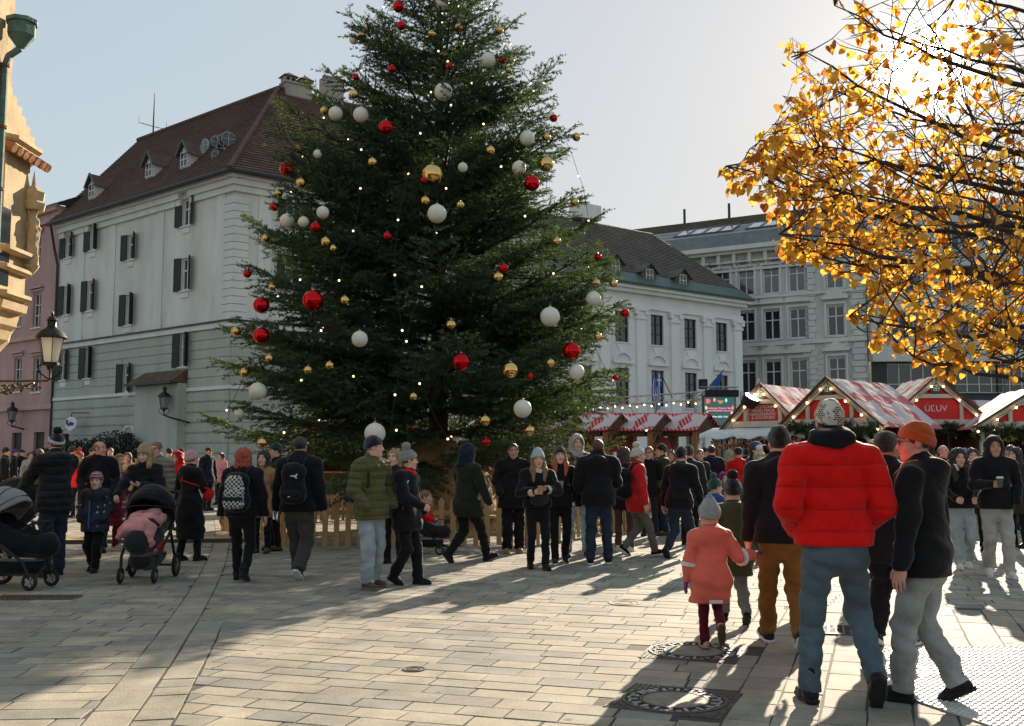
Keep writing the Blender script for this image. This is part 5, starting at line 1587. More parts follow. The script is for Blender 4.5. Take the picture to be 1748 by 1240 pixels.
BARK = mat('fir_bark', (0.045, 0.034, 0.026), 0.9, 0.3, 8, 0.6, 30, stretch=(1, 1, 0.3))
tree = empty('christmas_tree', TC); tag(tree, 'tall decorated fir Christmas tree behind the wooden fence', 'tree')
b = MB(); b.tube([(0, 0, 0.0), (0.03, 0, 3), (0, 0.02, 7), (-0.02, 0, 11), (0, 0, TH)], [0.24, 0.2, 0.13, 0.06, 0.015], 10); b.build('trunk', BARK, tree, True)
def norm(v): return v / (np.linalg.norm(v, axis=-1, keepdims=True) + 1e-9)
def tree_len(z):
    return float(np.interp(z, (0, 2, 5, 8.5, 10.5, 14.4), (5.0, 5.3, 4.35, 2.85, 1.65, 0.12)))
wood_V, wood_F = [], []
A_, D_, L_, W_t = [], [], [], []     # needle-bearing twigs
def add_wood(P, r, n=4):
    m = MB(); m.tube(P, r, n, caps=False); k = sum(len(v) for v in wood_V)
    wood_V.append(np.array([tuple(v) for v in m.V])); wood_F.append(np.array(m.F) + k)
BAUB = dict(
    white=[(757, 157, 32), (573, 194, 25), (616, 196, 27), (746, 365, 33), (939, 541, 34), (614, 579, 28), (440, 668, 30), (892, 698, 31), (640, 740, 36), (490, 377, 25), (518, 379, 19), (755, 5, 25), (604, 68, 17), (922, 142, 14), (886, 287, 25), (790, 286, 17), (542, 263, 15), (551, 363, 22), (900, 236, 27), (984, 635, 27), (1013, 510, 26), (833, 103, 26), (408, 706, 16)],
    red=[(491, 289, 28), (908, 313, 28), (534, 513, 36), (446, 521, 28), (446, 573, 28), (422, 468, 14), (468, 353, 16), (539, 388, 18), (661, 403, 14), (860, 458, 16), (1021, 439, 13), (1067, 535, 15), (976, 600, 32), (787, 618, 30), (1051, 645, 10), (905, 643, 11), (659, 217, 25), (669, 118, 14), (767, 113, 14), (685, 44, 16), (680, 12, 20), (945, 202, 14), (857, 103, 13), (830, 755, 14), (607, 132, 12), (724, 308, 12)],
    gold=[(738, 298, 37), (932, 280, 27), (510, 255, 16), (604, 161, 17), (554, 189, 15), (631, 45, 14), (738, 58, 15), (783, 46, 15), (852, 52, 15), (636, 277, 16), (514, 312, 18), (476, 330, 14), (837, 257, 16), (933, 234, 15), (984, 234, 15), (981, 345, 14), (726, 343, 16), (786, 350, 14), (556, 413, 17), (453, 407, 14), (569, 424, 12), (589, 513, 16), (403, 566, 17), (770, 555, 17), (871, 632, 28), (460, 612, 15), (417, 636, 16), (526, 632, 15), (563, 624, 15), (448, 756, 17), (828, 718, 18), (904, 735, 17), (950, 412, 15), (850, 473, 17), (1047, 484, 14), (1017, 484, 16), (1021, 575, 14), (872, 103, 13), (465, 490, 13), (940, 620, 15), (706, 677, 13), (618, 60, 13), (868, 120, 12)])
def tree_front(px, py, k=0.97):
    Y = 18.5
    for _ in range(6):
        p = at(px, py, Y); r = tree_len(max(p.z, 1.2)) * k; dx = p.x - TC.x
        Y = TC.y - math.sqrt(max(r * r - dx * dx, 0.02)) if abs(dx) < r else TC.y - 0.3
    return at(px, py, Y)
def bough(z, az, L, e0, cv, jit=1.0):
    dr = np.array([math.cos(az), math.sin(az), 0]); sd = np.array([-math.sin(az), math.cos(az), 0]) * rng.uniform(-0.12, 0.12) * jit
    zb = z + jit * rng.uniform(-0.15, 0.15)
    def bp(s): return dr * L * s * 0.98 + sd * L * s * s + np.array([0, 0, zb + L * (math.tan(e0) * s + cv * s * s * (0.6 + 0.4 * s))])
    S = np.linspace(0.0, 1, 8)
    P = np.array([bp(s) for s in S])
    add_wood(P, list(np.linspace(0.012 + 0.011 * L, 0.005, 8)), 5)
    ns = max(4, int(L * 0.94 / 0.15))
    for q in range(ns):
        s = 0.1 + 0.9 * (q + rng.uniform(0, 0.8)) / ns
        if s > 1: s = 1
        p0 = bp(s); tg = norm(bp(min(s + 0.03, 1.03)) - bp(s - 0.03))
        for side in (-1, 1):
            if rng.random() < 0.06: continue
            lat = norm(np.cross(tg, [0, 0, 1])) * side
            l2 = (0.24 + 0.46 * L * (1 - s) ** 0.8 * min(1, s * 3)) * rng.uniform(0.6, 1.15)
            l2 = min(l2, 1.35)
            d2 = norm(tg * rng.uniform(0.75, 1.1) + lat * rng.uniform(0.7, 1.0) + np.array([0, 0, rng.uniform(-0.38, 0.12)]))
            if l2 > 0.35: add_wood([p0, p0 + d2 * l2 * 0.5 + np.array([0, 0, -0.015]), p0 + d2 * l2], [0.007, 0.005, 0.002], 3)
            # needles on the secondary itself and tertiary twigs
            n3 = max(2, int(l2 / 0.14))
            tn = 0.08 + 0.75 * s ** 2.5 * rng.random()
            A_.append(p0[None]); D_.append(d2[None]); L_.append([l2]); W_t.append([tn])
            t3 = (np.arange(n3) + rng.uniform(0.2, 0.8, n3)) / n3
            sg = np.where(np.arange(n3) % 2 == 0, 1.0, -1.0)
            lat2 = norm(np.cross(d2, [0, 0, 1]))
            d3 = norm(d2[None] * rng.uniform(0.7, 1.1, (n3, 1)) + lat2[None] * sg[:, None] * rng.uniform(0.5, 1.0, (n3, 1)) + np.stack([rng.uniform(-0.15, 0.15, n3), rng.uniform(-0.15, 0.15, n3), rng.uniform(-0.75, 0.35, n3)], 1))
            l3 = (0.12 + 0.34 * l2 * (1 - t3)) * rng.uniform(0.7, 1.2, n3)
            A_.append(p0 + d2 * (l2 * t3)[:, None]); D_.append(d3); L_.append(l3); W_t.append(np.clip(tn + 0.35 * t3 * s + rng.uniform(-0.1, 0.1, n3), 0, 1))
    # tip leader
    A_.append(bp(0.9)[None]); D_.append(norm(bp(1.0) - bp(0.9))[None]); L_.append([0.1 * L + 0.16]); W_t.append([0.8])

z = 1.45; gold = 0.0; nb = 0
while z < TH - 0.25:
    f = z / TH
    n_b = 6 if f < 0.7 else 5
    for k in range(n_b):
        az = gold + 2 * math.pi * (k + rng.uniform(-0.28, 0.28)) / n_b
        L = tree_len(z) * rng.choice([rng.uniform(0.62, 0.85), rng.uniform(0.85, 1.06)], p=[0.42, 0.58])
        L = max(0.2, L * (1 - 0.12 * max(0.0, math.cos(az))))
        e0 = math.radians(-11 + 42 * f ** 0.8 + rng.uniform(-9, 9)); cv = 0.13 + rng.uniform(-0.06, 0.12)
        bough(z, az, L, e0, cv)
        nb += 1
    gold += 2.399
    z += 0.33 + 0.22 * (1 - f)
# boughs that carry the outer baubles
for lst in BAUB.values():
    for px, py, dpx in lst:
        p = tree_front(px, py, 0.985); dx, dy = p.x - TC.x, p.y - TC.y; Lh = math.hypot(dx, dy)
        if abs(dx) < 0.5 * tree_len(p.z): continue
        f = p.z / TH; e0 = math.radians(-9 + 38 * f); cv = 0.13
        bough(p.z + dpx / 2 / FPX * p.y + 0.1 - Lh * (math.tan(e0) + cv), math.atan2(dy, dx), Lh + 0.06, e0, cv, 0.0)
A = np.concatenate(A_); D = np.concatenate(D_); L = np.concatenate(L_); TN = np.concatenate(W_t)
cnt = np.clip((L / 0.0095).astype(int), 10, 60)
idx = np.repeat(np.arange(len(A)), cnt)
N = len(idx)
u = rng.random(N)
base = A[idx] + D[idx] * (L[idx] * u)[:, None]
rv = norm(rng.normal(size=(N, 3))); rv = norm(rv - D[idx] * (rv * D[idx]).sum(1, keepdims=True)); 
nd = norm(D[idx] * rng.uniform(0.5, 1.3, (N, 1)) + rv)
nl = rng.uniform(0.045, 0.08, N) * (1 - 0.3 * u)
wv = norm(np.cross(nd, rng.normal(size=(N, 3)))) * (rng.uniform(0.0065, 0.0115, N))[:, None]
V = np.empty((N, 3, 3)); V[:, 0] = base - wv; V[:, 1] = base + wv; V[:, 2] = base + nd * nl[:, None]
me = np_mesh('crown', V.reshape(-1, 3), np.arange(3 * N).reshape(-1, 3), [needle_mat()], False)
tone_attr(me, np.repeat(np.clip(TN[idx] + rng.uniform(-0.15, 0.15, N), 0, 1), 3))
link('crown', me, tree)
link('branches', np_mesh('branches', np.concatenate(wood_V), np.concatenate(wood_F), [BARK]), tree)
print('fir', nb, 'branches', N, 'needles', time.time() - T0)
# ------------------------------------------------------------------ baubles
def bauble_mat(nm, c, rough, metal, **k): return mat('bauble_' + nm, c, rough, 0.05, 4, metal=metal, **k)
BM = dict(white=mat('bauble_white', (0.72, 0.69, 0.60), 0.45, 0.08, 60, 0.25, 220, spec=0.5), red=bauble_mat('red', (0.55, 0.008, 0.012), 0.08, 0.85), gold=bauble_mat('gold', (0.72, 0.46, 0.16), 0.09, 1.0))
CAPM = mat('bauble_cap', (0.55, 0.42, 0.2), 0.3, 0, metal=1)
ball_me = MB().sphere((0, 0, 0), 1.0, 24, 16).mesh('ball', BM['white'], True)
cap_me = MB().lathe([(0.16, 0.96), (0.17, 1.06), (0.15, 1.12), (0.02, 1.13), (0.015, 1.5)], 10).mesh('cap', CAPM, True)
ORD = ['highest', 'second highest', 'third highest', 'fourth highest', 'fifth highest', 'sixth highest', 'seventh highest', 'eighth highest', 'ninth highest', 'tenth highest'] + [f'{n}th highest' for n in range(11, 60)]
for i in (21, 31, 41): ORD[i - 1] = f'{i}st highest'
for i in (22, 32, 42): ORD[i - 1] = f'{i}nd highest'
for i in (23, 33, 43): ORD[i - 1] = f'{i}rd highest'
bsizes = []
for colr, lst in BAUB.items():
    for rank, (px, py, dpx) in enumerate(sorted(lst, key=lambda t: t[1])):
        p = tree_front(px, py, 0.985)
        r = dpx / 2 / FPX * p.y
        e = empty('bauble', p)
        sz = 'large' if dpx >= 25 else 'small' if dpx <= 14 else 'mid-sized'
        fin = {'white': 'glittery white', 'red': 'shiny red', 'gold': 'mirror gold'}[colr]
        tag(e, f'{sz} {fin} bauble, {ORD[rank]} of the {colr} ones on the Christmas tree', 'bauble', f'{colr} baubles on the Christmas tree')
        e.scale = (r, r, r)
        o = link('ball', ball_me, e); omat(o, BM[colr]); link('cap', cap_me, e)
# ------------------------------------------------------------------ fairy lights
ls = empty('fairy_lights', TC); tag(ls, 'strings of small warm fairy lights draped over the Christmas tree', 'string lights')
BULB = mat('fairy_bulb', (0.9, 0.6, 0.3), 0.4, 0, emit=(1.0, 0.72, 0.38), estr=1.6)
WIRE = mat('thin_black_wire', (0.012, 0.014, 0.012), 0.7, 0)
bulb_me = MB().sphere((0, 0, 0), 0.019, 8, 6).mesh('bulb', BULB, True)
rg = random.Random(3)
for k in range(11):
    az0 = rg.uniform(0, 0.6) + k * 0.62 + math.pi; pts = []
    zt = rg.uniform(11.5, 13); zb_ = rg.uniform(1.6, 2.6); n = 34
    for i in range(n + 1):
        t = i / n; zz = zt + (zb_ - zt) * t; az = az0 + 0.5 * math.sin(3.1 * t + k) + t * 0.9
        r = tree_len(zz) * (0.86 + 0.05 * math.sin(9 * t + k)); 
        pts.append(Vector((r * math.cos(az), r * math.sin(az), zz - 0.12 * abs(math.sin(i * 1.3)))))
    MB().tube(pts, 0.006, 3, caps=False).build('cable', WIRE, ls)
    for p in pts[1::3]:
        if p.y < 1.2: link('bulb', bulb_me, ls, p + Vector((0, -0.02, -0.03)))
# ------------------------------------------------------------------ fence and wrapped tub
WOOD = mat('fence_wood', (0.46, 0.29, 0.115), 0.75, 0.25, 4, 0.3, 30, stretch=(1, 1, 0.15))
fc = Vector((-1.8, 20.75, 0)); FR = 4.15
fence = empty('picket_fence', fc); tag(fence, 'low wooden picket fence ringing the Christmas tree', 'fence')
pk = MB().prism([(-0.045, 0), (0.045, 0), (0.045, 0.76), (0.0, 0.82), (-0.045, 0.76)], (0, 0.012, 0), (1, 0, 0), (0, 0, 1), 0.024).mesh('picket', WOOD)
for sd in range(6):
    a0, a1 = R(-120 + 60 * sd), R(-60 + 60 * sd)
    p, q = Vector((FR * math.cos(a0), FR * math.sin(a0), 0)), Vector((FR * math.cos(a1), FR * math.sin(a1), 0))
    d = q - p; rz = math.atan2(d.y, d.x); n = 21
    for z in (0.2, 0.56):
        MB().bar(p + Vector((0, 0, z)) + d.normalized() * 0.05, q + Vector((0, 0, z)) - d.normalized() * 0.05, 0.03, 0.075).build('rail', WOOD, fence)
    nn_ = Vector((d.y, -d.x, 0)).normalized()
    for i in range(n):
        o = link('picket', pk, fence, p + d * ((i + 0.5) / n) + nn_ * 0.03 + Vector((0, 0, rg.uniform(-0.01, 0.02)))); o.rotation_euler = (0, rg.uniform(-0.02, 0.02), rz)
    MB().box((p.x, p.y, 0.42), (0.08, 0.08, 0.86), rz).build('post', WOOD, fence)
BURL = mat('burlap', (0.36, 0.21, 0.095), 0.95, 0.2, 6, 0.6, 50)
F = Field((-2.2, -2.2, -0.1), (2.2, 2.2, 1.9), 0.05)
F.cone((0, 0, -0.3), (0, 0, 0.62), 1.7, 1.2, 0.1); F.fold(0.06, 1.0, 0.3, 0.6); F.fold(0.035, 2.0, 0.8, 0.5); F.cut((0, 0, 0), (0, 0, -1))
V, Q = F.nets(); tub = empty('burlap_wrapped_tub', TC); tag(tub, 'burlap-wrapped tub at the foot of the Christmas tree', 'tree tub')
link('burlap_wrap', np_mesh('burlap_wrap', V, Q, [BURL]), tub)
b = MB(); b.lathe([(1.66, 0), (1.69, 0.03), (1.66, 0.06)], 40, (0, 0, 0.3)); b.build('rope', mat('rope', (0.25, 0.17, 0.08), 0.9), tub)
# ================================================================== the autumn tree at the right
def leaf_mat(nm, c, tr):
    m, n, l, out = new_mat(nm)
    d = n.new('ShaderNodeBsdfPrincipled'); t = n.new('ShaderNodeBsdfTranslucent'); d.inputs['Roughness'].default_value = 0.55
    d.inputs['Specular IOR Level'].default_value = 0.3
    oi = n.new('ShaderNodeAttribute'); oi.attribute_name = 'tone'
    tc_ = n.new('ShaderNodeTexCoord'); no = n.new('ShaderNodeTexNoise'); no.inputs['Scale'].default_value = 25; no.inputs['Detail'].default_value = 5
    l.new(tc_.outputs['Object'], no.inputs['Vector'])
    ad = n.new('ShaderNodeMath'); ad.operation = 'MULTIPLY_ADD'; ad.inputs[1].default_value = 0.5; ad.inputs[2].default_value = -0.25; l.new(no.outputs[0], ad.inputs[0])
    a2 = n.new('ShaderNodeMath'); a2.operation = 'ADD'; l.new(ad.outputs[0], a2.inputs[0]); l.new(oi.outputs['Fac'], a2.inputs[1])
    cr = n.new('ShaderNodeValToRGB'); e = cr.color_ramp.elements
    e[0].position = 0.0; e[0].color = (0.30, 0.075, 0.015, 1); e[1].position = 1.0; e[1].color = (0.76, 0.49, 0.085, 1)
    x = cr.color_ramp.elements.new(0.3); x.color = (0.57, 0.235, 0.025, 1)
    x = cr.color_ramp.elements.new(0.65); x.color = (0.70, 0.38, 0.04, 1)
    l.new(a2.outputs[0], cr.inputs[0]); l.new(cr.outputs[0], d.inputs['Base Color'])
    g = n.new('ShaderNodeVectorMath'); g.operation = 'SCALE'; g.inputs['Scale'].default_value = tr; l.new(cr.outputs[0], g.inputs[0]); l.new(g.outputs[0], t.inputs[0])
    mx = n.new('ShaderNodeMixShader'); mx.inputs[0].default_value = 0.55; l.new(d.outputs[0], mx.inputs[1]); l.new(t.outputs[0], mx.inputs[2]); l.new(mx.outputs[0], out.inputs[0])
    return m
LEAF = leaf_mat('autumn_leaf', None, 1.25)
ABARK = mat('linden_bark', (0.05, 0.036, 0.028), 0.9, 0.3, 12, 0.5, 40)
aut = empty('autumn_tree', (4.9, 7.0, 0)); tag(aut, 'golden-leaved autumn tree overhanging the upper right corner', 'tree')
SIL = [(1225, 285), (1260, 262), (1300, 235), (1328, 200), (1340, 140), (1345, 60), (1385, 50), (1400, 120), (1425, 100), (1408, 10), (1425, -80), (1950, -80), (1950, 640), (1745, 640), (1690, 622), (1610, 645), (1545, 612), (1515, 575), (1462, 578), (1445, 525), (1480, 500), (1500, 478), (1440, 470), (1350, 440), (1320, 405), (1325, 370), (1290, 330), (1232, 302)]
def proj(p):
    v = Vector(p) - Vector((0, 0, CAMH)); f = v.y * _cp + v.z * _sp; u_ = -v.y * _sp + v.z * _cp
    return CX + FPX * v.x / f, CY - FPX * u_ / f
def in_sil(p):
    if p[1] < 2.5: return False
    x, y = proj(p); c = False
    if x > 1760 or y < -20: return True
    for i in range(len(SIL)):
        a, q = SIL[i], SIL[i - 1]
        if (a[1] > y) != (q[1] > y) and x < (q[0] - a[0]) * (y - a[1]) / (q[1] - a[1]) + a[0]: c = not c
    return c
T0_ = Vector((4.9, 7.0, 0)); wood = MB(); LEAVES = []
ar = random.Random(21)
wood.tube([(4.9, 7.0, 0), (4.88, 7.0, 1.2), (4.85, 7.02, 2.2), (4.8, 7.0, 3.2), (4.7, 7.0, 4.6), (4.6, 7.1, 6.0)], [0.2, 0.17, 0.155, 0.13, 0.09, 0.04], 10)
def bez(p0, p1, p2, t): return p0 * (1 - t) ** 2 + p1 * 2 * t * (1 - t) + p2 * t * t
def leafy(p, d, n=1):
    for _ in range(n):
        LEAVES.append((p + Vector((ar.uniform(-0.035, 0.035), ar.uniform(-0.035, 0.035), ar.uniform(-0.06, 0.01))), d, ar.random()))
def twig(p, d, L, r, lev):
    n = 5; pts = [p]; q = p.copy(); dd = d.copy()
    for i in range(n):
        dd = (dd + Vector((ar.uniform(-0.3, 0.3), ar.uniform(-0.3, 0.3), ar.uniform(-0.22, 0.28)))).normalized()
        q2 = q + dd * (L / n)
        if not in_sil(q2):
            dd = -dd * 0.3 + Vector((0.5, 0.1, 0.1)); continue
        q = q2; pts.append(q.copy())
        if lev == 0 and ar.random() < LD(q): leafy(q, dd)
        if lev > 0 and i > 0 and ar.random() < 0.62:
            sdv = dd.cross(Vector((ar.uniform(-1, 1), ar.uniform(-1, 1), ar.uniform(-1, 1)))).normalized()
            twig(q, (dd * 0.7 + sdv * 0.8).normalized(), L * ar.uniform(0.45, 0.7), r * 0.55, lev - 1)
    if len(pts) > 1:
        wood.tube(pts, [r * (1 - 0.7 * i / max(1, len(pts) - 1)) for i in range(len(pts))], 4 if r < 0.01 else 6, caps=False)
        if lev <= 1 and ar.random() < LD(q) * 1.3: leafy(q, dd, 3)
def LD(q):
    x, y = proj(q)
    if x > 1500 and y < 260: return 0.2      # leaves thinned round the sun so its glow shows through
    if x > 1620 and y < 480: return 0.28
    if x < 1460 and y > 220: return 0.85
    return 0.5
limbs = [((1240, 284), 6.2, 3.0), ((1330, 400), 5.9, 2.6), ((1376, 90), 6.6, 3.6), ((1425, 10), 7.0, 4.0), ((1450, 540), 5.6, 2.3), ((1560, 610), 5.8, 2.1), ((1690, 612), 6.2, 2.0), ((1300, 240), 7.0, 3.2), ((1370, 432), 6.6, 2.7),
         ((1480, 180), 7.6, 3.8), ((1540, 60), 6.3, 4.0), ((1600, 330), 5.4, 3.0), ((1500, 440), 7.2, 2.8), ((1660, 200), 6.9, 3.9), ((1690, 480), 5.3, 2.6), ((1440, 330), 5.7, 3.0), ((1700, 60), 7.6, 4.5), ((1400, 250), 6.4, 3.3), ((1560, 520), 6.6, 2.4), ((1740, 330), 6.0, 3.2), ((1640, -20), 5.8, 4.4),
         ((1730, 590), 5.6, 2.2), ((1330, 320), 6.4, 2.9), ((1580, 250), 7.2, 3.4)]
for (px, py), Y, z0 in limbs:
    tip = at(px, py, Y); base = Vector((4.82, 7.0, z0)); mid = base.lerp(tip, 0.5) + Vector((ar.uniform(-0.15, 0.15), ar.uniform(-0.2, 0.2), -0.12 + 0.25 * (tip.z - base.z > 0.6) * -1 + ar.uniform(-0.1, 0.1)))
    n = 14; pts = []
    for i in range(n + 1):
        w = bez(base, mid, tip, i / n) + Vector((ar.uniform(-1, 1), ar.uniform(-1, 1), ar.uniform(-1, 1))) * 0.028 * (1 if 0 < i < n else 0)
        pts.append(w)
    wood.tube(pts, [0.027 * (1 - i / n) ** 0.9 + 0.004 for i in range(n + 1)], 7, caps=False)
    for i in range(2, n + 1):
        dd = (pts[i] - pts[i - 1]).normalized()
        if not in_sil(pts[i]): continue
        if i > 8: leafy(pts[i], dd, 2 if ar.random() < LD(pts[i]) + 0.15 else 0)
        for _ in range((1 if i % 3 else 2) if i < n else 3):
            sdv = dd.cross(Vector((ar.uniform(-1, 1), ar.uniform(-1, 1), ar.uniform(-1, 1)))).normalized()
            twig(pts[i], (dd * ar.uniform(0.4, 1.0) + sdv * 0.9).normalized(), ar.uniform(0.45, 0.95), 0.0065, 1)
wood.V = [tuple(Vector(v) - T0_) for v in wood.V]
wd = wood.build('trunk', ABARK, aut, True)
# heart-shaped, slightly cupped leaves
def leaf_shape(cup, fold, n=9):
    out = [(0, 0), (0.30, -0.10), (0.52, 0.12), (0.50, 0.42), (0.30, 0.72), (0, 1.08), (-0.30, 0.72), (-0.50, 0.42), (-0.52, 0.12), (-0.30, -0.10)]
    V = [(0, 0.45, 0.0)] + [(x, y, -cup * (x * x + 0.6 * (y - 0.45) ** 2) + fold * abs(x)) for x, y in out]
    F = [(0, i, i % 10 + 1) for i in range(1, 11)]
    return np.array(V, float), np.array(F)
shapes = [leaf_shape(0.3, 0.1), leaf_shape(0.75, 0.35), leaf_shape(-0.3, 0.5), leaf_shape(1.0, -0.2)]
lm = []
for si, (V, F_) in enumerate(shapes):
    for tq in range(5):
        me = np_mesh('leaf', V, F_, [LEAF], True); tone_attr(me, np.full(len(V), 0.12 + 0.19 * tq)); lm.append(me)
info = []
for p, d, t in LEAVES:
    yv = (Vector((ar.uniform(-0.7, 0.7), ar.uniform(-0.7, 0.7), -1.0)) * 0.8 + d * 0.5).normalized()
    xv = yv.cross(Vector((ar.uniform(-1, 1), ar.uniform(-1, 1), ar.uniform(-0.4, 0.4)))).normalized(); zv = xv.cross(yv)
    s = ar.uniform(0.032, 0.062)
    M = Matrix((xv, yv, zv)).transposed().to_4x4() @ Matrix.Scale(s, 4); M.translation = p - T0_
    info.append((p.y / s if in_sil(p) and proj(p)[0] < 1748 and proj(p)[1] > 0 else 1e9, M, ar.randrange(4), min(4, int(t * 5))))
info.sort(key=lambda t: t[0])
RV, RF, RT, off = [], [], [], 0
for i, (w, M, si, tq) in enumerate(info):
    if i < 300:
        o = link('leaf', lm[si * 5 + tq], aut); o.matrix_local = M
    else:
        V, F_ = shapes[si]; Mn = np.array(M)
        RV.append(V @ Mn[:3, :3].T + Mn[:3, 3]); RF.append(F_ + off); RT.append(np.full(len(V), 0.1 + 0.2 * tq + 0.1 * ar.random())); off += len(V)
me = np_mesh('foliage', np.concatenate(RV), np.concatenate(RF), [LEAF]); tone_attr(me, np.concatenate(RT)); o = link('foliage', me, aut); o['kind'] = 'stuff'
print('autumn leaves', len(info), time.time() - T0)
# ================================================================== market stalls
def tarp_mat(name, sc=0.85, hot=1.0):
    m, n, l, out = new_mat(name)
    p = n.new('ShaderNodeBsdfPrincipled'); p.inputs['Roughness'].default_value = 0.75; p.inputs['Specular IOR Level'].default_value = 0.15; l.new(p.outputs[0], out.inputs[0])
    tcn = n.new('ShaderNodeTexCoord'); sp = n.new('ShaderNodeSeparateXYZ'); l.new(tcn.outputs['Object'], sp.inputs[0])
    def mth(op, a, b_=None):
        q = n.new('ShaderNodeMath'); q.operation = op
        for i, v in enumerate((a, b_)):
            if v is None: continue
            if isinstance(v, (int, float)): q.inputs[i].default_value = v
            else: l.new(v, q.inputs[i])
        return q.outputs[0]
    fx, fy = mth('FRACT', mth('MULTIPLY', sp.outputs[0], sc)), mth('FRACT', mth('MULTIPLY', sp.outputs[1], sc))
    def dist(cx, cy):
        a, b_ = mth('SUBTRACT', fx, cx), mth('SUBTRACT', fy, cy)
        return mth('SQRT', mth('ADD', mth('MULTIPLY', a, a), mth('MULTIPLY', b_, b_)))
    d1 = mth('MAXIMUM', dist(0, 1), dist(1, 0)); d2 = mth('MAXIMUM', dist(0, 0), dist(1, 1))
    pet = mth('LESS_THAN', mth('MINIMUM', d1, d2), 0.93)
    st = mth('GREATER_THAN', mth('SINE', mth('MULTIPLY', mth('ADD', sp.outputs[0], mth('MULTIPLY', sp.outputs[1], 0.7)), 44.0)), 0.3)
    w = mth('MAXIMUM', pet, mth('MULTIPLY', st, 0.6))
    no = n.new('ShaderNodeTexNoise'); no.inputs['Scale'].default_value = 3; l.new(tcn.outputs['Object'], no.inputs['Vector'])
    mx = n.new('ShaderNodeMix'); mx.data_type = 'RGBA'; mx.inputs['A'].default_value = (0.46, 0.022, 0.028, 1); mx.inputs['B'].default_value = (0.54, 0.46, 0.45, 1); l.new(w, mx.inputs['Factor'])
    l.new(mx.outputs['Result'], p.inputs['Base Color'])
    b = n.new('ShaderNodeBump'); b.inputs['Strength'].default_value = 0.6; b.inputs['Distance'].default_value = 0.03; l.new(no.outputs[0], b.inputs['Height']); l.new(b.outputs[0], p.inputs['Normal'])
    return m
TARP = tarp_mat('printed_tarpaulin')
REDB = mat('stall_red_board', (0.66, 0.022, 0.016), 0.55, 0.08, 3)
CREAM = mat('stall_cream_beam', (0.56, 0.50, 0.40), 0.65, 0.12, 4, 0.2, 30)
DWOOD = mat('stall_brown_wood', (0.10, 0.05, 0.022), 0.75, 0.3, 4, 0.3, 30)
HWOOD = mat('stall_honey_wood', (0.26, 0.13, 0.045), 0.7, 0.25, 4, 0.3, 30)
GRNB = mat('emblem_green', (0.03, 0.06, 0.045), 0.6, 0.05)
WHT2 = mat('print_white', (0.7, 0.68, 0.64), 0.6, 0.03)
WARMB = mat('market_bulb', (1, 0.8, 0.5), 0.4, 0, emit=(1.0, 0.66, 0.3), estr=3.5)
bulb2 = MB().sphere((0, 0, 0), 0.03, 8, 6).mesh('bulb', WARMB, True)
def text(body, size, parent, loc, m, rot=(R(90), 0, 0), name='lettering', align='CENTER', extrude=0.004, space=1.0):
    cu = bpy.data.curves.new(name, 'FONT'); cu.body = body; cu.size = size; cu.align_x = align; cu.align_y = 'CENTER'; cu.extrude = extrude; cu.space_line = space
    t_ = bpy.data.objects.new('tmp_text', cu); COL.objects.link(t_)
    bpy.context.view_layer.update()
    me = bpy.data.meshes.new_from_object(t_.evaluated_get(bpy.context.evaluated_depsgraph_get())); bpy.data.objects.remove(t_)
    me.materials.clear(); me.materials.append(m)
    o = link(name, me, parent, loc); o.rotation_euler = rot
    return o
def needle_sprigs(pts, L, n_per, rgen, size=1.0):
    """small fir sprigs hung along points; returns V, F"""
    A, D, Ls = [], [], []
    for p in pts:
        for _ in range(n_per):
            d = norm(np.array([rgen.normal(), rgen.normal() - 0.4, rgen.normal() * 0.8 - 0.25])); l_ = L * rgen.uniform(0.5, 1.2)
            A.append(p); D.append(d); Ls.append(l_)
            sv = norm(np.cross(d, rgen.normal(size=3)))
            for q in (0.3, 0.55, 0.8):
                for sg in (-1, 1):
                    A.append(np.array(p) + d * l_ * q); D.append(norm(d + sv * sg)); Ls.append(l_ * 0.45)
    A, D, Ls = np.array(A), np.array(D), np.array(Ls)
    c = np.clip((Ls / 0.02).astype(int), 4, 20); ix = np.repeat(np.arange(len(A)), c); N = len(ix)
    u = rgen.random(N); base = A[ix] + D[ix] * (Ls[ix] * u)[:, None]; nd = norm(D[ix] + norm(rgen.normal(size=(N, 3))))
    w = norm(np.cross(nd, rgen.normal(size=(N, 3)))) * 0.01 * size
    V = np.stack([base - w, base + w, base + nd * rgen.uniform(0.05, 0.08, (N, 1)) * size], 1).reshape(-1, 3)
    return V, np.arange(3 * N).reshape(-1, 3)
NEEDLE = next(m for m in bpy.data.materials if m.name == 'fir_needles')
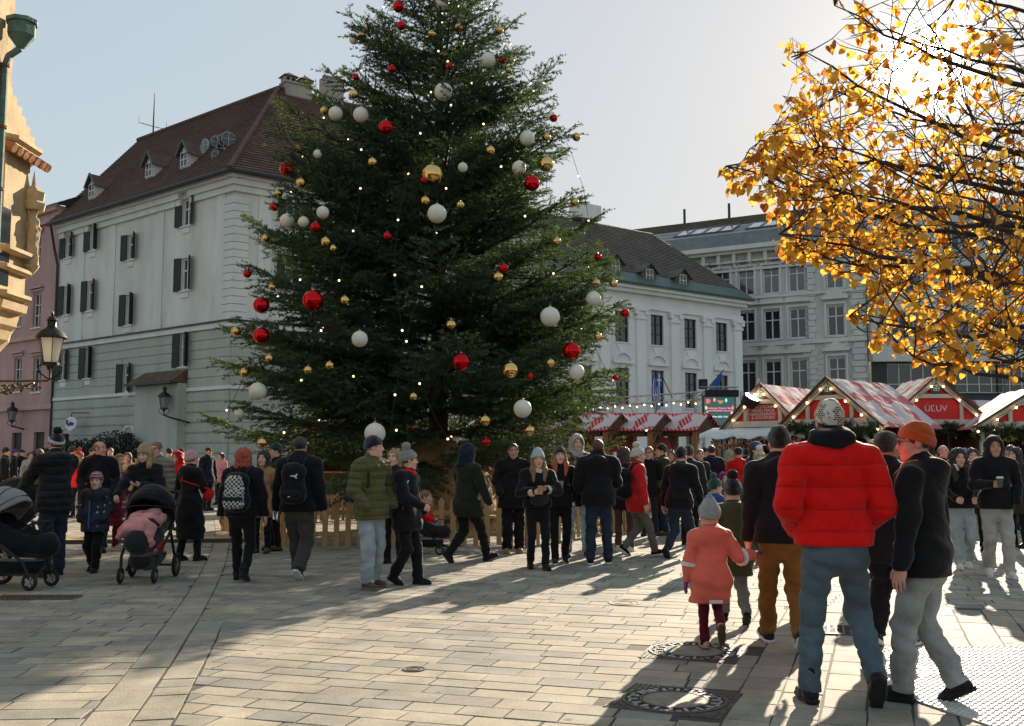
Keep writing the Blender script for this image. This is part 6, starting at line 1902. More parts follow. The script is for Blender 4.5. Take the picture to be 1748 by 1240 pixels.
def panel(nm, par, p0, p1, p2, m):
    """roof panel: p0 front eave, p1 rear eave, p2 front ridge; own axes so the print follows the slope"""
    p0, p1, p2 = Vector(p0), Vector(p1), Vector(p2); x = (p1 - p0); y = (p2 - p0); lx, ly = x.length, y.length
    xn, yn = x.normalized(), y.normalized(); zn = xn.cross(yn)
    nx, ny = 10, 6; V, F = [], []
    for j in range(ny + 1):
        for i in range(nx + 1): V.append((lx * i / nx, ly * j / ny, 0.02 * math.sin(i * 2.1 + j) * math.sin(j * 1.7)))
    k = len(V); V += [(a, c, -0.03) for a, c, _ in V]
    for j in range(ny):
        for i in range(nx):
            q = j * (nx + 1) + i; F += [(q, q + 1, q + nx + 2, q + nx + 1), (k + q, k + q + nx + 1, k + q + nx + 2, k + q + 1)]
    for i in range(nx): F += [(i, k + i, k + i + 1, i + 1), (ny * (nx + 1) + i, ny * (nx + 1) + i + 1, k + ny * (nx + 1) + i + 1, k + ny * (nx + 1) + i)]
    for j in range(ny):
        a, c = j * (nx + 1), (j + 1) * (nx + 1); F += [(a, c, k + c, k + a), (a + nx, k + a + nx, k + c + nx, c + nx)]
    o = MB().add(V, F).build(nm, m, par, True, 40)
    o.matrix_local = Matrix((( xn.x, yn.x, zn.x, p0.x), (xn.y, yn.y, zn.y, p0.y), (xn.z, yn.z, zn.z, p0.z), (0, 0, 0, 1)))
    return o
def stall(label, apex_px, Y, yaw, w=2.6, depth=2.8, eave=2.4, apex=3.5, sign=None, signsize=0.2, garland=True, emblem=True, canopy=False, bulbs=True, plain=False):
    p = at(*apex_px, Y); apex = p.z
    e = empty('market_stall', (p.x, p.y, 0), -R(yaw)); tag(e, label, 'market stall', 'peaked red and white market stalls')
    h = w / 2
    ov = 0.22; sl = (apex - eave) / h
    for s in (-1, 1):
        a0 = (s * (h + ov), -0.12, eave - ov * sl + 0.06); a1 = (s * (h + ov), depth, eave - ov * sl + 0.06); rp = (0, -0.12, apex + 0.06); rp1 = (0, depth, apex + 0.06)
        if s > 0: panel('roof_panel', e, a0, a1, rp, TARP)
        else: panel('roof_panel', e, a1, a0, rp1, TARP)
    MB().prism([(-h, eave), (h, eave), (0, apex)], (0, 0.03, 0), (1, 0, 0), (0, 0, 1), 0.03).build('gable_board', REDB if not plain else DWOOD, e)
    for s in (-1, 1):
        MB().bar((s * (h + ov * 0.9), -0.09, eave - ov * 0.9 * sl - 0.03), (s * 0.02, -0.09, apex - 0.04), 0.06, 0.15, (0, 0, 1)).build('bargeboard', CREAM if not plain else DWOOD, e)
        MB().bar((s * (h + ov), -0.15, eave - ov * sl + 0.085), (0, -0.15, apex + 0.085), 0.1, 0.04).build('verge_board', DWOOD, e)
    if not plain:
        MB().box((0, -0.05, eave + 0.02), (w * 0.98, 0.08, 0.16)).build('tie_beam', CREAM, e)
        zc = eave + (apex - eave) * 0.60
        MB().box((0, -0.053, zc), (w * 0.40, 0.07, 0.11)).build('collar_beam', CREAM, e)
        for s in (-1, 1): MB().box((s * w * 0.245, -0.045, eave + (apex - eave) * 0.27), (0.09, 0.06, (apex - eave) * 0.54)).build('strut', CREAM, e)
        if emblem:
            r = 0.19; ez = zc + 0.06 + r
            MB().lathe([(r, 0), (r, 0.02), (0.001, 0.021)], 24, (0, -0.075, ez), axis=(0, -1, 0)).build('gift_emblem', GRNB, e)
            b = MB(); y = -0.099
            for c, s_ in (((0, y, ez - 0.04), (0.14, 0.006, 0.012)), ((0, y, ez + 0.03), (0.17, 0.006, 0.012)), ((0, y, ez - 0.1), (0.14, 0.006, 0.012)), ((-0.07, y - 0.001, ez - 0.06), (0.012, 0.006, 0.09)), ((0.07, y - 0.001, ez - 0.06), (0.012, 0.006, 0.09)), ((0, y - 0.002, ez - 0.04), (0.022, 0.006, 0.15)), ((-0.084, y - 0.001, ez + 0.01), (0.012, 0.006, 0.05)), ((0.084, y - 0.001, ez + 0.01), (0.012, 0.006, 0.05))): b.box(c, s_)
            for s in (-1, 1): b.tube([(0, y, ez + 0.035), (s * 0.03, y, ez + 0.08), (s * 0.065, y, ez + 0.075), (s * 0.05, y, ez + 0.045), (0, y, ez + 0.035)], 0.006, 5)
            b.build('gift_icon', WHT2, e)
        if sign: text(sign, signsize, e, (0, -0.012, eave + (apex - eave) * 0.32), WHT2, extrude=0.006, space=0.85)
    for s in (-1, 1):
        MB().box((s * (h - 0.06), 0.05, (eave - 0.08) / 2), (0.11, 0.11, eave - 0.08)).build('post', CREAM if not plain else HWOOD, e)
        MB().box((s * (h - 0.06), depth - 0.1, (eave - 0.08) / 2), (0.11, 0.11, eave - 0.08)).build('post', DWOOD, e)
        MB().bar((s * (h - 0.08), 0.05, eave - 0.65), (s * (h - 0.6), 0.05, eave - 0.1), 0.07, 0.07).build('brace', HWOOD if plain else CREAM, e)
    MB().box((0, depth - 0.12, (eave) / 2), (w - 0.3, 0.04, eave - 0.1)).build('rear_wall', DWOOD, e)
    for s in (-1, 1): MB().box((s * (h - 0.1), depth / 2, 1.0), (0.04, depth - 0.5, 2.0 if not plain else 1.2)).build('side_wall', DWOOD if plain else DWOOD, e)
    MB().box((0, 0.12, 0.5), (w - 0.35, 0.08, 1.0)).build('counter_front', DWOOD, e); MB().box((0, 0.2, 1.03), (w - 0.3, 0.5, 0.05)).build('counter_top', HWOOD, e)
    if garland:
        rgn = np.random.default_rng(int(apex_px[0]))
        pts = [(x + rgn.uniform(-0.05, 0.05), -0.14, eave - 0.14 + 0.07 * math.sin(x * 5) + rgn.uniform(-0.06, 0.06)) for x in np.linspace(-h, h, 34)]
        V, F = needle_sprigs(pts, 0.24, 5, rgn, 1.1); me = np_mesh('fir_garland', V, F, [NEEDLE], False); tone_attr(me, np.full(len(V), 0.35)); o = link('fir_garland', me, e); o['kind'] = 'stuff'
    if bulbs:
        for s in (-1, 1):
            for t in (0.08, 0.36, 0.64, 0.9): link('bulb', bulb2, e, (s * (h + ov) * (1 - t), -0.2, eave - ov * sl + (apex - eave + ov * sl) * t - 0.1))
            MB().tube([(s * (h + ov) * (1 - t), -0.19, eave - ov * sl + (apex - eave + ov * sl) * t - 0.06 + 0.02 * math.sin(t * 22)) for t in np.linspace(0, 1, 16)], 0.008, 4).build('cable', WIRE, e)
    if canopy:
        b = MB(); V, F = [], []
        for i in range(13):
            x = -h - 0.5 + (w + 1.0) * i / 12; sag = 0.05 * math.sin(i * 1.9)
            V += [(x, 0.0, eave - 0.06), (x, -0.75, eave - 0.24 + sag), (x, -0.78, eave - 0.36 + sag)]
        for i in range(12):
            for j in range(2): F.append((3 * i + j, 3 * i + j + 1, 3 * i + j + 4, 3 * i + j + 3))
        b.add(V, F); o = b.build('canopy', mat('canopy_film', (0.62, 0.65, 0.66), 0.3, 0.1, 6, 0.3, 12), e, True)
    return e
stall('peaked stall with a white-lettered red sign board and green gift emblem facing the square', (1595, 646), 27.5, 3, w=2.75, depth=2.6, eave=2.42, sign='ÚĽUV', signsize=0.24)
stall('peaked red stall with cream beams behind the white-hatted man', (1416, 650), 25.0, 48, w=2.5, depth=3.0, eave=2.35)
sg = stall('gingerbread stall with a white canopy and red text sign', (1302, 660), 27.0, 42, w=2.1, depth=3.2, eave=2.36, sign='TRADITIONAL\nHAND MADE\nGINGERBREAD\n& SOUVENIRS', signsize=0.115, canopy=True, garland=False)
stall('peaked stall cut off by the right edge of the picture', (1772, 664), 25.5, 10, w=2.9, depth=3.0, eave=2.3)
stall('red peaked stall glimpsed through the tree above its fence', (556, 708), 30.0, 5, w=2.4, depth=2.6, eave=2.2)
stall('patterned stall roof showing behind the Christmas tree trunk', (735, 676), 31.5, 50, w=2.6, depth=3.6, eave=2.3)
stall('distant patterned stall roof between the orange hat and right edge', (1660, 686), 37.0, 70, w=2.4, depth=3.0, eave=2.6)
# row of small timber shelters
def shelter(px, label):
    p = at(px, 707, 33.0)
    e = empty('timber_shelter', (p.x, p.y, 0), R(52)); tag(e, label, 'market stall', 'row of small timber shelters')
    w, d, ap, ev = 1.75, 1.75, p.z, p.z - 0.55; h = w / 2
    for s in (-1, 1):
        a0 = (s * (h + 0.1), -0.1, ev); a1 = (s * (h + 0.1), d, ev); r0, r1 = (0, -0.1, ap + 0.05), (0, d, ap + 0.05)
        if s > 0: panel('roof_panel', e, a0, a1, r0, TARP)
        else: panel('roof_panel', e, a1, a0, r1, TARP)
    MB().prism([(-h, ev), (h, ev), (0, ap)], (0, 0.05, 0), (1, 0, 0), (0, 0, 1), 0.03).build('gable_board', DWOOD, e)
    for s in (-1, 1):
        for y in (0.05, d - 0.15):
            MB().box((s * (h - 0.08), y, (ev - 0.05) / 2), (0.13, 0.13, ev - 0.05)).build('post', HWOOD, e)
            MB().bar((s * (h - 0.1), y, ev - 0.55), (s * (h - 0.5), y, ev - 0.08), 0.08, 0.08).build('brace', HWOOD, e)
        MB().box((s * (h - 0.08), d / 2, ev - 0.1), (0.12, d - 0.4, 0.14)).build('plate_beam', DWOOD, e)
    MB().box((0, 0.05, ev - 0.1), (w - 0.32, 0.1, 0.14)).build('tie_beam', DWOOD, e)
    MB().box((0, d / 2, 0.95), (w - 0.5, d - 0.5, 0.06)).build('counter_top', HWOOD, e); MB().box((0, d / 2, 0.46), (w - 0.6, d - 0.6, 0.92)).build('counter', DWOOD, e)
    MB().box((0, d - 0.1, 1.9), (w - 0.5, 0.03, 0.5)).build('back_banner', REDB, e)
for px, lb in ((978, 'timber shelter with patterned roof touching the Christmas tree branches'), (1057, 'second timber shelter from the Christmas tree, patterned roof'), (1132, 'third timber shelter from the Christmas tree, patterned roof'), (1207, 'timber shelter with patterned roof beside the video screen')): shelter(px, lb)
# gingerbread hearts hanging under the canopy
hv = [(0, -0.5), (0.28, -0.18), (0.48, 0.12), (0.44, 0.36), (0.24, 0.46), (0, 0.3), (-0.24, 0.46), (-0.44, 0.36), (-0.48, 0.12), (-0.28, -0.18)]
GING = mat('gingerbread', (0.22, 0.075, 0.03), 0.8, 0.25, 20, 0.3, 60); ICE = mat('icing', (0.6, 0.5, 0.42), 0.7, 0.15, 30)
hm = MB().prism(hv, (0, 0.02, 0), (1, 0, 0), (0, 0, 1), 0.04).mesh('biscuit', GING)
im = MB().tube([(x * 0.82, -0.03, z * 0.82) for x, z in hv + hv[:1]], 0.05, 5).mesh('icing_edge', ICE)
rg = random.Random(8); MW_ = Matrix.Translation(sg.location) @ Matrix.Rotation(sg.rotation_euler.z, 4, 'Z')
for i in range(40):
    row = i % 2
    p = MW_ @ Vector((-1.25 + 2.5 * (i // 2) / 19 + rg.uniform(-0.02, 0.02), -0.62 + 0.3 * row + rg.uniform(-0.05, 0.05), 1.93 - 0.16 * row + rg.uniform(-0.06, 0.06)))
    e = empty('gingerbread_heart', p, sg.rotation_euler.z + rg.uniform(-0.6, 0.6)); sc = rg.uniform(0.10, 0.2); e.scale = (sc, sc, sc)
    tag(e, 'iced gingerbread heart hanging under the white stall canopy', 'gingerbread heart', 'gingerbread hearts under the canopy')
    link('biscuit', hm, e); link('icing_edge', im, e)
# ------------------------------------------------------------------ stage truss, screen, lamps
ALU = mat('truss_aluminium', (0.42, 0.43, 0.43), 0.4, 0.1, 5, metal=0.7)
def truss(e, a, c, s=0.3, seg=0.4):
    a, c = Vector(a), Vector(c); d = (c - a); L = d.length; d.normalize()
    u = d.cross(Vector((0, 1, 0.01))).normalized() * s / 2; v = d.cross(u).normalized() * s / 2
    cs = [u + v, u - v, -u - v, -u + v]
    for k in cs: MB().tube([a + k, c + k], 0.024, 6).build('chord', ALU, e)
    b = MB(); n = int(L / seg)
    for i in range(n):
        p, q = a + d * (L * i / n), a + d * (L * (i + 1) / n)
        for j in range(4): b.tube([p + cs[j], q + cs[(j + 1) % 4]], 0.012, 4, caps=False)
    b.build('lacing', ALU, e)
YS = 38.0
tr_ = empty('stage_truss', (0, 0, 0)); tag(tr_, 'aluminium stage truss behind the timber shelters', 'truss')
truss(tr_, at(985, 690, YS + 1), at(1196, 676, YS)); truss(tr_, Vector((at(1193, 676, YS).x, YS, 0)), at(1193, 668, YS)); truss(tr_, Vector((at(1259, 676, YS).x, YS, 0)), at(1259, 668, YS)); truss(tr_, at(1193, 668, YS), at(1259, 668, YS))
truss(tr_, Vector((at(1040, 690, YS + 0.5).x, YS + 0.7, 0)), at(1040, 688, YS + 0.7))
for i in range(16):
    link('bulb', bulb2, tr_, at(1000 + i * 12.5, 697 - 0.7 * i + (3 if i % 2 else 0), YS - 0.3))
scn = empty('video_screen', at(1228, 700, YS - 0.35)); tag(scn, 'dark video screen announcing a klezmer concert on the truss', 'screen')
MB().box((0, 0.05, -0.05), (1.25, 0.1, 1.15)).build('casing', mat('screen_casing', (0.01, 0.01, 0.011), 0.5, 0), scn)
MB().box((0, -0.006, -0.05), (1.17, 0.006, 1.07)).build('display', mat('screen_dark', (0.004, 0.012, 0.011), 0.35, 0, emit=(0.02, 0.055, 0.05), estr=0.8), scn)
def em(nm, c): return mat('screen_' + nm, c, 0.5, 0, emit=c, estr=0.75)
text('Pressburger Klezmer Band\npre-Hanukkah concert', 0.092, scn, (0, -0.014, 0.02), em('pink', (0.9, 0.2, 0.35)), extrude=0.001)
text('18 Dec 2023, 17.00', 0.075, scn, (0, -0.014, -0.26), em('white', (0.8, 0.85, 0.85)), extrude=0.001)
text('Bratislava\nregion', 0.06, scn, (0.05, -0.014, 0.3), em('orange', (0.9, 0.4, 0.1)), extrude=0.001)
b = MB(); b.lathe([(0.08, 0), (0.001, 0.003)], 14, (-0.42, -0.01, 0.33), axis=(0, -1, 0)); b.box((-0.45, -0.012, 0.33), (0.09, 0.004, 0.16)); b.build('round_logo', em('red', (0.9, 0.08, 0.06)), scn)
for k, (x, z, c) in enumerate(((-0.5, 0.08, (0.95, 0.4, 0.1)), (-0.47, -0.12, (0.1, 0.5, 0.6)), (-0.5, -0.32, (0.9, 0.25, 0.4)), (0.5, 0.08, (0.9, 0.1, 0.08)), (0.47, -0.12, (0.85, 0.35, 0.4)), (0.5, -0.32, (0.1, 0.5, 0.6)), (-0.18, 0.38, (0.9, 0.2, 0.2)), (0.26, 0.36, (0.2, 0.55, 0.65)))):
    MB().prism([(0, -0.09), (0.05, 0), (0, 0.09), (-0.05, 0)], (x, -0.01, z), (1, 0, 0), (0, 0, 1), 0.003).build('coloured_diamond', em('d%d' % k, c), scn)
sp = empty('stage_speaker', at(1200, 656, YS)); tag(sp, 'small black box speaker standing on the truss tower', 'speaker')
MB().box((0, 0, 0), (0.3, 0.3, 0.36)).build('cabinet', RUB, sp); MB().lathe([(0.11, 0), (0.11, 0.01)], 14, (0, -0.155, 0), axis=(0, -1, 0)).build('cone', DARKM, sp)
sp = empty('line_array', at(1232, 672, YS - 0.5)); tag(sp, 'long black speaker bar above the video screen', 'speaker')
for i in range(3): MB().box((-0.42 + 0.42 * i, 0, 0), (0.4, 0.25, 0.26)).build('cabinet', RUB, sp)
fl = empty('market_floodlight', at(1284, 678, 27.0)); tag(fl, 'black floodlight with a glowing rim beside the gingerbread stall', 'floodlight')
ax = Vector((0.35, -0.4, 0.75))
MB().lathe([(0.05, -0.3), (0.2, -0.26), (0.24, -0.04), (0.23, 0.0)], 18, axis=ax).build('housing', RUB, fl, True)
MB().lathe([(0.2, 0.002), (0.001, 0.01)], 18, axis=ax).build('lens', mat('lit_lens', (1, 0.9, 0.75), 0.3, 0, emit=(1.0, 0.85, 0.6), estr=6.0), fl)
MB().tube([(0, 0, 0.0), (0.16, 0, 0.42), (0.2, 0, 0.5)], 0.025, 6).build('yoke', ALU, fl)
MB().tube([(-0.05, 0.3, -0.3), (-0.05, 0.3, -2.9)], 0.04, 8).build('pole', ALU, fl)
# flags on the palace
def flag(px, py, Y, label, mat_fn, w, h, pole):
    e = empty('flag', at(px, py, Y)); tag(e, label, 'flag')
    MB().tube(pole, 0.03, 6).build('pole', HWOOD, e)
    return e
BLUE = mat('flag_blue', (0.02, 0.09, 0.32), 0.8, 0.1); FW = mat('flag_white', (0.62, 0.62, 0.62), 0.8, 0.05)
e = empty('flag', at(1128, 655, 62)); tag(e, 'blue and white striped flag with a cross hanging from the palace', 'flag')
MB().tube([(0.9, 1.2, -0.8), (-0.1, -0.2, 0.75)], 0.035, 6).build('pole', HWOOD, e)
for i in range(9):
    V = []
    for j in range(9):
        t = j / 8; x = 0.0 - 0.9 * (i / 9) * (0.55 + 0.1 * math.sin(5 * t)); x2 = 0.0 - 0.9 * ((i + 1) / 9) * (0.55 + 0.1 * math.sin(5 * t))
        z = 0.6 - 2.1 * t - 0.35 * i / 9; V += [(x, 0.07 * math.sin(i * 1.5 + 2 * t), z), (x2, 0.07 * math.sin((i + 1) * 1.5 + 2 * t), z - 0.35 / 9)]
    MB().add(V, [(2 * j, 2 * j + 1, 2 * j + 3, 2 * j + 2) for j in range(8)]).build('stripe', BLUE if i % 2 == 0 else FW, e)
MB().box((-0.12, -0.12, 0.2), (0.3, 0.02, 0.8)).build('canton', BLUE, e); MB().box((-0.12, -0.134, 0.2), (0.08, 0.006, 0.8)).build('cross_bar', FW, e); MB().box((-0.12, -0.138, 0.2), (0.3, 0.006, 0.1)).build('cross_arm', FW, e)
e = empty('flag', at(1222, 652, 68)); tag(e, 'dark blue flag on a slanting pole beside the truss tower', 'flag')
MB().tube([(-0.9, 0.8, -0.9), (0.5, -0.3, 0.8)], 0.035, 6).build('pole', HWOOD, e)
MB().add([(0.45, -0.25, 0.75), (-0.5, -0.1, -0.4), (-0.55, 0.02, -1.5), (-0.1, -0.15, -1.0), (0.2, -0.2, -0.2)], [(0, 1, 4), (1, 2, 3), (1, 3, 4)]).build('cloth', BLUE, e)
# ------------------------------------------------------------------ lanterns
def milk_glass():
    m, n, l, out = new_mat('lantern_milk_glass'); d = n.new('ShaderNodeBsdfDiffuse'); t = n.new('ShaderNodeBsdfTranslucent'); g = n.new('ShaderNodeBsdfGlossy'); g.inputs['Roughness'].default_value = 0.15
    d.inputs[0].default_value = t.inputs[0].default_value = (0.8, 0.77, 0.7, 1); a = n.new('ShaderNodeMixShader'); a.inputs[0].default_value = 0.6; b_ = n.new('ShaderNodeMixShader'); b_.inputs[0].default_value = 0.07
    l.new(d.outputs[0], a.inputs[1]); l.new(t.outputs[0], a.inputs[2]); l.new(a.outputs[0], b_.inputs[1]); l.new(g.outputs[0], b_.inputs[2]); l.new(b_.outputs[0], out.inputs[0]); return m
LGL = milk_glass()
BRONZE = mat('lamp_bronze', (0.035, 0.03, 0.022), 0.45, 0.3, 10, metal=0.6)
GILT = mat('bracket_gilt', (0.12, 0.09, 0.04), 0.5, 0.35, 12, metal=0.5)
def lantern(e, s=1.0, gl=LGL):
    b = MB(); b.lathe([(0.30 * s, 0.55 * s), (0.31 * s, 0.57 * s), (0.22 * s, 0.7 * s), (0.12 * s, 0.76 * s), (0.09 * s, 0.8 * s), (0.09 * s, 0.9 * s), (0.12 * s, 0.92 * s), (0.06 * s, 1.0 * s), (0.02 * s, 1.02 * s), (0.03 * s, 1.06 * s), (0.001, 1.12 * s)], 12); b.build('cap', BRONZE, e, True, 40)
    q = 6; V, F = [], []
    MB().lathe([(0.15 * s, 0.06 * s), (0.245 * s, 0.55 * s)], 6).build('glass', gl, e)
    for k in range(6):
        a = 2 * math.pi * k / 6
        MB().bar((0.155 * s * math.cos(a), 0.155 * s * math.sin(a), 0.05 * s), (0.252 * s * math.cos(a), 0.252 * s * math.sin(a), 0.56 * s), 0.014 * s, 0.014 * s).build('glazing_bar', BRONZE, e)
    MB().lathe([(0.05 * s, -0.1 * s), (0.08 * s, -0.02 * s), (0.17 * s, 0.0), (0.17 * s, 0.06 * s)], 12).build('base', BRONZE, e, True, 40)
    for k in range(4):
        a = math.pi / 2 * k + 0.4; r = lambda x: x * s
        MB().tube([(r(0.16) * math.cos(a), r(0.16) * math.sin(a), 0.02 * s), (r(0.22) * math.cos(a), r(0.22) * math.sin(a), -0.04 * s), (r(0.2) * math.cos(a), r(0.2) * math.sin(a), -0.15 * s), (r(0.06) * math.cos(a), r(0.06) * math.sin(a), -0.26 * s), (0, 0, -0.28 * s)], 0.016 * s, 6).build('scroll', BRONZE, e)
p = at(86, 624, 19.2); e = empty('bracket_lantern', p); tag(e, 'large old lantern on a scrolled gilt bracket by the oriel house', 'lantern'); lantern(e, 0.95)
b = MB(); b.tube([(0, 0, -0.26), (-0.05, 0, -0.3), (-2.3, 0, -0.32)], 0.022, 6); b.build('bracket_rod', GILT, e)
rg = random.Random(4)
for k in range(7):
    x = -0.25 - 0.16 * k; rr = 0.05 + 0.02 * k
    b = MB(); b.tube([(x + rr * (1 - t / 9) * math.cos(t * 1.2), 0, -0.36 - rr * 0.9 + rr * (1 - t / 9) * math.sin(t * 1.2)) for t in range(9)], 0.014, 5); b.build('scrollwork', GILT, e)
    for q in range(3): MB().sphere((x + rg.uniform(-0.07, 0.07), rg.uniform(-0.03, 0.03), -0.37 - rr * rg.random() * 1.6), (0.035, 0.02, 0.028), 6, 4).build('leaf_ornament', GILT, e)
b = MB(); b.tube([(-2.3, 0, -0.95), (-1.5, 0, -0.75), (-0.9, 0, -0.52), (-0.3, 0, -0.34)], 0.016, 6); b.build('brace', GILT, e)
a, z = WL.pix(309, 700); e = empty('wall_lantern', WL.pt(a, z, 1.0)); tag(e, 'black wall lantern on the corner house beside the porch roof', 'lantern'); lantern(e, 1.15, mat('lantern_glass_dim', (0.2, 0.22, 0.21), 0.2, 0.1, 6, spec=0.5))
MB().tube([Vector((0, 0, -0.3)), WL.u * 0.6 + Vector((0, 0, -0.45)), -WL.n * 0.9 + WL.u * 1.0 + Vector((0, 0, -0.7))], 0.05, 6).build('bracket', BRONZE, e)
a, z = WP.pix(42, 720); e = empty('wall_lantern', WP.pt(a, z, 0.8)); tag(e, 'dark wall lantern on the pink house beneath the bracket lantern', 'lantern'); lantern(e, 1.2, mat('lantern_glass_dim', (0.2, 0.22, 0.21)))
MB().tube([(0, 0, -0.3), tuple(-WP.n * 0.8 + Vector((0, 0, -0.5)))], 0.05, 6).build('bracket', BRONZE, e)
# oval hanging sign
a, z = WL.pix(147, 724); e = empty('hanging_sign', WL.pt(a, z, 0.9), WL.rz); tag(e, 'oval white and blue shop sign hanging on the corner house', 'sign')
MB().lathe([(0.55, 0), (0.55, 0.05), (0.001, 0.06)], 24, axis=(0, -1, 0)).build('board', WHT2, e).scale = (1.25, 1, 0.72)
MB().tube([(-0.48, -0.08, -0.05), (-0.4, -0.08, 0.22), (-0.28, -0.08, 0.2), (-0.36, -0.08, 0.02), (-0.2, -0.08, -0.14), (-0.12, -0.08, 0.06), (-0.02, -0.08, -0.1), (0.08, -0.08, 0.1), (0.12, -0.08, -0.1), (0.24, -0.08, 0.06), (0.28, -0.08, -0.1), (0.42, -0.08, 0.02)], 0.035, 5).build('script_lettering', BLUE, e)
MB().tube([(0, 0, 0.4), (0, 0, 0.62), (0.9, 0.6, 0.62)], 0.03, 5).build('bracket', DARKM, e)
# clipped shrubs by the corner house wall
SHRUB = mat('shrub_leaf', (0.022, 0.032, 0.016), 0.8, 0.4, 4)
def shrub(px, w, h, label):
    a, _ = WL.pix(px, 700); p = WL.pt(a, 0, 1.6); e = empty('shrub', p); tag(e, label, 'shrub', 'dark shrubs along the corner house')
    r = np.random.default_rng(px); N = 4200
    c = r.normal(size=(N, 3)); c = c / np.linalg.norm(c, axis=1, keepdims=True) * (r.random((N, 1)) ** 0.4) * np.array([w / 2, 0.5, h / 2]) + np.array([0, 0, h / 2])
    d1 = norm(r.normal(size=(N, 3))) * 0.09; d2 = norm(r.normal(size=(N, 3))) * 0.05
    V = np.stack([c - d2, c + d1, c + d2, c - d1], 1).reshape(-1, 3)
    link('foliage', np_mesh('foliage', V, np.arange(4 * N).reshape(-1, 4), [SHRUB], False), e); MB().tube([(0, 0, 0), (0, 0, h * 0.6)], 0.04, 6).build('stem', BARK, e)
for px, w, h, lb in ((190, 3.6, 2.5, 'dark bushy shrub left of the balding man, against the corner house'), (245, 3.6, 2.9, 'tallest dark shrub against the corner house under the porch roof'), (130, 3.0, 2.0, 'low dark shrub under the hanging shop sign')): shrub(px, w, h, lb)
print('market', time.time() - T0)
# ================================================================== people
K = dict(
    black=cloth('black', (0.010, 0.010, 0.012)), charcoal=cloth('charcoal', (0.022, 0.022, 0.024)), navy=cloth('navy', (0.012, 0.016, 0.03)), darkgreen=cloth('dark_green', (0.018, 0.022, 0.014)),
    olive=cloth('olive', (0.085, 0.085, 0.032), 0.55, 0.2), red=cloth('red', (0.62, 0.012, 0.012), 0.62, 0.15, 0.08), coral=cloth('coral', (0.62, 0.14, 0.10), 0.6, 0.2, 0.08), redwoman=cloth('red_parka', (0.50, 0.014, 0.016), 0.6, 0.2),
    maroon=cloth('maroon', (0.10, 0.008, 0.018)), burg=cloth('burgundy', (0.17, 0.012, 0.03)), grey=cloth('grey', (0.14, 0.13, 0.115)), lightgrey=cloth('light_grey', (0.33, 0.32, 0.30)), taupe=cloth('taupe', (0.16, 0.135, 0.10)), beige=cloth('beige', (0.38, 0.29, 0.20)), cream=cloth('cream', (0.55, 0.48, 0.38)),
    brown=cloth('ochre_brown', (0.19, 0.09, 0.022)), tan=cloth('tan', (0.30, 0.17, 0.07)), khaki=cloth('khaki', (0.05, 0.052, 0.024)), pink=cloth('pink', (0.55, 0.24, 0.24)), white=cloth('white', (0.62, 0.61, 0.58)), teal=cloth('teal', (0.03, 0.16, 0.22)), blue=cloth('blue', (0.03, 0.07, 0.20)), purple=cloth('purple', (0.16, 0.04, 0.13)),
    orange=cloth('orange', (0.55, 0.12, 0.015)), furry=cloth('fur', (0.42, 0.30, 0.17), bump=1.0, bscale=90, sheen=1.0), greyfur=cloth('grey_fur', (0.28, 0.25, 0.21), bump=1.0, bscale=90, sheen=1.0),
    deepgrey=cloth('cargo_grey', (0.055, 0.05, 0.045)))
def denim(nm, c, fade):
    m = cloth('denim_' + nm, c, 0.85, 0.15, 0.28, 5.0, 0.6, 22.0); return m
K['jean_dark'] = denim('dark', (0.022, 0.034, 0.055), 1); K['jean_mid'] = denim('mid', (0.09, 0.122, 0.148), 1); K['jean_light'] = denim('light', (0.27, 0.32, 0.35), 1); K['jean_grey'] = denim('grey', (0.27, 0.28, 0.27), 1)
H_ = {n: rib_mat(n, c) for n, c in dict(black=(0.010, 0.010, 0.012), navy=(0.010, 0.012, 0.025), white=(0.58, 0.56, 0.50), cream=(0.55, 0.45, 0.34), beige=(0.42, 0.30, 0.19), pink=(0.60, 0.33, 0.34), iceblue=(0.42, 0.52, 0.55), sage=(0.26, 0.33, 0.32), green=(0.02, 0.03, 0.02), grey=(0.25, 0.26, 0.25), red=(0.45, 0.015, 0.02), orange=(0.58, 0.09, 0.01), charcoal=(0.03, 0.03, 0.03), blue=(0.03, 0.09, 0.28), slate=(0.06, 0.065, 0.075)).items()}
HR_ = {n: hairm(n, c) for n, c in dict(brown=(0.07, 0.035, 0.018), dark=(0.018, 0.012, 0.01), blonde=(0.34, 0.20, 0.09), red=(0.33, 0.045, 0.015), ginger=(0.38, 0.09, 0.02), grey=(0.26, 0.22, 0.18), light=(0.22, 0.11, 0.045)).items()}
WS = cloth('sole_white', (0.6, 0.6, 0.57), 0.6); TANSH = cloth('shoe_tan', (0.34, 0.18, 0.06), 0.7); BRSH = cloth('shoe_brown', (0.09, 0.06, 0.035), 0.7); WSH = cloth('shoe_white', (0.58, 0.56, 0.52), 0.6)
def patch_mat(nm, build):
    m, n, l, out = new_mat(nm); p = n.new('ShaderNodeBsdfPrincipled'); p.inputs['Roughness'].default_value = 0.75; l.new(p.outputs[0], out.inputs[0]); tcn = n.new('ShaderNodeTexCoord')
    l.new(build(n, l, tcn), p.inputs['Base Color']); MATS[nm] = m
    return m
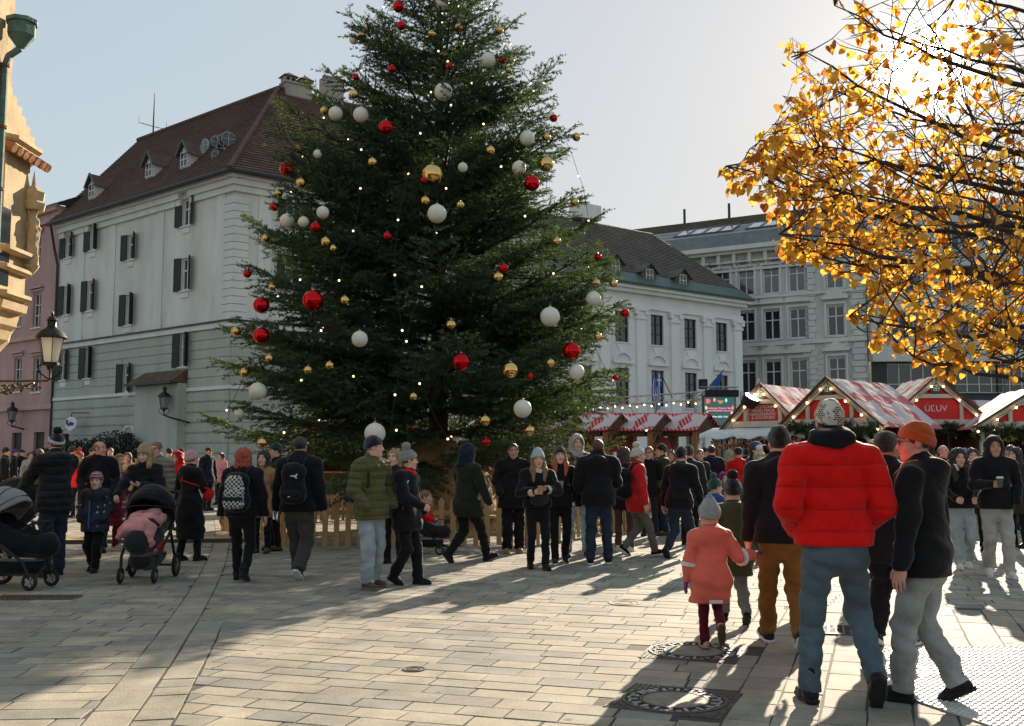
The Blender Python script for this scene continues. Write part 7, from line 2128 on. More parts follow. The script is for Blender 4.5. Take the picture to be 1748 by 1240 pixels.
def _brick_hat(n, l, tcn):
    g = n.new('ShaderNodeTexGradient'); g.gradient_type = 'RADIAL'; l.new(tcn.outputs['Object'], g.inputs[0])
    s = n.new('ShaderNodeSeparateXYZ'); l.new(tcn.outputs['Object'], s.inputs[0]); c = n.new('ShaderNodeCombineXYZ'); l.new(g.outputs['Fac'], c.inputs[0])
    mz = n.new('ShaderNodeMath'); mz.operation = 'MULTIPLY'; mz.inputs[1].default_value = 1.5; l.new(s.outputs[2], mz.inputs[0]); l.new(mz.outputs[0], c.inputs[1])
    b = n.new('ShaderNodeTexBrick'); b.inputs['Scale'].default_value = 1.0; b.inputs['Brick Width'].default_value = 0.03; b.inputs['Row Height'].default_value = 0.019; b.inputs['Mortar Size'].default_value = 0.0032
    b.inputs['Color1'].default_value = (0.02, 0.02, 0.02, 1); b.inputs['Color2'].default_value = (0.25, 0.02, 0.02, 1); b.inputs['Mortar'].default_value = (0.62, 0.58, 0.5, 1); b.inputs['Bias'].default_value = -0.5
    l.new(c.outputs[0], b.inputs['Vector'])
    no = n.new('ShaderNodeTexNoise'); no.inputs['Scale'].default_value = 22; no.inputs['Detail'].default_value = 1; l.new(tcn.outputs['Object'], no.inputs['Vector'])
    gt = n.new('ShaderNodeMath'); gt.operation = 'GREATER_THAN'; gt.inputs[1].default_value = 0.52; l.new(no.outputs[0], gt.inputs[0])
    mx = n.new('ShaderNodeMix'); mx.data_type = 'RGBA'; mx.inputs['A'].default_value = (0.62, 0.58, 0.5, 1); l.new(gt.outputs[0], mx.inputs['Factor']); l.new(b.outputs[0], mx.inputs['B'])
    return mx.outputs['Result']
def _checks(n, l, tcn):
    c = n.new('ShaderNodeTexChecker'); c.inputs['Scale'].default_value = 38; c.inputs['Color1'].default_value = (0.5, 0.5, 0.48, 1); c.inputs['Color2'].default_value = (0.012, 0.012, 0.012, 1); l.new(tcn.outputs['Object'], c.inputs['Vector']); return c.outputs[0]
def _plaid(n, l, tcn):
    def wv(d):
        w = n.new('ShaderNodeTexWave'); w.bands_direction = d; w.inputs['Scale'].default_value = 3.2; l.new(tcn.outputs['Object'], w.inputs['Vector']); return w.outputs['Fac']
    a = n.new('ShaderNodeMath'); a.operation = 'ADD'; l.new(wv('X'), a.inputs[0]); l.new(wv('Z'), a.inputs[1])
    cr = n.new('ShaderNodeValToRGB'); cr.color_ramp.elements[0].color = (0.012, 0.01, 0.008, 1); cr.color_ramp.elements[1].color = (0.32, 0.22, 0.12, 1); cr.color_ramp.elements[0].position = 0.35
    dv = n.new('ShaderNodeMath'); dv.operation = 'MULTIPLY'; dv.inputs[1].default_value = 0.5; l.new(a.outputs[0], dv.inputs[0]); l.new(dv.outputs[0], cr.inputs[0]); return cr.outputs[0]
def _shards(n, l, tcn):
    v = n.new('ShaderNodeTexVoronoi'); v.inputs['Scale'].default_value = 15; v.distance = 'MANHATTAN'; l.new(tcn.outputs['Object'], v.inputs['Vector'])
    lt = n.new('ShaderNodeMath'); lt.operation = 'LESS_THAN'; lt.inputs[1].default_value = 0.34; l.new(v.outputs['Distance'], lt.inputs[0])
    cr = n.new('ShaderNodeValToRGB'); cr.color_ramp.interpolation = 'CONSTANT'; e = cr.color_ramp.elements; e[0].color = (0.008, 0.012, 0.025, 1); e[1].position = 0.35; e[1].color = (0.02, 0.14, 0.35, 1)
    x = e.new(0.55); x.color = (0.05, 0.25, 0.3, 1); x = e.new(0.75); x.color = (0.35, 0.42, 0.48, 1)
    s = n.new('ShaderNodeSeparateColor'); l.new(v.outputs['Color'], s.inputs[0]); l.new(s.outputs[0], cr.inputs[0])
    mx = n.new('ShaderNodeMix'); mx.data_type = 'RGBA'; mx.inputs['A'].default_value = (0.008, 0.012, 0.024, 1); l.new(lt.outputs[0], mx.inputs['Factor']); l.new(cr.outputs[0], mx.inputs['B']); return mx.outputs['Result']
def _stripes(n, l, tcn):
    s = n.new('ShaderNodeSeparateXYZ'); l.new(tcn.outputs['Object'], s.inputs[0])
    cr = n.new('ShaderNodeValToRGB'); cr.color_ramp.interpolation = 'CONSTANT'; e = cr.color_ramp.elements; e[0].color = (0.10, 0.16, 0.22, 1); e[1].position = 0.5; e[1].color = (0.32, 0.03, 0.025, 1)
    for p, c in ((0.58, (0.4, 0.36, 0.28)), (0.64, (0.32, 0.03, 0.025)), (0.76, (0.42, 0.4, 0.3)), (0.82, (0.08, 0.12, 0.14)), (0.9, (0.3, 0.03, 0.03))): x = e.new(p); x.color = (*c, 1)
    m = n.new('ShaderNodeMapRange'); m.inputs['From Min'].default_value = -0.06; m.inputs['From Max'].default_value = 0.16; l.new(s.outputs[2], m.inputs[0]); l.new(m.outputs[0], cr.inputs[0]); return cr.outputs[0]
BRICKHAT, CHECKS, PLAID, SHARDS, STRIPES = patch_mat('brick_knit', _brick_hat), patch_mat('check_print', _checks), patch_mat('plaid', _plaid), patch_mat('shard_print', _shards), patch_mat('striped_knit', _stripes)
def quilted(m0, nm, col, sp, rough=0.5):
    """down jacket shell: stitched seams as a bump along the height"""
    m = cloth(nm, col, rough, 0.15, 0.08); n, l = m.node_tree.nodes, m.node_tree.links; p = pnode(m)
    tcn = next(x for x in n if x.type == 'TEX_COORD'); s = n.new('ShaderNodeSeparateXYZ'); l.new(tcn.outputs['Object'], s.inputs[0])
    no = n.new('ShaderNodeTexNoise'); no.inputs['Scale'].default_value = 3; l.new(tcn.outputs['Object'], no.inputs['Vector'])
    a = n.new('ShaderNodeMath'); a.operation = 'MULTIPLY_ADD'; a.inputs[1].default_value = 0.03; l.new(no.outputs[0], a.inputs[0]); l.new(s.outputs[2], a.inputs[2])
    b = n.new('ShaderNodeMath'); b.operation = 'MULTIPLY'; b.inputs[1].default_value = math.pi / sp; l.new(a.outputs[0], b.inputs[0])
    c = n.new('ShaderNodeMath'); c.operation = 'SINE'; l.new(b.outputs[0], c.inputs[0]); d = n.new('ShaderNodeMath'); d.operation = 'ABSOLUTE'; l.new(c.outputs[0], d.inputs[0])
    pw = n.new('ShaderNodeMath'); pw.operation = 'POWER'; pw.inputs[1].default_value = 0.4; l.new(d.outputs[0], pw.inputs[0])
    wr = n.new('ShaderNodeTexNoise'); wr.inputs['Scale'].default_value = 11; wr.inputs['Detail'].default_value = 5; wr.inputs['Distortion'].default_value = 0.8
    mp = n.new('ShaderNodeMapping'); mp.inputs['Scale'].default_value = (1.6, 1.6, 0.7); l.new(tcn.outputs['Object'], mp.inputs[0]); l.new(mp.outputs[0], wr.inputs['Vector'])
    ad = n.new('ShaderNodeMath'); ad.operation = 'MULTIPLY_ADD'; ad.inputs[1].default_value = 1.1; l.new(wr.outputs[0], ad.inputs[0]); l.new(pw.outputs[0], ad.inputs[2])
    bp = n.new('ShaderNodeBump'); bp.inputs['Strength'].default_value = 0.9; bp.inputs['Distance'].default_value = 0.022; l.new(ad.outputs[0], bp.inputs['Height']); l.new(bp.outputs[0], p.inputs['Normal'])
    return m
QRED = quilted(None, 'quilt_red', (0.72, 0.008, 0.006), 0.135, 0.7); QOLIVE = quilted(None, 'quilt_olive', (0.085, 0.085, 0.032), 0.085, 0.5); QGREY = quilted(None, 'quilt_grey', (0.19, 0.165, 0.13), 0.08, 0.6); QBLACK = quilted(None, 'quilt_black', (0.012, 0.012, 0.013), 0.1, 0.6); QBURG = quilted(None, 'quilt_burgundy', (0.15, 0.012, 0.03), 0.09, 0.6)
REFL = mat('reflective_tape', (0.6, 0.6, 0.58), 0.4, 0)
k = K
A = {}
# --- nearest group
A['red'] = person('tall man in bright red padded jacket, jeans and dashed white knit hat', gp(1432, 1204), 1.86, 4, top=QRED, bulk=0.04, quilt=0.006, qsp=0.135, hem=0.915, bot=k['jean_mid'], wide=0.008, legs=((0.19, -0.2, 50, 0.03), (-0.15, 0.06, 0, 0)), armR=((0.17, 0.12, 1.0), (0.55, -1.0, -0.2), None), armL=((0.17, 0.12, 1.0), (0.55, -1.0, -0.2), None), hat='cuffless', hatm=BRICKHAT, hair='short', hairc=HR_['dark'], shoes='boot', collar=0.04)
P = A['red']
F = Field((-0.2, -0.22, -0.12), (0.2, 0.2, 0.12), 0.011); F.ell((0, -0.02, 0), (0.15, 0.13, 0.085), 0.02); F.ell((0, 0.03, 0.1), (0.09, 0.1, 0.05), 0.03, 's'); F.fold(0.008, 1, 1.4); V, Q = F.nets()
o = link('black_hood', np_mesh('black_hood', V, Q, [k['black']]), P['root'], Vector(P['up'](1.525)) + Vector((0, 0.0, 0))); 
A['orange'] = person('young man in orange beanie, black coat and washed-out grey jeans', gp(1588, 1200), 1.74, 312, top=k['black'], bulk=0.024, hem=0.80, bot=k['jean_grey'], wide=0.014, legs=((0.1, -0.2, 30, 0), (-0.09, 0.14, 0, 0)), armR='down', armL='down', hat='beanie', hatm=H_['orange'], hair='short', hairc=HR_['brown'], skin='pink', glasses=True, hood=True, hy=-30, shoes='boot', scarf=k['orange'])
text('NEW', 0.06, A['orange']['root'], Vector(A['orange']['up'](1.46)) + Vector((0.08, -0.19, 0.02)), REFL, (R(70), 0, R(25)), extrude=0.001)
A['brown'] = person('man in black jacket and ochre-brown trousers holding the coral child\'s hand', gp(1340, 1108), 1.78, 2, top=k['black'], bulk=0.03, hem=0.86, bot=k['brown'], wide=0.009, legs='walkL', armR='down', armL=((0.235, 0.08, 0.84), (0.6, -1, 0), 'relax'), hat='cuffless', hatm=H_['black'], hair='short', hairc=HR_['dark'], hood=True, shoem=k['charcoal'], solem=WS)
A['coral'] = person('small child in coral raincoat and pale blue pointed hat', gp(1216, 1112), 1.17, 0, top=k['coral'], bulk=0.022, hem=0.60, flare=0.022, bot=k['maroon'], legs=((0.08, -0.34, 72, 0.11), (-0.07, 0.12, 0, 0)), armL='down', armR=((0.53, 0.08, 1.2), (0.2, -0.4, -1), 'relax'), hat='pointed', hatm=H_['sage'], hair='short', hairc=HR_['light'], hood=1.3, collar=0.1, shoes='winter', shoem=k['beige'], solem=BRSH, mitten=k['purple'], topname='raincoat')
P = A['coral']; s = P['s']
strip_on(P, 'reflective_strip', REFL, [((0, -0.235 * s - 0.035, P['up'](0.66)[2]), (0.1, 0.01, 0.025), 0)])
for i in (0, 1):
    c = P['elb'][i]; d = Vector(P['wri'][i] - c).normalized(); b = MB(); b.lathe([(0.072, -0.014), (0.074, 0.014)], 12, Vector(c) + d * 0.03, axis=d); b.build('reflective_band', REFL, P['root'])
A['khaki'] = person('child in khaki parka and dark bobble hat walking ahead of the coral child', gp(1256, 1064), 1.33, 356, top=k['khaki'], bulk=0.03, hem=0.62, bot=k['grey'], wide=0.01, legs='walkL', hat='beanie', hatm=H_['black'], pom=k['black'], hood=True, hair='short', shoes='winter', shoem=k['black'], topname='parka', armR='down', armL='down')
A['tealcoat'] = person('person in teal coat and patterned dark tights beyond the brown-trousered man', gp(1372, 1050), 1.62, 5, top=k['teal'], hem=0.55, bot=k['charcoal'], legs='walkR', sex='f', hair='long', hairc=HR_['dark'], shoes='winter', topname='coat')
A['blackbeanie'] = person('man in black jacket and ribbed dark beanie beside the red jacket', gp(1524, 1104), 1.72, 42, top=k['black'], bulk=0.03, hem=0.70, bot=k['black'], wide=0.02, legs='stepR', hat='beanie', hatm=H_['charcoal'], hair='short', hairc=HR_['brown'], skin='tan', hy=15, armR='pocket', armL='pocket', shoem=k['black'], solem=WS)
# --- middle row, right
A['hoodcup'] = person('young man in black hooded top and grey sweatpants holding a paper cup', gp(1706, 985), 1.77, 192, top=k['black'], bulk=0.02, hem=0.86, bot=k['lightgrey'], wide=0.014, legs='stepL', hat='hood', hatm=k['charcoal'], hair=None, skin='tan', armR='hold', armL='pocket', shoem=WSH, solem=WS)
A['curly'] = person('young woman with long dark wavy hair, black jacket and light jeans', gp(1644, 970), 1.62, 188, top=k['black'], bulk=0.01, hem=0.9, bot=k['jean_light'], wide=0.025, sex='f', hair='curly', hairc=HR_['dark'], armL='holdlow', armR='holdlow', legs='stepR', shoem=WSH, solem=WS)
A['laugh'] = person('laughing woman with dark hair and fur-trimmed black coat beside hooded man', gp(1668, 940), 1.64, 215, top=k['black'], hem=0.7, bot=k['black'], sex='f', hair='long', hairc=HR_['dark'], fur=k['furry'], hy=-20)
A['bald'] = person('man with shaved head seen between red jacket and dark beanie', gp(1497, 990), 1.74, 110, top=k['black'], bulk=0.02, hem=0.8, bot=k['black'], hair='balding', hairc=HR_['brown'], hy=10)
A['bald2'] = person('bald man in dark jacket behind the curly-haired woman', gp(1614, 920), 1.72, 150, top=k['navy'], hem=0.8, bot=k['charcoal'], hair='balding', hairc=HR_['grey'])
A['redhood'] = person('child-height person in red hood behind the orange beanie', gp(1581, 925), 1.62, 170, top=k['red'], hem=0.7, bot=k['navy'], hat='hood', hatm=k['red'], hair=None, sex='f')
A['blueh'] = person('person in dusty blue hat beyond the laughing woman', gp(1652, 900), 1.66, 20, top=k['navy'], hem=0.75, bot=k['charcoal'], hat='cuffless', hatm=rib_mat('dustyblue', (0.13, 0.17, 0.24)), hair='short')
A['edge1'] = person('dark-haired person in brown coat at the right edge', gp(1742, 935), 1.66, 250, top=cloth('cocoa', (0.05, 0.03, 0.022)), hem=0.6, bot=k['black'], sex='f', hair='bob', hairc=HR_['dark'])
A['edge2'] = person('man in black jacket between hooded youth and right edge', gp(1733, 905), 1.74, 330, top=k['black'], hem=0.8, bot=k['jean_dark'], hair='short', hairc=HR_['dark'])
A['stallman'] = person('stallholder in brown jacket behind the counter under the lettered gable', gp(1660, 868), 1.70, 185, top=k['brown'], hem=0.8, bot=k['black'], hair='short', hairc=HR_['brown'])
A['whitecap'] = person('person in white knit hat and black jacket beside the brown-trousered man', gp(1300, 945), 1.60, 10, top=k['black'], bulk=0.02, hem=0.75, bot=k['black'], hat='beanie', hatm=H_['cream'], pom=k['white'], hair='long', hairc=HR_['blonde'], sex='f')
A['bluecap'] = person('man in blue cap and black jacket with pale piping', gp(1292, 930), 1.78, 80, top=k['black'], bulk=0.02, hem=0.86, bot=k['beige'], wide=0.015, hat='cap', hatm=cloth('cap_blue', (0.02, 0.07, 0.2)), hair='short', hairc=HR_['brown'], hy=10, legs='stand2')
A['redvest'] = person('man in red jacket and dark cap facing the gingerbread stall', gp(1263, 905), 1.70, 25, top=k['red'], hem=0.86, bot=k['charcoal'], hat='cap', hatm=k['charcoal'], hair='short', hairc=HR_['dark'])
A['bluecollar'] = person('dark-haired man with blue collar, back turned near the gingerbread stall', gp(1217, 900), 1.74, 5, top=k['navy'], bulk=0.02, hem=0.75, bot=k['black'], hair='short', hairc=HR_['dark'], scarf=k['blue'])
A['blonde2'] = person('blonde woman looking this way among the crowd', gp(1196, 905), 1.66, 170, top=k['charcoal'], hem=0.75, bot=k['black'], sex='f', hair='bun', hairc=HR_['light'], skin='pale')
A['boyhood'] = person('boy in dark woolly hat near the gingerbread stall', gp(1203, 880), 1.72, 130, top=k['black'], hem=0.75, bot=k['black'], hat='cuffless', hatm=H_['charcoal'], hair='short')
A['purple'] = person('small child in purple hood facing this way', gp(1237, 912), 1.18, 165, top=k['purple'], hem=0.6, bot=k['navy'], hat='hood', hatm=k['purple'], hair=None, sex='f')
A['greenpom'] = person('child in dark green bobble hat and blue jacket', gp(1222, 968), 1.20, 60, top=k['blue'], bulk=0.02, hem=0.62, bot=k['black'], hat='beanie', hatm=rib_mat('bottle', (0.015, 0.06, 0.045)), pom=rib_mat('bottle', (0.015, 0.06, 0.045)), hair='short', hy=10)
A['cream2'] = person('person in cream bobble hat half hidden behind the brown-trousered man', gp(1316, 900), 1.55, 60, top=k['black'], hem=0.7, bot=k['black'], hat='beanie', hatm=H_['white'], hair='long', sex='f')
# --- middle row, centre
A['beard'] = person('bearded man in dark green parka and black beanie looking left', gp(1133, 914), 1.74, 262, top=k['khaki'], bulk=0.025, hem=0.72, bot=k['jean_dark'], hat='beanie', hatm=H_['black'], hair='short', hairc=HR_['dark'], armR='pocket', armL='pocket', shoem=BRSH)
A['walkblack'] = person('person in black hooded jacket and cuffed jeans striding right', gp(1160, 952), 1.70, 40, top=k['black'], bulk=0.03, hem=0.82, bot=k['jean_dark'], wide=0.012, legs='strideR', hat='cuffless', hatm=H_['black'], hair='short', lean=8, shoes='boot', armR='fwd', armL='down', hood=True, cuff=1)
A['darkgrey'] = person('person in dark grey coat beyond the striding figure', gp(1178, 930), 1.68, 20, top=k['charcoal'], bulk=0.02, hem=0.7, bot=k['black'], hat='cuffless', hatm=H_['charcoal'], hair='short')
A['redw'] = person('woman in red padded parka and white bobble hat', gp(1088, 950), 1.68, 78, top=k['redwoman'], bulk=0.028, quilt=0.006, qsp=0.12, hem=0.74, bot=k['grey'], wide=0.004, sex='f', hat='beanie', hatm=H_['white'], pom=k['cream'], hair='short', hairc=HR_['blonde'], scarf=k['black'], legs='walkR', armR='down', armL='down', shoem=k['black'], solem=WS, topname='parka')
A['phone'] = person('woman in dark coat and brown trousers filming with a phone', gp(1066, 942), 1.66, 20, top=k['black'], hem=0.7, bot=cloth('plum', (0.07, 0.04, 0.035)), sex='f', hair='bob', hairc=HR_['dark'], armL='phone', armR='down', shoem=WSH, solem=WS)
A['bigblack'] = person('broad man in black jacket with his back turned by the fence', gp(1022, 964), 1.76, 8, top=k['black'], bulk=0.05, hem=0.83, bot=k['jean_dark'], wide=0.012, hair='short', hairc=HR_['brown'], armR='holdlow', armL='pocket', legs='stand2', hood=True, collar=0.1, shoem=k['black'], solem=WS)
A['plaid'] = person('tall young man in grey hood, plaid jacket and light jeans', gp(985, 950), 1.84, 168, top=PLAID, bulk=0.015, hem=0.78, bot=k['jean_light'], wide=0.02, hat='hood', hatm=k['lightgrey'], hair=None, legs='wide', armR='hold', armL='down', shoes='boot', shoem=k['charcoal'], scarf=k['lightgrey'])
A['ginger'] = person('young woman with long ginger hair and dark green beanie', gp(956, 962), 1.66, 176, top=k['black'], bulk=0.012, hem=0.86, bot=k['black'], sex='f', hat='beanie', hatm=H_['green'], hair='longfront', hairc=HR_['ginger'], skin='pale', armR='hold', armL='down', legs='stepR', shoem=k['charcoal'], solem=WS)
A['iceblue'] = person('young woman in ice-blue beanie and shearling-lined black jacket with a cup', gp(918, 972), 1.60, 170, top=k['black'], bulk=0.03, hem=0.93, bot=k['black'], sex='f', hat='tall', hatm=H_['iceblue'], hair='longfront', hairc=HR_['light'], armR='hold', armL='chest', legs='stepL', scarf=k['cream'], shoem=k['black'])
A['longblack'] = person('dark-haired man in loose black coat and tan shoes facing this way', gp(876, 944), 1.72, 176, top=k['black'], bulk=0.03, hem=0.72, flare=0.03, bot=k['black'], wide=0.025, hair='bun', hairc=HR_['dark'], skin='tan', armR='pocket', armL='pocket', shoem=TANSH, solem=TANSH, topname='coat')
A['hoodgreen'] = person('hooded man in dark green parka walking right past the fence', gp(796, 960), 1.74, 48, top=k['darkgreen'], bulk=0.028, hem=0.72, bot=k['black'], wide=0.008, hat='hood', hatm=k['navy'], hair=None, legs='strideR', armR='fwd', armL='fwd', shoem=k['black'], topname='parka')
A['olive'] = person('man in olive padded jacket, light jeans and navy beanie', gp(632, 1004), 1.75, 128, top=QOLIVE, bulk=0.034, quilt=0.013, qsp=0.085, hem=0.80, bot=k['jean_light'], wide=0.02, hat='beanie', hatm=H_['navy'], hair='short', hairc=HR_['grey'], hy=-42, armR='pocket', armL='pocket', legs='stand2', shoem=BRSH, solem=k['taupe'], hood=True)
A['tracksuit'] = person('woman in black tracksuit jacket with white piping and furry bobble hat', gp(692, 998), 1.60, 112, top=k['black'], bulk=0.03, hem=0.72, bot=k['black'], wide=0.015, sex='f', hat='beanie', hatm=H_['grey'], pom=k['greyfur'], hair='short', hy=-38, armR='holdlow', armL='pocket', legs='stepL', scarf=k['red'])
A['blondeface'] = person('blonde woman peering out behind the olive jacket', gp(672, 962), 1.62, 200, top=k['charcoal'], hem=0.7, bot=k['black'], sex='f', hair='long', hairc=HR_['blonde'], skin='pale')
A['puma'] = person('man in black puffer and grey cargo trousers wearing a black backpack', gp(507, 988), 1.80, 6, top=k['black'], bulk=0.03, hem=0.84, bot=k['deepgrey'], wide=0.024, hair='short', hairc=HR_['dark'], skin='tan', armR='down', armL='down', legs='walkL', shoem=k['charcoal'], solem=WS, scarf=k['white'])
A['redhair'] = person('red-haired woman in black fleece with a chequered backpack', gp(410, 992), 1.63, 4, top=k['black'], bulk=0.035, hem=0.86, bot=k['black'], wide=0.006, sex='f', hair='bob', hairc=HR_['red'], armR='down', armL='down', legs='stepL', shoes='boot')
A['tancoat'] = person('woman in tan coat half hidden behind the red-haired woman', gp(447, 944), 1.60, 190, top=k['tan'], hem=0.62, bot=k['black'], sex='f', hair='bob', hairc=HR_['dark'], shoes='boot', shoem=BRSH, topname='coat')
A['behindpuma'] = person('person in dark green hat partly hidden behind the backpacked man', gp(470, 940), 1.72, 245, top=k['black'], hem=0.8, bot=k['black'], hat='beanie', hatm=H_['green'], hair='short', shoem=BRSH)
# --- left group
A['bobble'] = person('man in black down coat and lettered bobble hat pushing the grey pram', gp(88, 984), 1.80, 308, top=QBLACK, bulk=0.04, quilt=0.006, qsp=0.1, hem=0.80, bot=k['jean_dark'], wide=0.016, hat='beanie', hatm=H_['black'], pom=k['black'], hair='short', hairc=HR_['dark'], armR='push', armL='push', legs='stand2', hood=True, glasses=True)
A['boy'] = person('boy in dark jacket with blue shard print and striped knit hat', gp(160, 976), 1.31, 184, top=SHARDS, bulk=0.028, hem=0.74, bot=k['black'], wide=0.02, hat='beanie', hatm=STRIPES, hair='short', hy=-12, legs='stepL', armR='pocket', armL='pocket', shoes='winter', skin='pale')
strip_on(A['boy'], 'blue_zip', mat('zip_blue', (0.02, 0.16, 0.42), 0.5, 0), [((0, 0.185, A['boy']['up'](1.06)[2]), (0.014, 0.012, 0.36), 0)])
A['balding'] = person('balding man in black jacket standing behind the boy', gp(164, 944), 1.76, 160, top=k['black'], bulk=0.025, hem=0.80, bot=k['jean_dark'], hair='balding', hairc=HR_['light'], hy=-62, skin='pink', armR='pocket', armL='pocket')
A['mother'] = person('smiling woman in beige beanie and black coat pushing the dark pram', gp(242, 972), 1.66, 184, top=k['black'], bulk=0.025, hem=0.72, bot=k['jean_mid'], sex='f', hat='tall', hatm=H_['beige'], hair='longfront', hairc=HR_['blonde'], hp=-12, hy=8, armR='push', armL='chest', skin='pale', topname='coat')
A['glasses'] = person('man with glasses and taupe padded jacket behind the smiling woman', gp(262, 950), 1.74, 190, top=QGREY, bulk=0.03, quilt=0.01, qsp=0.08, hem=0.80, bot=k['red'], hair='short', hairc=HR_['light'], glasses=True, armL='down', armR='pocket')
A['longcoat'] = person('woman in long black coat and pale pink beanie, back turned', gp(320, 958), 1.60, 28, top=k['black'], bulk=0.02, hem=0.36, flare=0.035, bot=k['black'], sex='f', hat='beanie', hatm=H_['pink'], hair='short', shoes='winter', legs='stand2', armR='holdlow', armL='down', topname='coat', hood=True)
A['burgundy'] = person('person in long burgundy quilted coat behind the boy and pram', gp(196, 938), 1.56, 100, top=QBURG, bulk=0.02, hem=0.45, flare=0.02, bot=k['maroon'], sex='f', hair='short', hairc=HR_['light'], scarf=k['beige'], shoem=k['lightgrey'], solem=WS, topname='coat', hy=40, legs='stand2')
A['redfur'] = person('woman in red jacket with fur hood and red bobble hat', gp(131, 884), 1.64, 195, top=k['red'], hem=0.8, bot=k['black'], sex='f', hat='beanie', hatm=H_['red'], pom=H_['red'], fur=k['furry'], hair='long', hairc=HR_['blonde'])
A['whitefur'] = person('person in cream parka with fur-lined hood behind the bobble-hatted man', gp(92, 892), 1.66, 20, top=k['cream'], hem=0.7, bot=k['black'], hat='hood', hatm=k['greyfur'], hair=None, fur=k['furry'], sex='f')
A['farcap'] = person('man in blue cap carrying a white tote bag at the far left', gp(20, 856), 1.74, 60, top=k['black'], hem=0.8, bot=k['jean_mid'], hat='cap', hatm=cloth('cap_blue', (0.02, 0.07, 0.2)), hair='short')
A['farcap2'] = person('man in dark cap and black coat beside the tote bag man', gp(33, 852), 1.74, 110, top=k['black'], hem=0.62, bot=k['taupe'], hat='cap', hatm=k['charcoal'], hair='short')
A['capgreen'] = person('person in pale green cap behind the lettered bobble hat', gp(95, 866), 1.76, 100, top=k['olive'], hem=0.8, bot=k['charcoal'], hat='cap', hatm=cloth('pale_green', (0.25, 0.32, 0.27)), hair='short')
A['pinkhat'] = person('person in dark coat and pink hat deep in the crowd', gp(268, 880), 1.60, 200, top=k['charcoal'], hem=0.7, bot=k['black'], sex='f', hat='cuffless', hatm=H_['pink'], hair='long')
A['greycap'] = person('man in grey cap and pale jacket beyond the glasses man', gp(286, 874), 1.74, 330, top=k['lightgrey'], hem=0.8, bot=k['charcoal'], hat='cap', hatm=k['charcoal'], hair='short', hairc=HR_['dark'])
A['redhooded'] = person('person in red hooded jacket beside the pale pink beanie', gp(300, 905), 1.60, 210, top=k['redwoman'], hem=0.75, bot=k['black'], hat='hood', hatm=k['redwoman'], hair=None, sex='f')
A['maroonhat'] = person('person in maroon hat holding up a phone by the fir branches', gp(305, 868), 1.72, 30, top=k['charcoal'], hem=0.8, bot=k['black'], hat='cuffless', hatm=rib_mat('maroonh', (0.12, 0.015, 0.02)), hair='short')
A['bluebeanie'] = person('man in royal blue beanie with his back turned', gp(1130, 884), 1.76, 340, top=k['charcoal'], hem=0.8, bot=k['jean_dark'], hat='tall', hatm=H_['blue'], hair='short', scarf=k['lightgrey'])
A['specs'] = person('man with spectacles behind the white bobble hat', gp(1110, 915), 1.70, 200, top=k['black'], hem=0.8, bot=k['charcoal'], hair='short', hairc=HR_['light'], glasses=True)
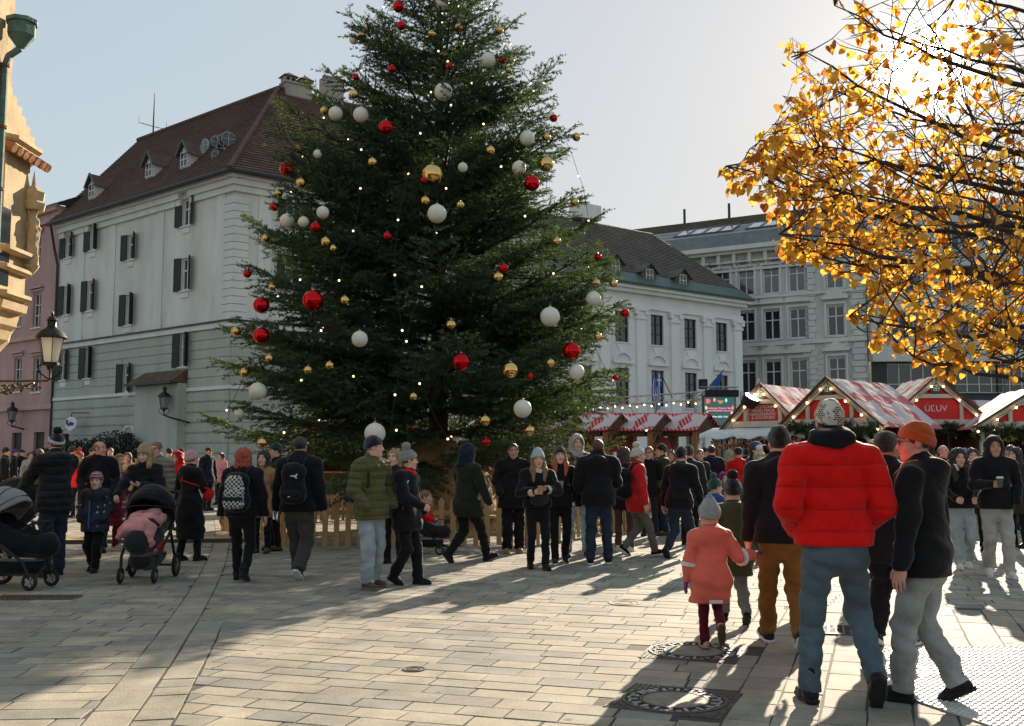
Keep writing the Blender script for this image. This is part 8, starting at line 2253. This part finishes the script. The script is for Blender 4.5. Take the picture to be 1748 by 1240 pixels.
# --- further crowd, mostly heads and shoulders
CR = [('person with short brown hair in navy coat near the shelters', 1160, 880, 1.72, 20, 'navy', None, None, 'short', 'brown'), ('fair-haired woman in black beyond the bearded man', 1148, 892, 1.64, 200, 'black', None, None, 'bob', 'light'), ('woman in grey beanie by the second shelter', 1095, 878, 1.62, 150, 'charcoal', 'beanie', 'grey', 'long', 'brown'),
      ('man in black cap by the third shelter', 1176, 868, 1.76, 300, 'black', 'cap', None, 'short', 'dark'), ('person in beige hood facing the gingerbread hearts', 1247, 880, 1.66, 10, 'taupe', 'hood', 'beige', None, None), ('person in dark hat under the gingerbread canopy', 1276, 878, 1.7, 350, 'charcoal', 'cuffless', 'charcoal', 'short', 'dark'),
      ('woman with blonde bob near the cream beams stall', 1335, 885, 1.66, 160, 'navy', None, None, 'bob', 'blonde'), ('man in grey wool hat left of the red jacket', 1352, 905, 1.72, 30, 'charcoal', 'beanie', 'slate', 'short', 'dark'), ('person in white hat beyond the brown-trousered man', 1322, 872, 1.66, 20, 'black', 'beanie', 'white', 'short', 'dark'),
      ('man in olive jacket right of the dark beanie', 1545, 905, 1.76, 250, 'olive', None, None, 'short', 'grey'), ("woman with brown bob under the lettered stall's fir garland", 1600, 878, 1.62, 190, 'maroon', None, None, 'bob', 'brown'), ("person in navy beanie at the lettered stall's counter", 1562, 872, 1.72, 10, 'navy', 'beanie', 'navy', 'short', 'dark'),
      ('man in charcoal jacket near the right stall', 1690, 880, 1.76, 340, 'charcoal', None, None, 'short', 'dark'), ('woman in burgundy coat at the right stall', 1722, 872, 1.62, 200, 'burg', None, None, 'long', 'brown'), ('tall man in black beanie far right', 1700, 900, 1.82, 20, 'black', 'beanie', 'black', 'short', 'dark'),
      ('man in dark jacket far behind the balding man', 185, 872, 1.74, 170, 'charcoal', None, None, 'short', 'brown'), ('person in beige scarf and coat behind the burgundy coat', 214, 884, 1.6, 165, 'beige', None, None, 'bob', 'brown'), ('person in black hood walking beyond the pram', 228, 866, 1.7, 90, 'black', 'hood', 'black', None, None),
      ('man in tan jacket near the corner house shrubs', 152, 862, 1.76, 100, 'tan', None, None, 'short', 'dark'), ('person in white jacket near the wall lantern', 330, 866, 1.68, 220, 'white', 'beanie', 'black', 'short', 'dark'), ('man in navy jacket under the lowest fir branches', 352, 872, 1.76, 120, 'navy', 'cap', None, 'short', 'dark'),
      ('person in black at the far left edge', 4, 872, 1.74, 70, 'black', 'cuffless', 'navy', 'short', 'dark'), ('woman in light jacket at the far left edge', 48, 858, 1.64, 140, 'lightgrey', None, None, 'long', 'brown'), ('person in olive coat far behind the lettered hat', 62, 880, 1.7, 40, 'khaki', None, None, 'short', 'brown'),
      ('man in red beanie beside the timber shelters', 1012, 880, 1.74, 190, 'charcoal', 'beanie', 'red', 'short', 'dark'), ('woman in pink jacket near the tree fence', 375, 862, 1.62, 200, 'pink', None, None, 'long', 'dark'), ('man in black between the two prams, far back', 118, 868, 1.78, 30, 'black', 'beanie', 'charcoal', 'short', 'dark')]
for lb, px, py, Hh, fc_, tm, ht, hm_, hr, hc_ in CR:
    person(lb, gp(px, py), Hh, fc_, top=k[tm], bulk=0.02, hem=0.74, bot=k['charcoal'] if tm != 'charcoal' else k['jean_dark'], hat=ht, hatm=(k[hm_] if ht == 'hood' else H_[hm_]) if hm_ else (k['charcoal'] if ht else None), hair=hr, hairc=HR_[hc_] if hc_ else None, sex='f' if lb.startswith('woman') else 'm', group='crowd in front of the stalls')
print('people', len(PEOPLE), time.time() - T0)
# ================================================================== bags, cups, phones
def wpt(P, v): return P['W'] @ Vector(v)
def backpack(P, label, m, checks=False, w=0.30, h=0.44, logo=False):
    s = P['s']; u = P['up'](1.20); base = wpt(P, (0, u[1] - 0.115 * s - P['bulk'] - 0.07, u[2]))
    e = empty('backpack', base, P['root'].rotation_euler.z); tag(e, label, 'backpack')
    F = Field((-0.22, -0.16, -0.3), (0.22, 0.16, 0.3), 0.013); F.cone((-w * 0.18, 0, -h * 0.28), (w * 0.18, 0, -h * 0.28), 0.11, 0.11, 0.05); F.cone((-w * 0.14, 0.01, h * 0.25), (w * 0.14, 0.01, h * 0.25), 0.1, 0.1, 0.05); F.cone((0, 0, -h * 0.25), (0, 0, h * 0.22), 0.14, 0.13, 0.06, f=0.75); F.fold(0.004, 1, 1.2); F.cut((0, 0.1, 0), (0, 1, 0))
    V, Q = F.nets(); link('main_compartment', np_mesh('main_compartment', V, Q, [m]), e)
    G = Field((-0.18, -0.2, -0.26), (0.18, 0.02, 0.2), 0.012)
    G.cone((-0.07, -0.09, -0.15), (0.07, -0.09, -0.15), 0.06, 0.06, 0.03); 
    if checks: G.cone((0, -0.09, -0.02), (0, -0.085, 0.10), 0.13, 0.11, 0.03, f=0.35)
    G.fold(0.003, 2, 1.4); V, Q = G.nets(); link('front_pocket', np_mesh('front_pocket', V, Q, [CHECKS if checks else m]), e)
    if checks:
        MB().box((0, -0.148, -0.085), (0.25, 0.012, 0.045)).build('zip_band', K['charcoal'], e)
    for sx in (-1, 1):
        MB().tube([(sx * 0.09, 0.07, 0.2), (sx * 0.115, 0.11, 0.29), (sx * 0.125, 0.2, 0.30), (sx * 0.13, 0.30, 0.2), (sx * 0.14, 0.32, 0.0), (sx * 0.16, 0.2, -0.15), (sx * 0.13, 0.08, -0.2)], 0.018, 6).build('shoulder_strap', K['charcoal'], e, True)
    MB().tube([(-0.03, 0.06, 0.235), (0, 0.05, 0.275), (0.03, 0.06, 0.235)], 0.009, 6).build('grab_loop', K['charcoal'], e)
    if logo:
        b = MB(); b.prism([(-0.045, -0.005), (-0.02, 0.012), (0.012, 0.008), (0.034, 0.03), (0.05, 0.026), (0.03, 0.006), (0.036, -0.03), (0.024, -0.026), (0.012, -0.008), (-0.02, -0.006), (-0.045, 0.012)][::-1], (0.05, -0.132, 0.08), (1, 0, 0), (0, 0, 1), 0.004); b.build('white_logo', WHT2, e)
        MB().box((0.0, -0.158, -0.17), (0.03, 0.004, 0.008)).build('white_tag', WHT2, e)
    return e
backpack(A['redhair'], 'black and white chequered backpack on the red-haired woman', K['black'], True)
backpack(A['puma'], 'black backpack with a small white logo on the cargo-trousered man', K['black'], logo=True, h=0.5)
backpack(A['redw'], 'black backpack on the woman in the red parka', K['black'])
backpack(A['olive'], 'slim dark backpack on the man in the olive jacket', K['navy'], w=0.24, h=0.36)
CUPM = mat('paper_cup_kraft', (0.42, 0.26, 0.13), 0.7, 0.08, 10); CUPD = mat('paper_cup_dark', (0.05, 0.09, 0.07), 0.5, 0.1); LID = mat('cup_lid', (0.65, 0.65, 0.62), 0.4, 0)
def cup(P, i, label, m, lid=True):
    w = Vector(P['wri'][i]); d = Vector(P['wri'][i] - P['elb'][i]).normalized(); c = P['W'] @ (w + d * 0.085 + Vector((-0.02 * (1 - 2 * i), 0.03, -0.03)))
    e = empty('paper_cup', c, P['root'].rotation_euler.z); tag(e, label, 'cup')
    MB().lathe([(0.029, 0), (0.041, 0.105), (0.043, 0.108), (0.041, 0.11), (0.03, 0.1)], 18).build('cup', m, e, True, 40)
    if lid: MB().lathe([(0.044, 0.104), (0.045, 0.115), (0.038, 0.118), (0.036, 0.128), (0.001, 0.129)], 18).build('lid', LID, e)
    else: MB().lathe([(0.038, 0.092), (0.001, 0.093)], 16).build('drink', BRSH, e)
cup(A['hoodcup'], 0, 'dark paper cup with white lid in the hooded youth\'s hand', CUPD)
cup(A['iceblue'], 0, 'kraft paper cup held by the ice-blue beanie woman', CUPM, False); cup(A['ginger'], 0, 'kraft paper cup held by the ginger-haired woman', CUPM, False); cup(A['plaid'], 0, 'kraft paper cup held by the plaid jacket man', CUPM, False)
def phone(P, i, label):
    w = Vector(P['wri'][i]); d = Vector(P['wri'][i] - P['elb'][i]).normalized(); c = P['W'] @ (w + d * 0.1 + Vector((0, 0.02, 0.02)))
    e = empty('phone', c, P['root'].rotation_euler.z); tag(e, label, 'phone')
    MB().box((0, 0, 0), (0.075, 0.009, 0.15)).build('case', RUB, e); MB().box((0, -0.0055, 0), (0.066, 0.002, 0.138)).build('display', mat('phone_display', (0.05, 0.07, 0.09), 0.1, 0, emit=(0.2, 0.25, 0.3), estr=0.4), e)
phone(A['phone'], 1, 'black phone held up beside the red parka woman'); phone(A['puma'], 1, 'pale phone carried by the backpacked man in cargo trousers')
# tote bag
e = empty('tote_bag', wpt(A['farcap'], (-0.33, 0.02, 0.95))); tag(e, 'white canvas tote bag with a black ring print', 'bag')
F = Field((-0.25, -0.12, -0.25), (0.25, 0.12, 0.25), 0.016); F.cone((0, 0, -0.16), (0, 0, 0.16), 0.17, 0.16, 0.02, f=0.25); F.fold(0.005, 1, 1.2); F.cut((0, 0, 0.19), (0, 0, 1)); V, Q = F.nets(); link('bag', np_mesh('bag', V, Q, [K['white']]), e)
MB().tube([(0.08 * math.cos(t), -0.052, 0.08 * math.sin(t) - 0.02) for t in np.linspace(0, 6.3, 20)], 0.01, 5).build('ring_print', RUB, e); MB().tube([(-0.09, 0, 0.18), (-0.06, 0, 0.5), (0.06, 0, 0.5), (0.09, 0, 0.18)], 0.012, 5).build('handle', K['white'], e)
# shoulder bags
def sling(P, label, c, m, r=(0.13, 0.06, 0.09)):
    e = empty('shoulder_bag', wpt(P, c), P['root'].rotation_euler.z); tag(e, label, 'bag')
    F = Field((-0.2, -0.12, -0.16), (0.2, 0.12, 0.16), 0.012); F.ell((0, 0, 0), r, 0.02); F.fold(0.004, 1, 1.5); F.cut((0, 0, 0.06), (0, 0, 1)); V, Q = F.nets(); link('bag', np_mesh('bag', V, Q, [m]), e)
    u = P['up'](1.44)
    MB().tube([Vector((-0.1, 0, 0.04)), Vector((-0.22 - c[0], -c[1] + 0.14, (u[2] - c[2]) * 0.6)), Vector((-0.12 - c[0], -c[1] + 0.02, u[2] - c[2] + 0.06)), Vector((-c[0], -c[1] - 0.16, (u[2] - c[2]) * 0.6)), Vector((0.1, 0, 0.04))], 0.011, 5).build('strap', m, e)
sling(A['iceblue'], 'black belt bag across the ice-blue beanie woman', (0.02, 0.22, 0.95), K['charcoal'])
sling(A['longcoat'], 'red shoulder bag of the pink-beanie woman', (0.26, 0.12, 0.98), K['red'], (0.09, 0.06, 0.11))
# piping and trims on jackets
P = A['tracksuit']; b = MB()
b.tube([P['up'](1.38) + np.array([0.13, 0.10, 0]), P['up'](1.30) + np.array([0.16, 0.07, 0]), P['up'](1.12) + np.array([0.17, 0.03, 0])], 0.008, 5); b.build('white_piping', WHT2, P['root'])
b = MB(); b.tube([P['up'](1.05) + np.array([0.185, 0.06, 0]), P['up'](0.90) + np.array([0.195, 0.06, 0])], 0.007, 5); b.build('red_zip', K['red'], P['root'])
P = A['bluecap']; b = MB(); b.tube([P['up'](1.38) + np.array([0.2, 0.02, 0]), P['up'](1.2) + np.array([0.235, 0.0, 0]), P['up'](1.0) + np.array([0.24, 0.03, 0])], 0.008, 5); b.tube([P['up'](1.34) + np.array([0.15, 0.12, 0]), P['up'](1.33) + np.array([0.2, -0.05, 0])], 0.008, 5); b.build('white_piping', WHT2, P['root'])
P = A['iceblue']
for i in (0, 1):
    c = Vector(P['wri'][i]); d = Vector(P['wri'][i] - P['elb'][i]).normalized(); b = MB(); b.lathe([(0.05, -0.07), (0.062, -0.05), (0.06, 0.0), (0.045, 0.012)], 12, c, axis=d); b.build('shearling_cuff', K['cream'], P['root'], True)
P = A['bobble']; b = MB(); b.lathe([(0.1015, 0.022), (0.1035, 0.045), (0.1005, 0.068)], 30); o = b.build('hat_band', patch_mat('hat_lettering', lambda n, l, t: (lambda g, c, br, s, mz: (l.new(t.outputs['Object'], g.inputs[0]), l.new(t.outputs['Object'], s.inputs[0]), l.new(g.outputs['Fac'], c.inputs[0]), l.new(s.outputs[2], c.inputs[1]), l.new(c.outputs[0], br.inputs['Vector']), setattr(br.inputs['Scale'], 'default_value', 1.0), setattr(br.inputs['Brick Width'], 'default_value', 0.028), setattr(br.inputs['Row Height'], 'default_value', 0.024), setattr(br.inputs['Mortar Size'], 'default_value', 0.006), setattr(br.inputs['Color1'], 'default_value', (0.02, 0.02, 0.02, 1)), setattr(br.inputs['Color2'], 'default_value', (0.02, 0.02, 0.02, 1)), setattr(br.inputs['Mortar'], 'default_value', (0.6, 0.6, 0.58, 1)), br.outputs[0])[-1])(n.new('ShaderNodeTexGradient'), n.new('ShaderNodeCombineXYZ'), n.new('ShaderNodeTexBrick'), n.new('ShaderNodeSeparateXYZ'), None)), P['root'], True)
for nd in MATS['hat_lettering'].node_tree.nodes:
    if nd.type == 'TEX_GRADIENT': nd.gradient_type = 'RADIAL'
o.matrix_local = P['HM'] @ Matrix.Rotation(R(20), 4, 'X') @ Matrix.Diagonal((1.0, 1.2, 1.0, 1))
# ================================================================== prams
TYRE = mat('tyre_rubber', (0.012, 0.012, 0.013), 0.8, 0.1); RIM = mat('wheel_rim', (0.3, 0.3, 0.3), 0.4, 0.1, metal=0.5); FRM = mat('pram_frame', (0.02, 0.02, 0.022), 0.4, 0, metal=0.5)
def wheel(e, c, r, w=0.045):
    wq = link('wheel', MB().lathe([(0.025, -w * 0.6), (0.025, w * 0.6)], 10, axis=(1, 0, 0)).mesh('wheel', RIM), e, c)
    n = 20; b = MB(); b.tube([(0, (r - w / 2) * math.cos(t), (r - w / 2) * math.sin(t)) for t in np.linspace(0, 2 * math.pi, n + 1)], w / 2, 8, caps=False); b.build('tyre', TYRE, wq, True)
    b = MB()
    for k_ in range(5):
        a = 2 * math.pi * k_ / 5; b.bar((0, 0, 0), (0, (r - w) * math.cos(a), (r - w) * math.sin(a)), 0.02, 0.03)
    b.build('spokes', RIM, wq)
def pram(label, pos, face, canopy_m, seat_m, blanket=None, s=1.0):
    e = empty('pram', pos, -R(face)); e.scale = (s, s, s); tag(e, label, 'pram')
    for sx in (-1, 1):
        wheel(e, (sx * 0.27, -0.32, 0.15), 0.15, 0.05); wheel(e, (sx * 0.2, 0.38, 0.1), 0.1, 0.042)
        MB().tube([(sx * 0.2, 0.38, 0.13), (sx * 0.22, 0.3, 0.32), (sx * 0.25, -0.1, 0.6), (sx * 0.26, -0.5, 1.02)], 0.018, 8).build('side_tube', FRM, e)
        MB().tube([(sx * 0.27, -0.32, 0.15), (sx * 0.25, -0.1, 0.58)], 0.018, 8).build('rear_strut', FRM, e)
    MB().tube([(-0.26, -0.5, 1.02), (-0.2, -0.56, 1.06), (0.2, -0.56, 1.06), (0.26, -0.5, 1.02)], 0.022, 8).build('handlebar', TYRE, e)
    MB().tube([(-0.27, -0.32, 0.15), (0.27, -0.32, 0.15)], 0.014, 6).build('axle', FRM, e)
    F = Field((-0.36, -0.5, 0.1), (0.36, 0.6, 1.2), 0.018); F.cone((0, -0.22, 0.3), (0, 0.28, 0.28), 0.17, 0.13, 0.03); F.fold(0.006, 1, 1); F.cut((0, 0, 0.32), (0, 0, 1)); V, Q = F.nets(); link('shopping_basket', np_mesh('shopping_basket', V, Q, [seat_m]), e)
    F = Field((-0.36, -0.5, 0.3), (0.36, 0.62, 1.3), 0.016); F.cone((0, -0.28, 0.78), (0, 0.12, 0.56), 0.22, 0.2, 0.06); F.cone((0, 0.1, 0.56), (0, 0.42, 0.5), 0.2, 0.16, 0.05); F.cone((0, -0.2, 0.92), (0, 0.3, 0.74), 0.19, 0.19, 0.02, op='s'); F.fold(0.005, 2, 1); V, Q = F.nets(); link('seat', np_mesh('seat', V, Q, [seat_m]), e)
    F = Field((-0.4, -0.6, 0.6), (0.4, 0.5, 1.35), 0.015); F.ell((0, -0.14, 0.84), (0.29, 0.36, 0.33), 0.0); F.ell((0, -0.13, 0.82), (0.268, 0.335, 0.305), 0.0, 's'); F.cut((0, -0.02, 0.86), (0, 0.62, -0.78)); F.fold(0.004, 1, 0.9); V, Q = F.nets(); link('canopy', np_mesh('canopy', V, Q, [canopy_m]), e)
    for tl in (0.25, 0.75, 1.25):
        MB().tube([(0.295 * math.cos(a), -0.14 + 0.365 * math.sin(a) * math.cos(tl), 0.84 + 0.335 * math.sin(a) * math.sin(tl)) for a in np.linspace(0.15, math.pi - 0.15, 14)], 0.006, 5).build('canopy_seam', FRM, e)
    MB().tube([(-0.2, 0.25, 0.68), (-0.15, 0.36, 0.76), (0.15, 0.36, 0.76), (0.2, 0.25, 0.68)], 0.016, 6).build('bumper_bar', TYRE, e)
    if blanket:
        F = Field((-0.36, -0.2, 0.4), (0.36, 0.62, 1.0), 0.014); F.cone((-0.08, 0.02, 0.75), (-0.05, 0.38, 0.66), 0.13, 0.12, 0.06); F.cone((0.1, 0.05, 0.73), (0.1, 0.38, 0.64), 0.12, 0.11, 0.06); F.cone((-0.12, 0.40, 0.62), (-0.14, 0.43, 0.48), 0.08, 0.05, 0.05); F.cone((0.18, 0.3, 0.66), (0.22, 0.36, 0.55), 0.07, 0.05, 0.05); F.fold(0.013, 3, 1.2); V, Q = F.nets(); link('blanket', np_mesh('blanket', V, Q, [blanket]), e)
    return e
pram('black pram with pink blanket facing this way', gp(250, 990), 176, K['black'], K['charcoal'], K['pink'])
pram('grey-hooded pram cut off by the left edge', gp(18, 1004), 100, cloth('pram_grey', (0.23, 0.22, 0.215), 0.7), K['black'], None, 1.0)
pram('black pram handle and hood behind the lettered bobble hat man', gp(14, 962), 300, K['black'], K['charcoal'], None, 1.05)
# red buggy with a child
e = pram('small red buggy by the fence with a child in pale trousers', gp(725, 946), 100, K['red'], K['charcoal'], None, 0.72)
F = Field((-0.3, -0.3, 0.2), (0.3, 0.7, 1.0), 0.014)
SEATED = person('toddler in pale blue trousers sitting in the red buggy', gp(725, 946) + Vector((0, 0, 0.02)), 0.96, 100, top=K['red'], hem=0.86, bulk=0.02, bot=K['jean_light'], wide=0.01, hair='short', hairc=HR_['light'], legs=((0.11, 0.34, -15, 0.24), (-0.11, 0.34, -15, 0.24)), armR='holdlow', armL='holdlow')
print('props', time.time() - T0, 'objects', len(bpy.data.objects))
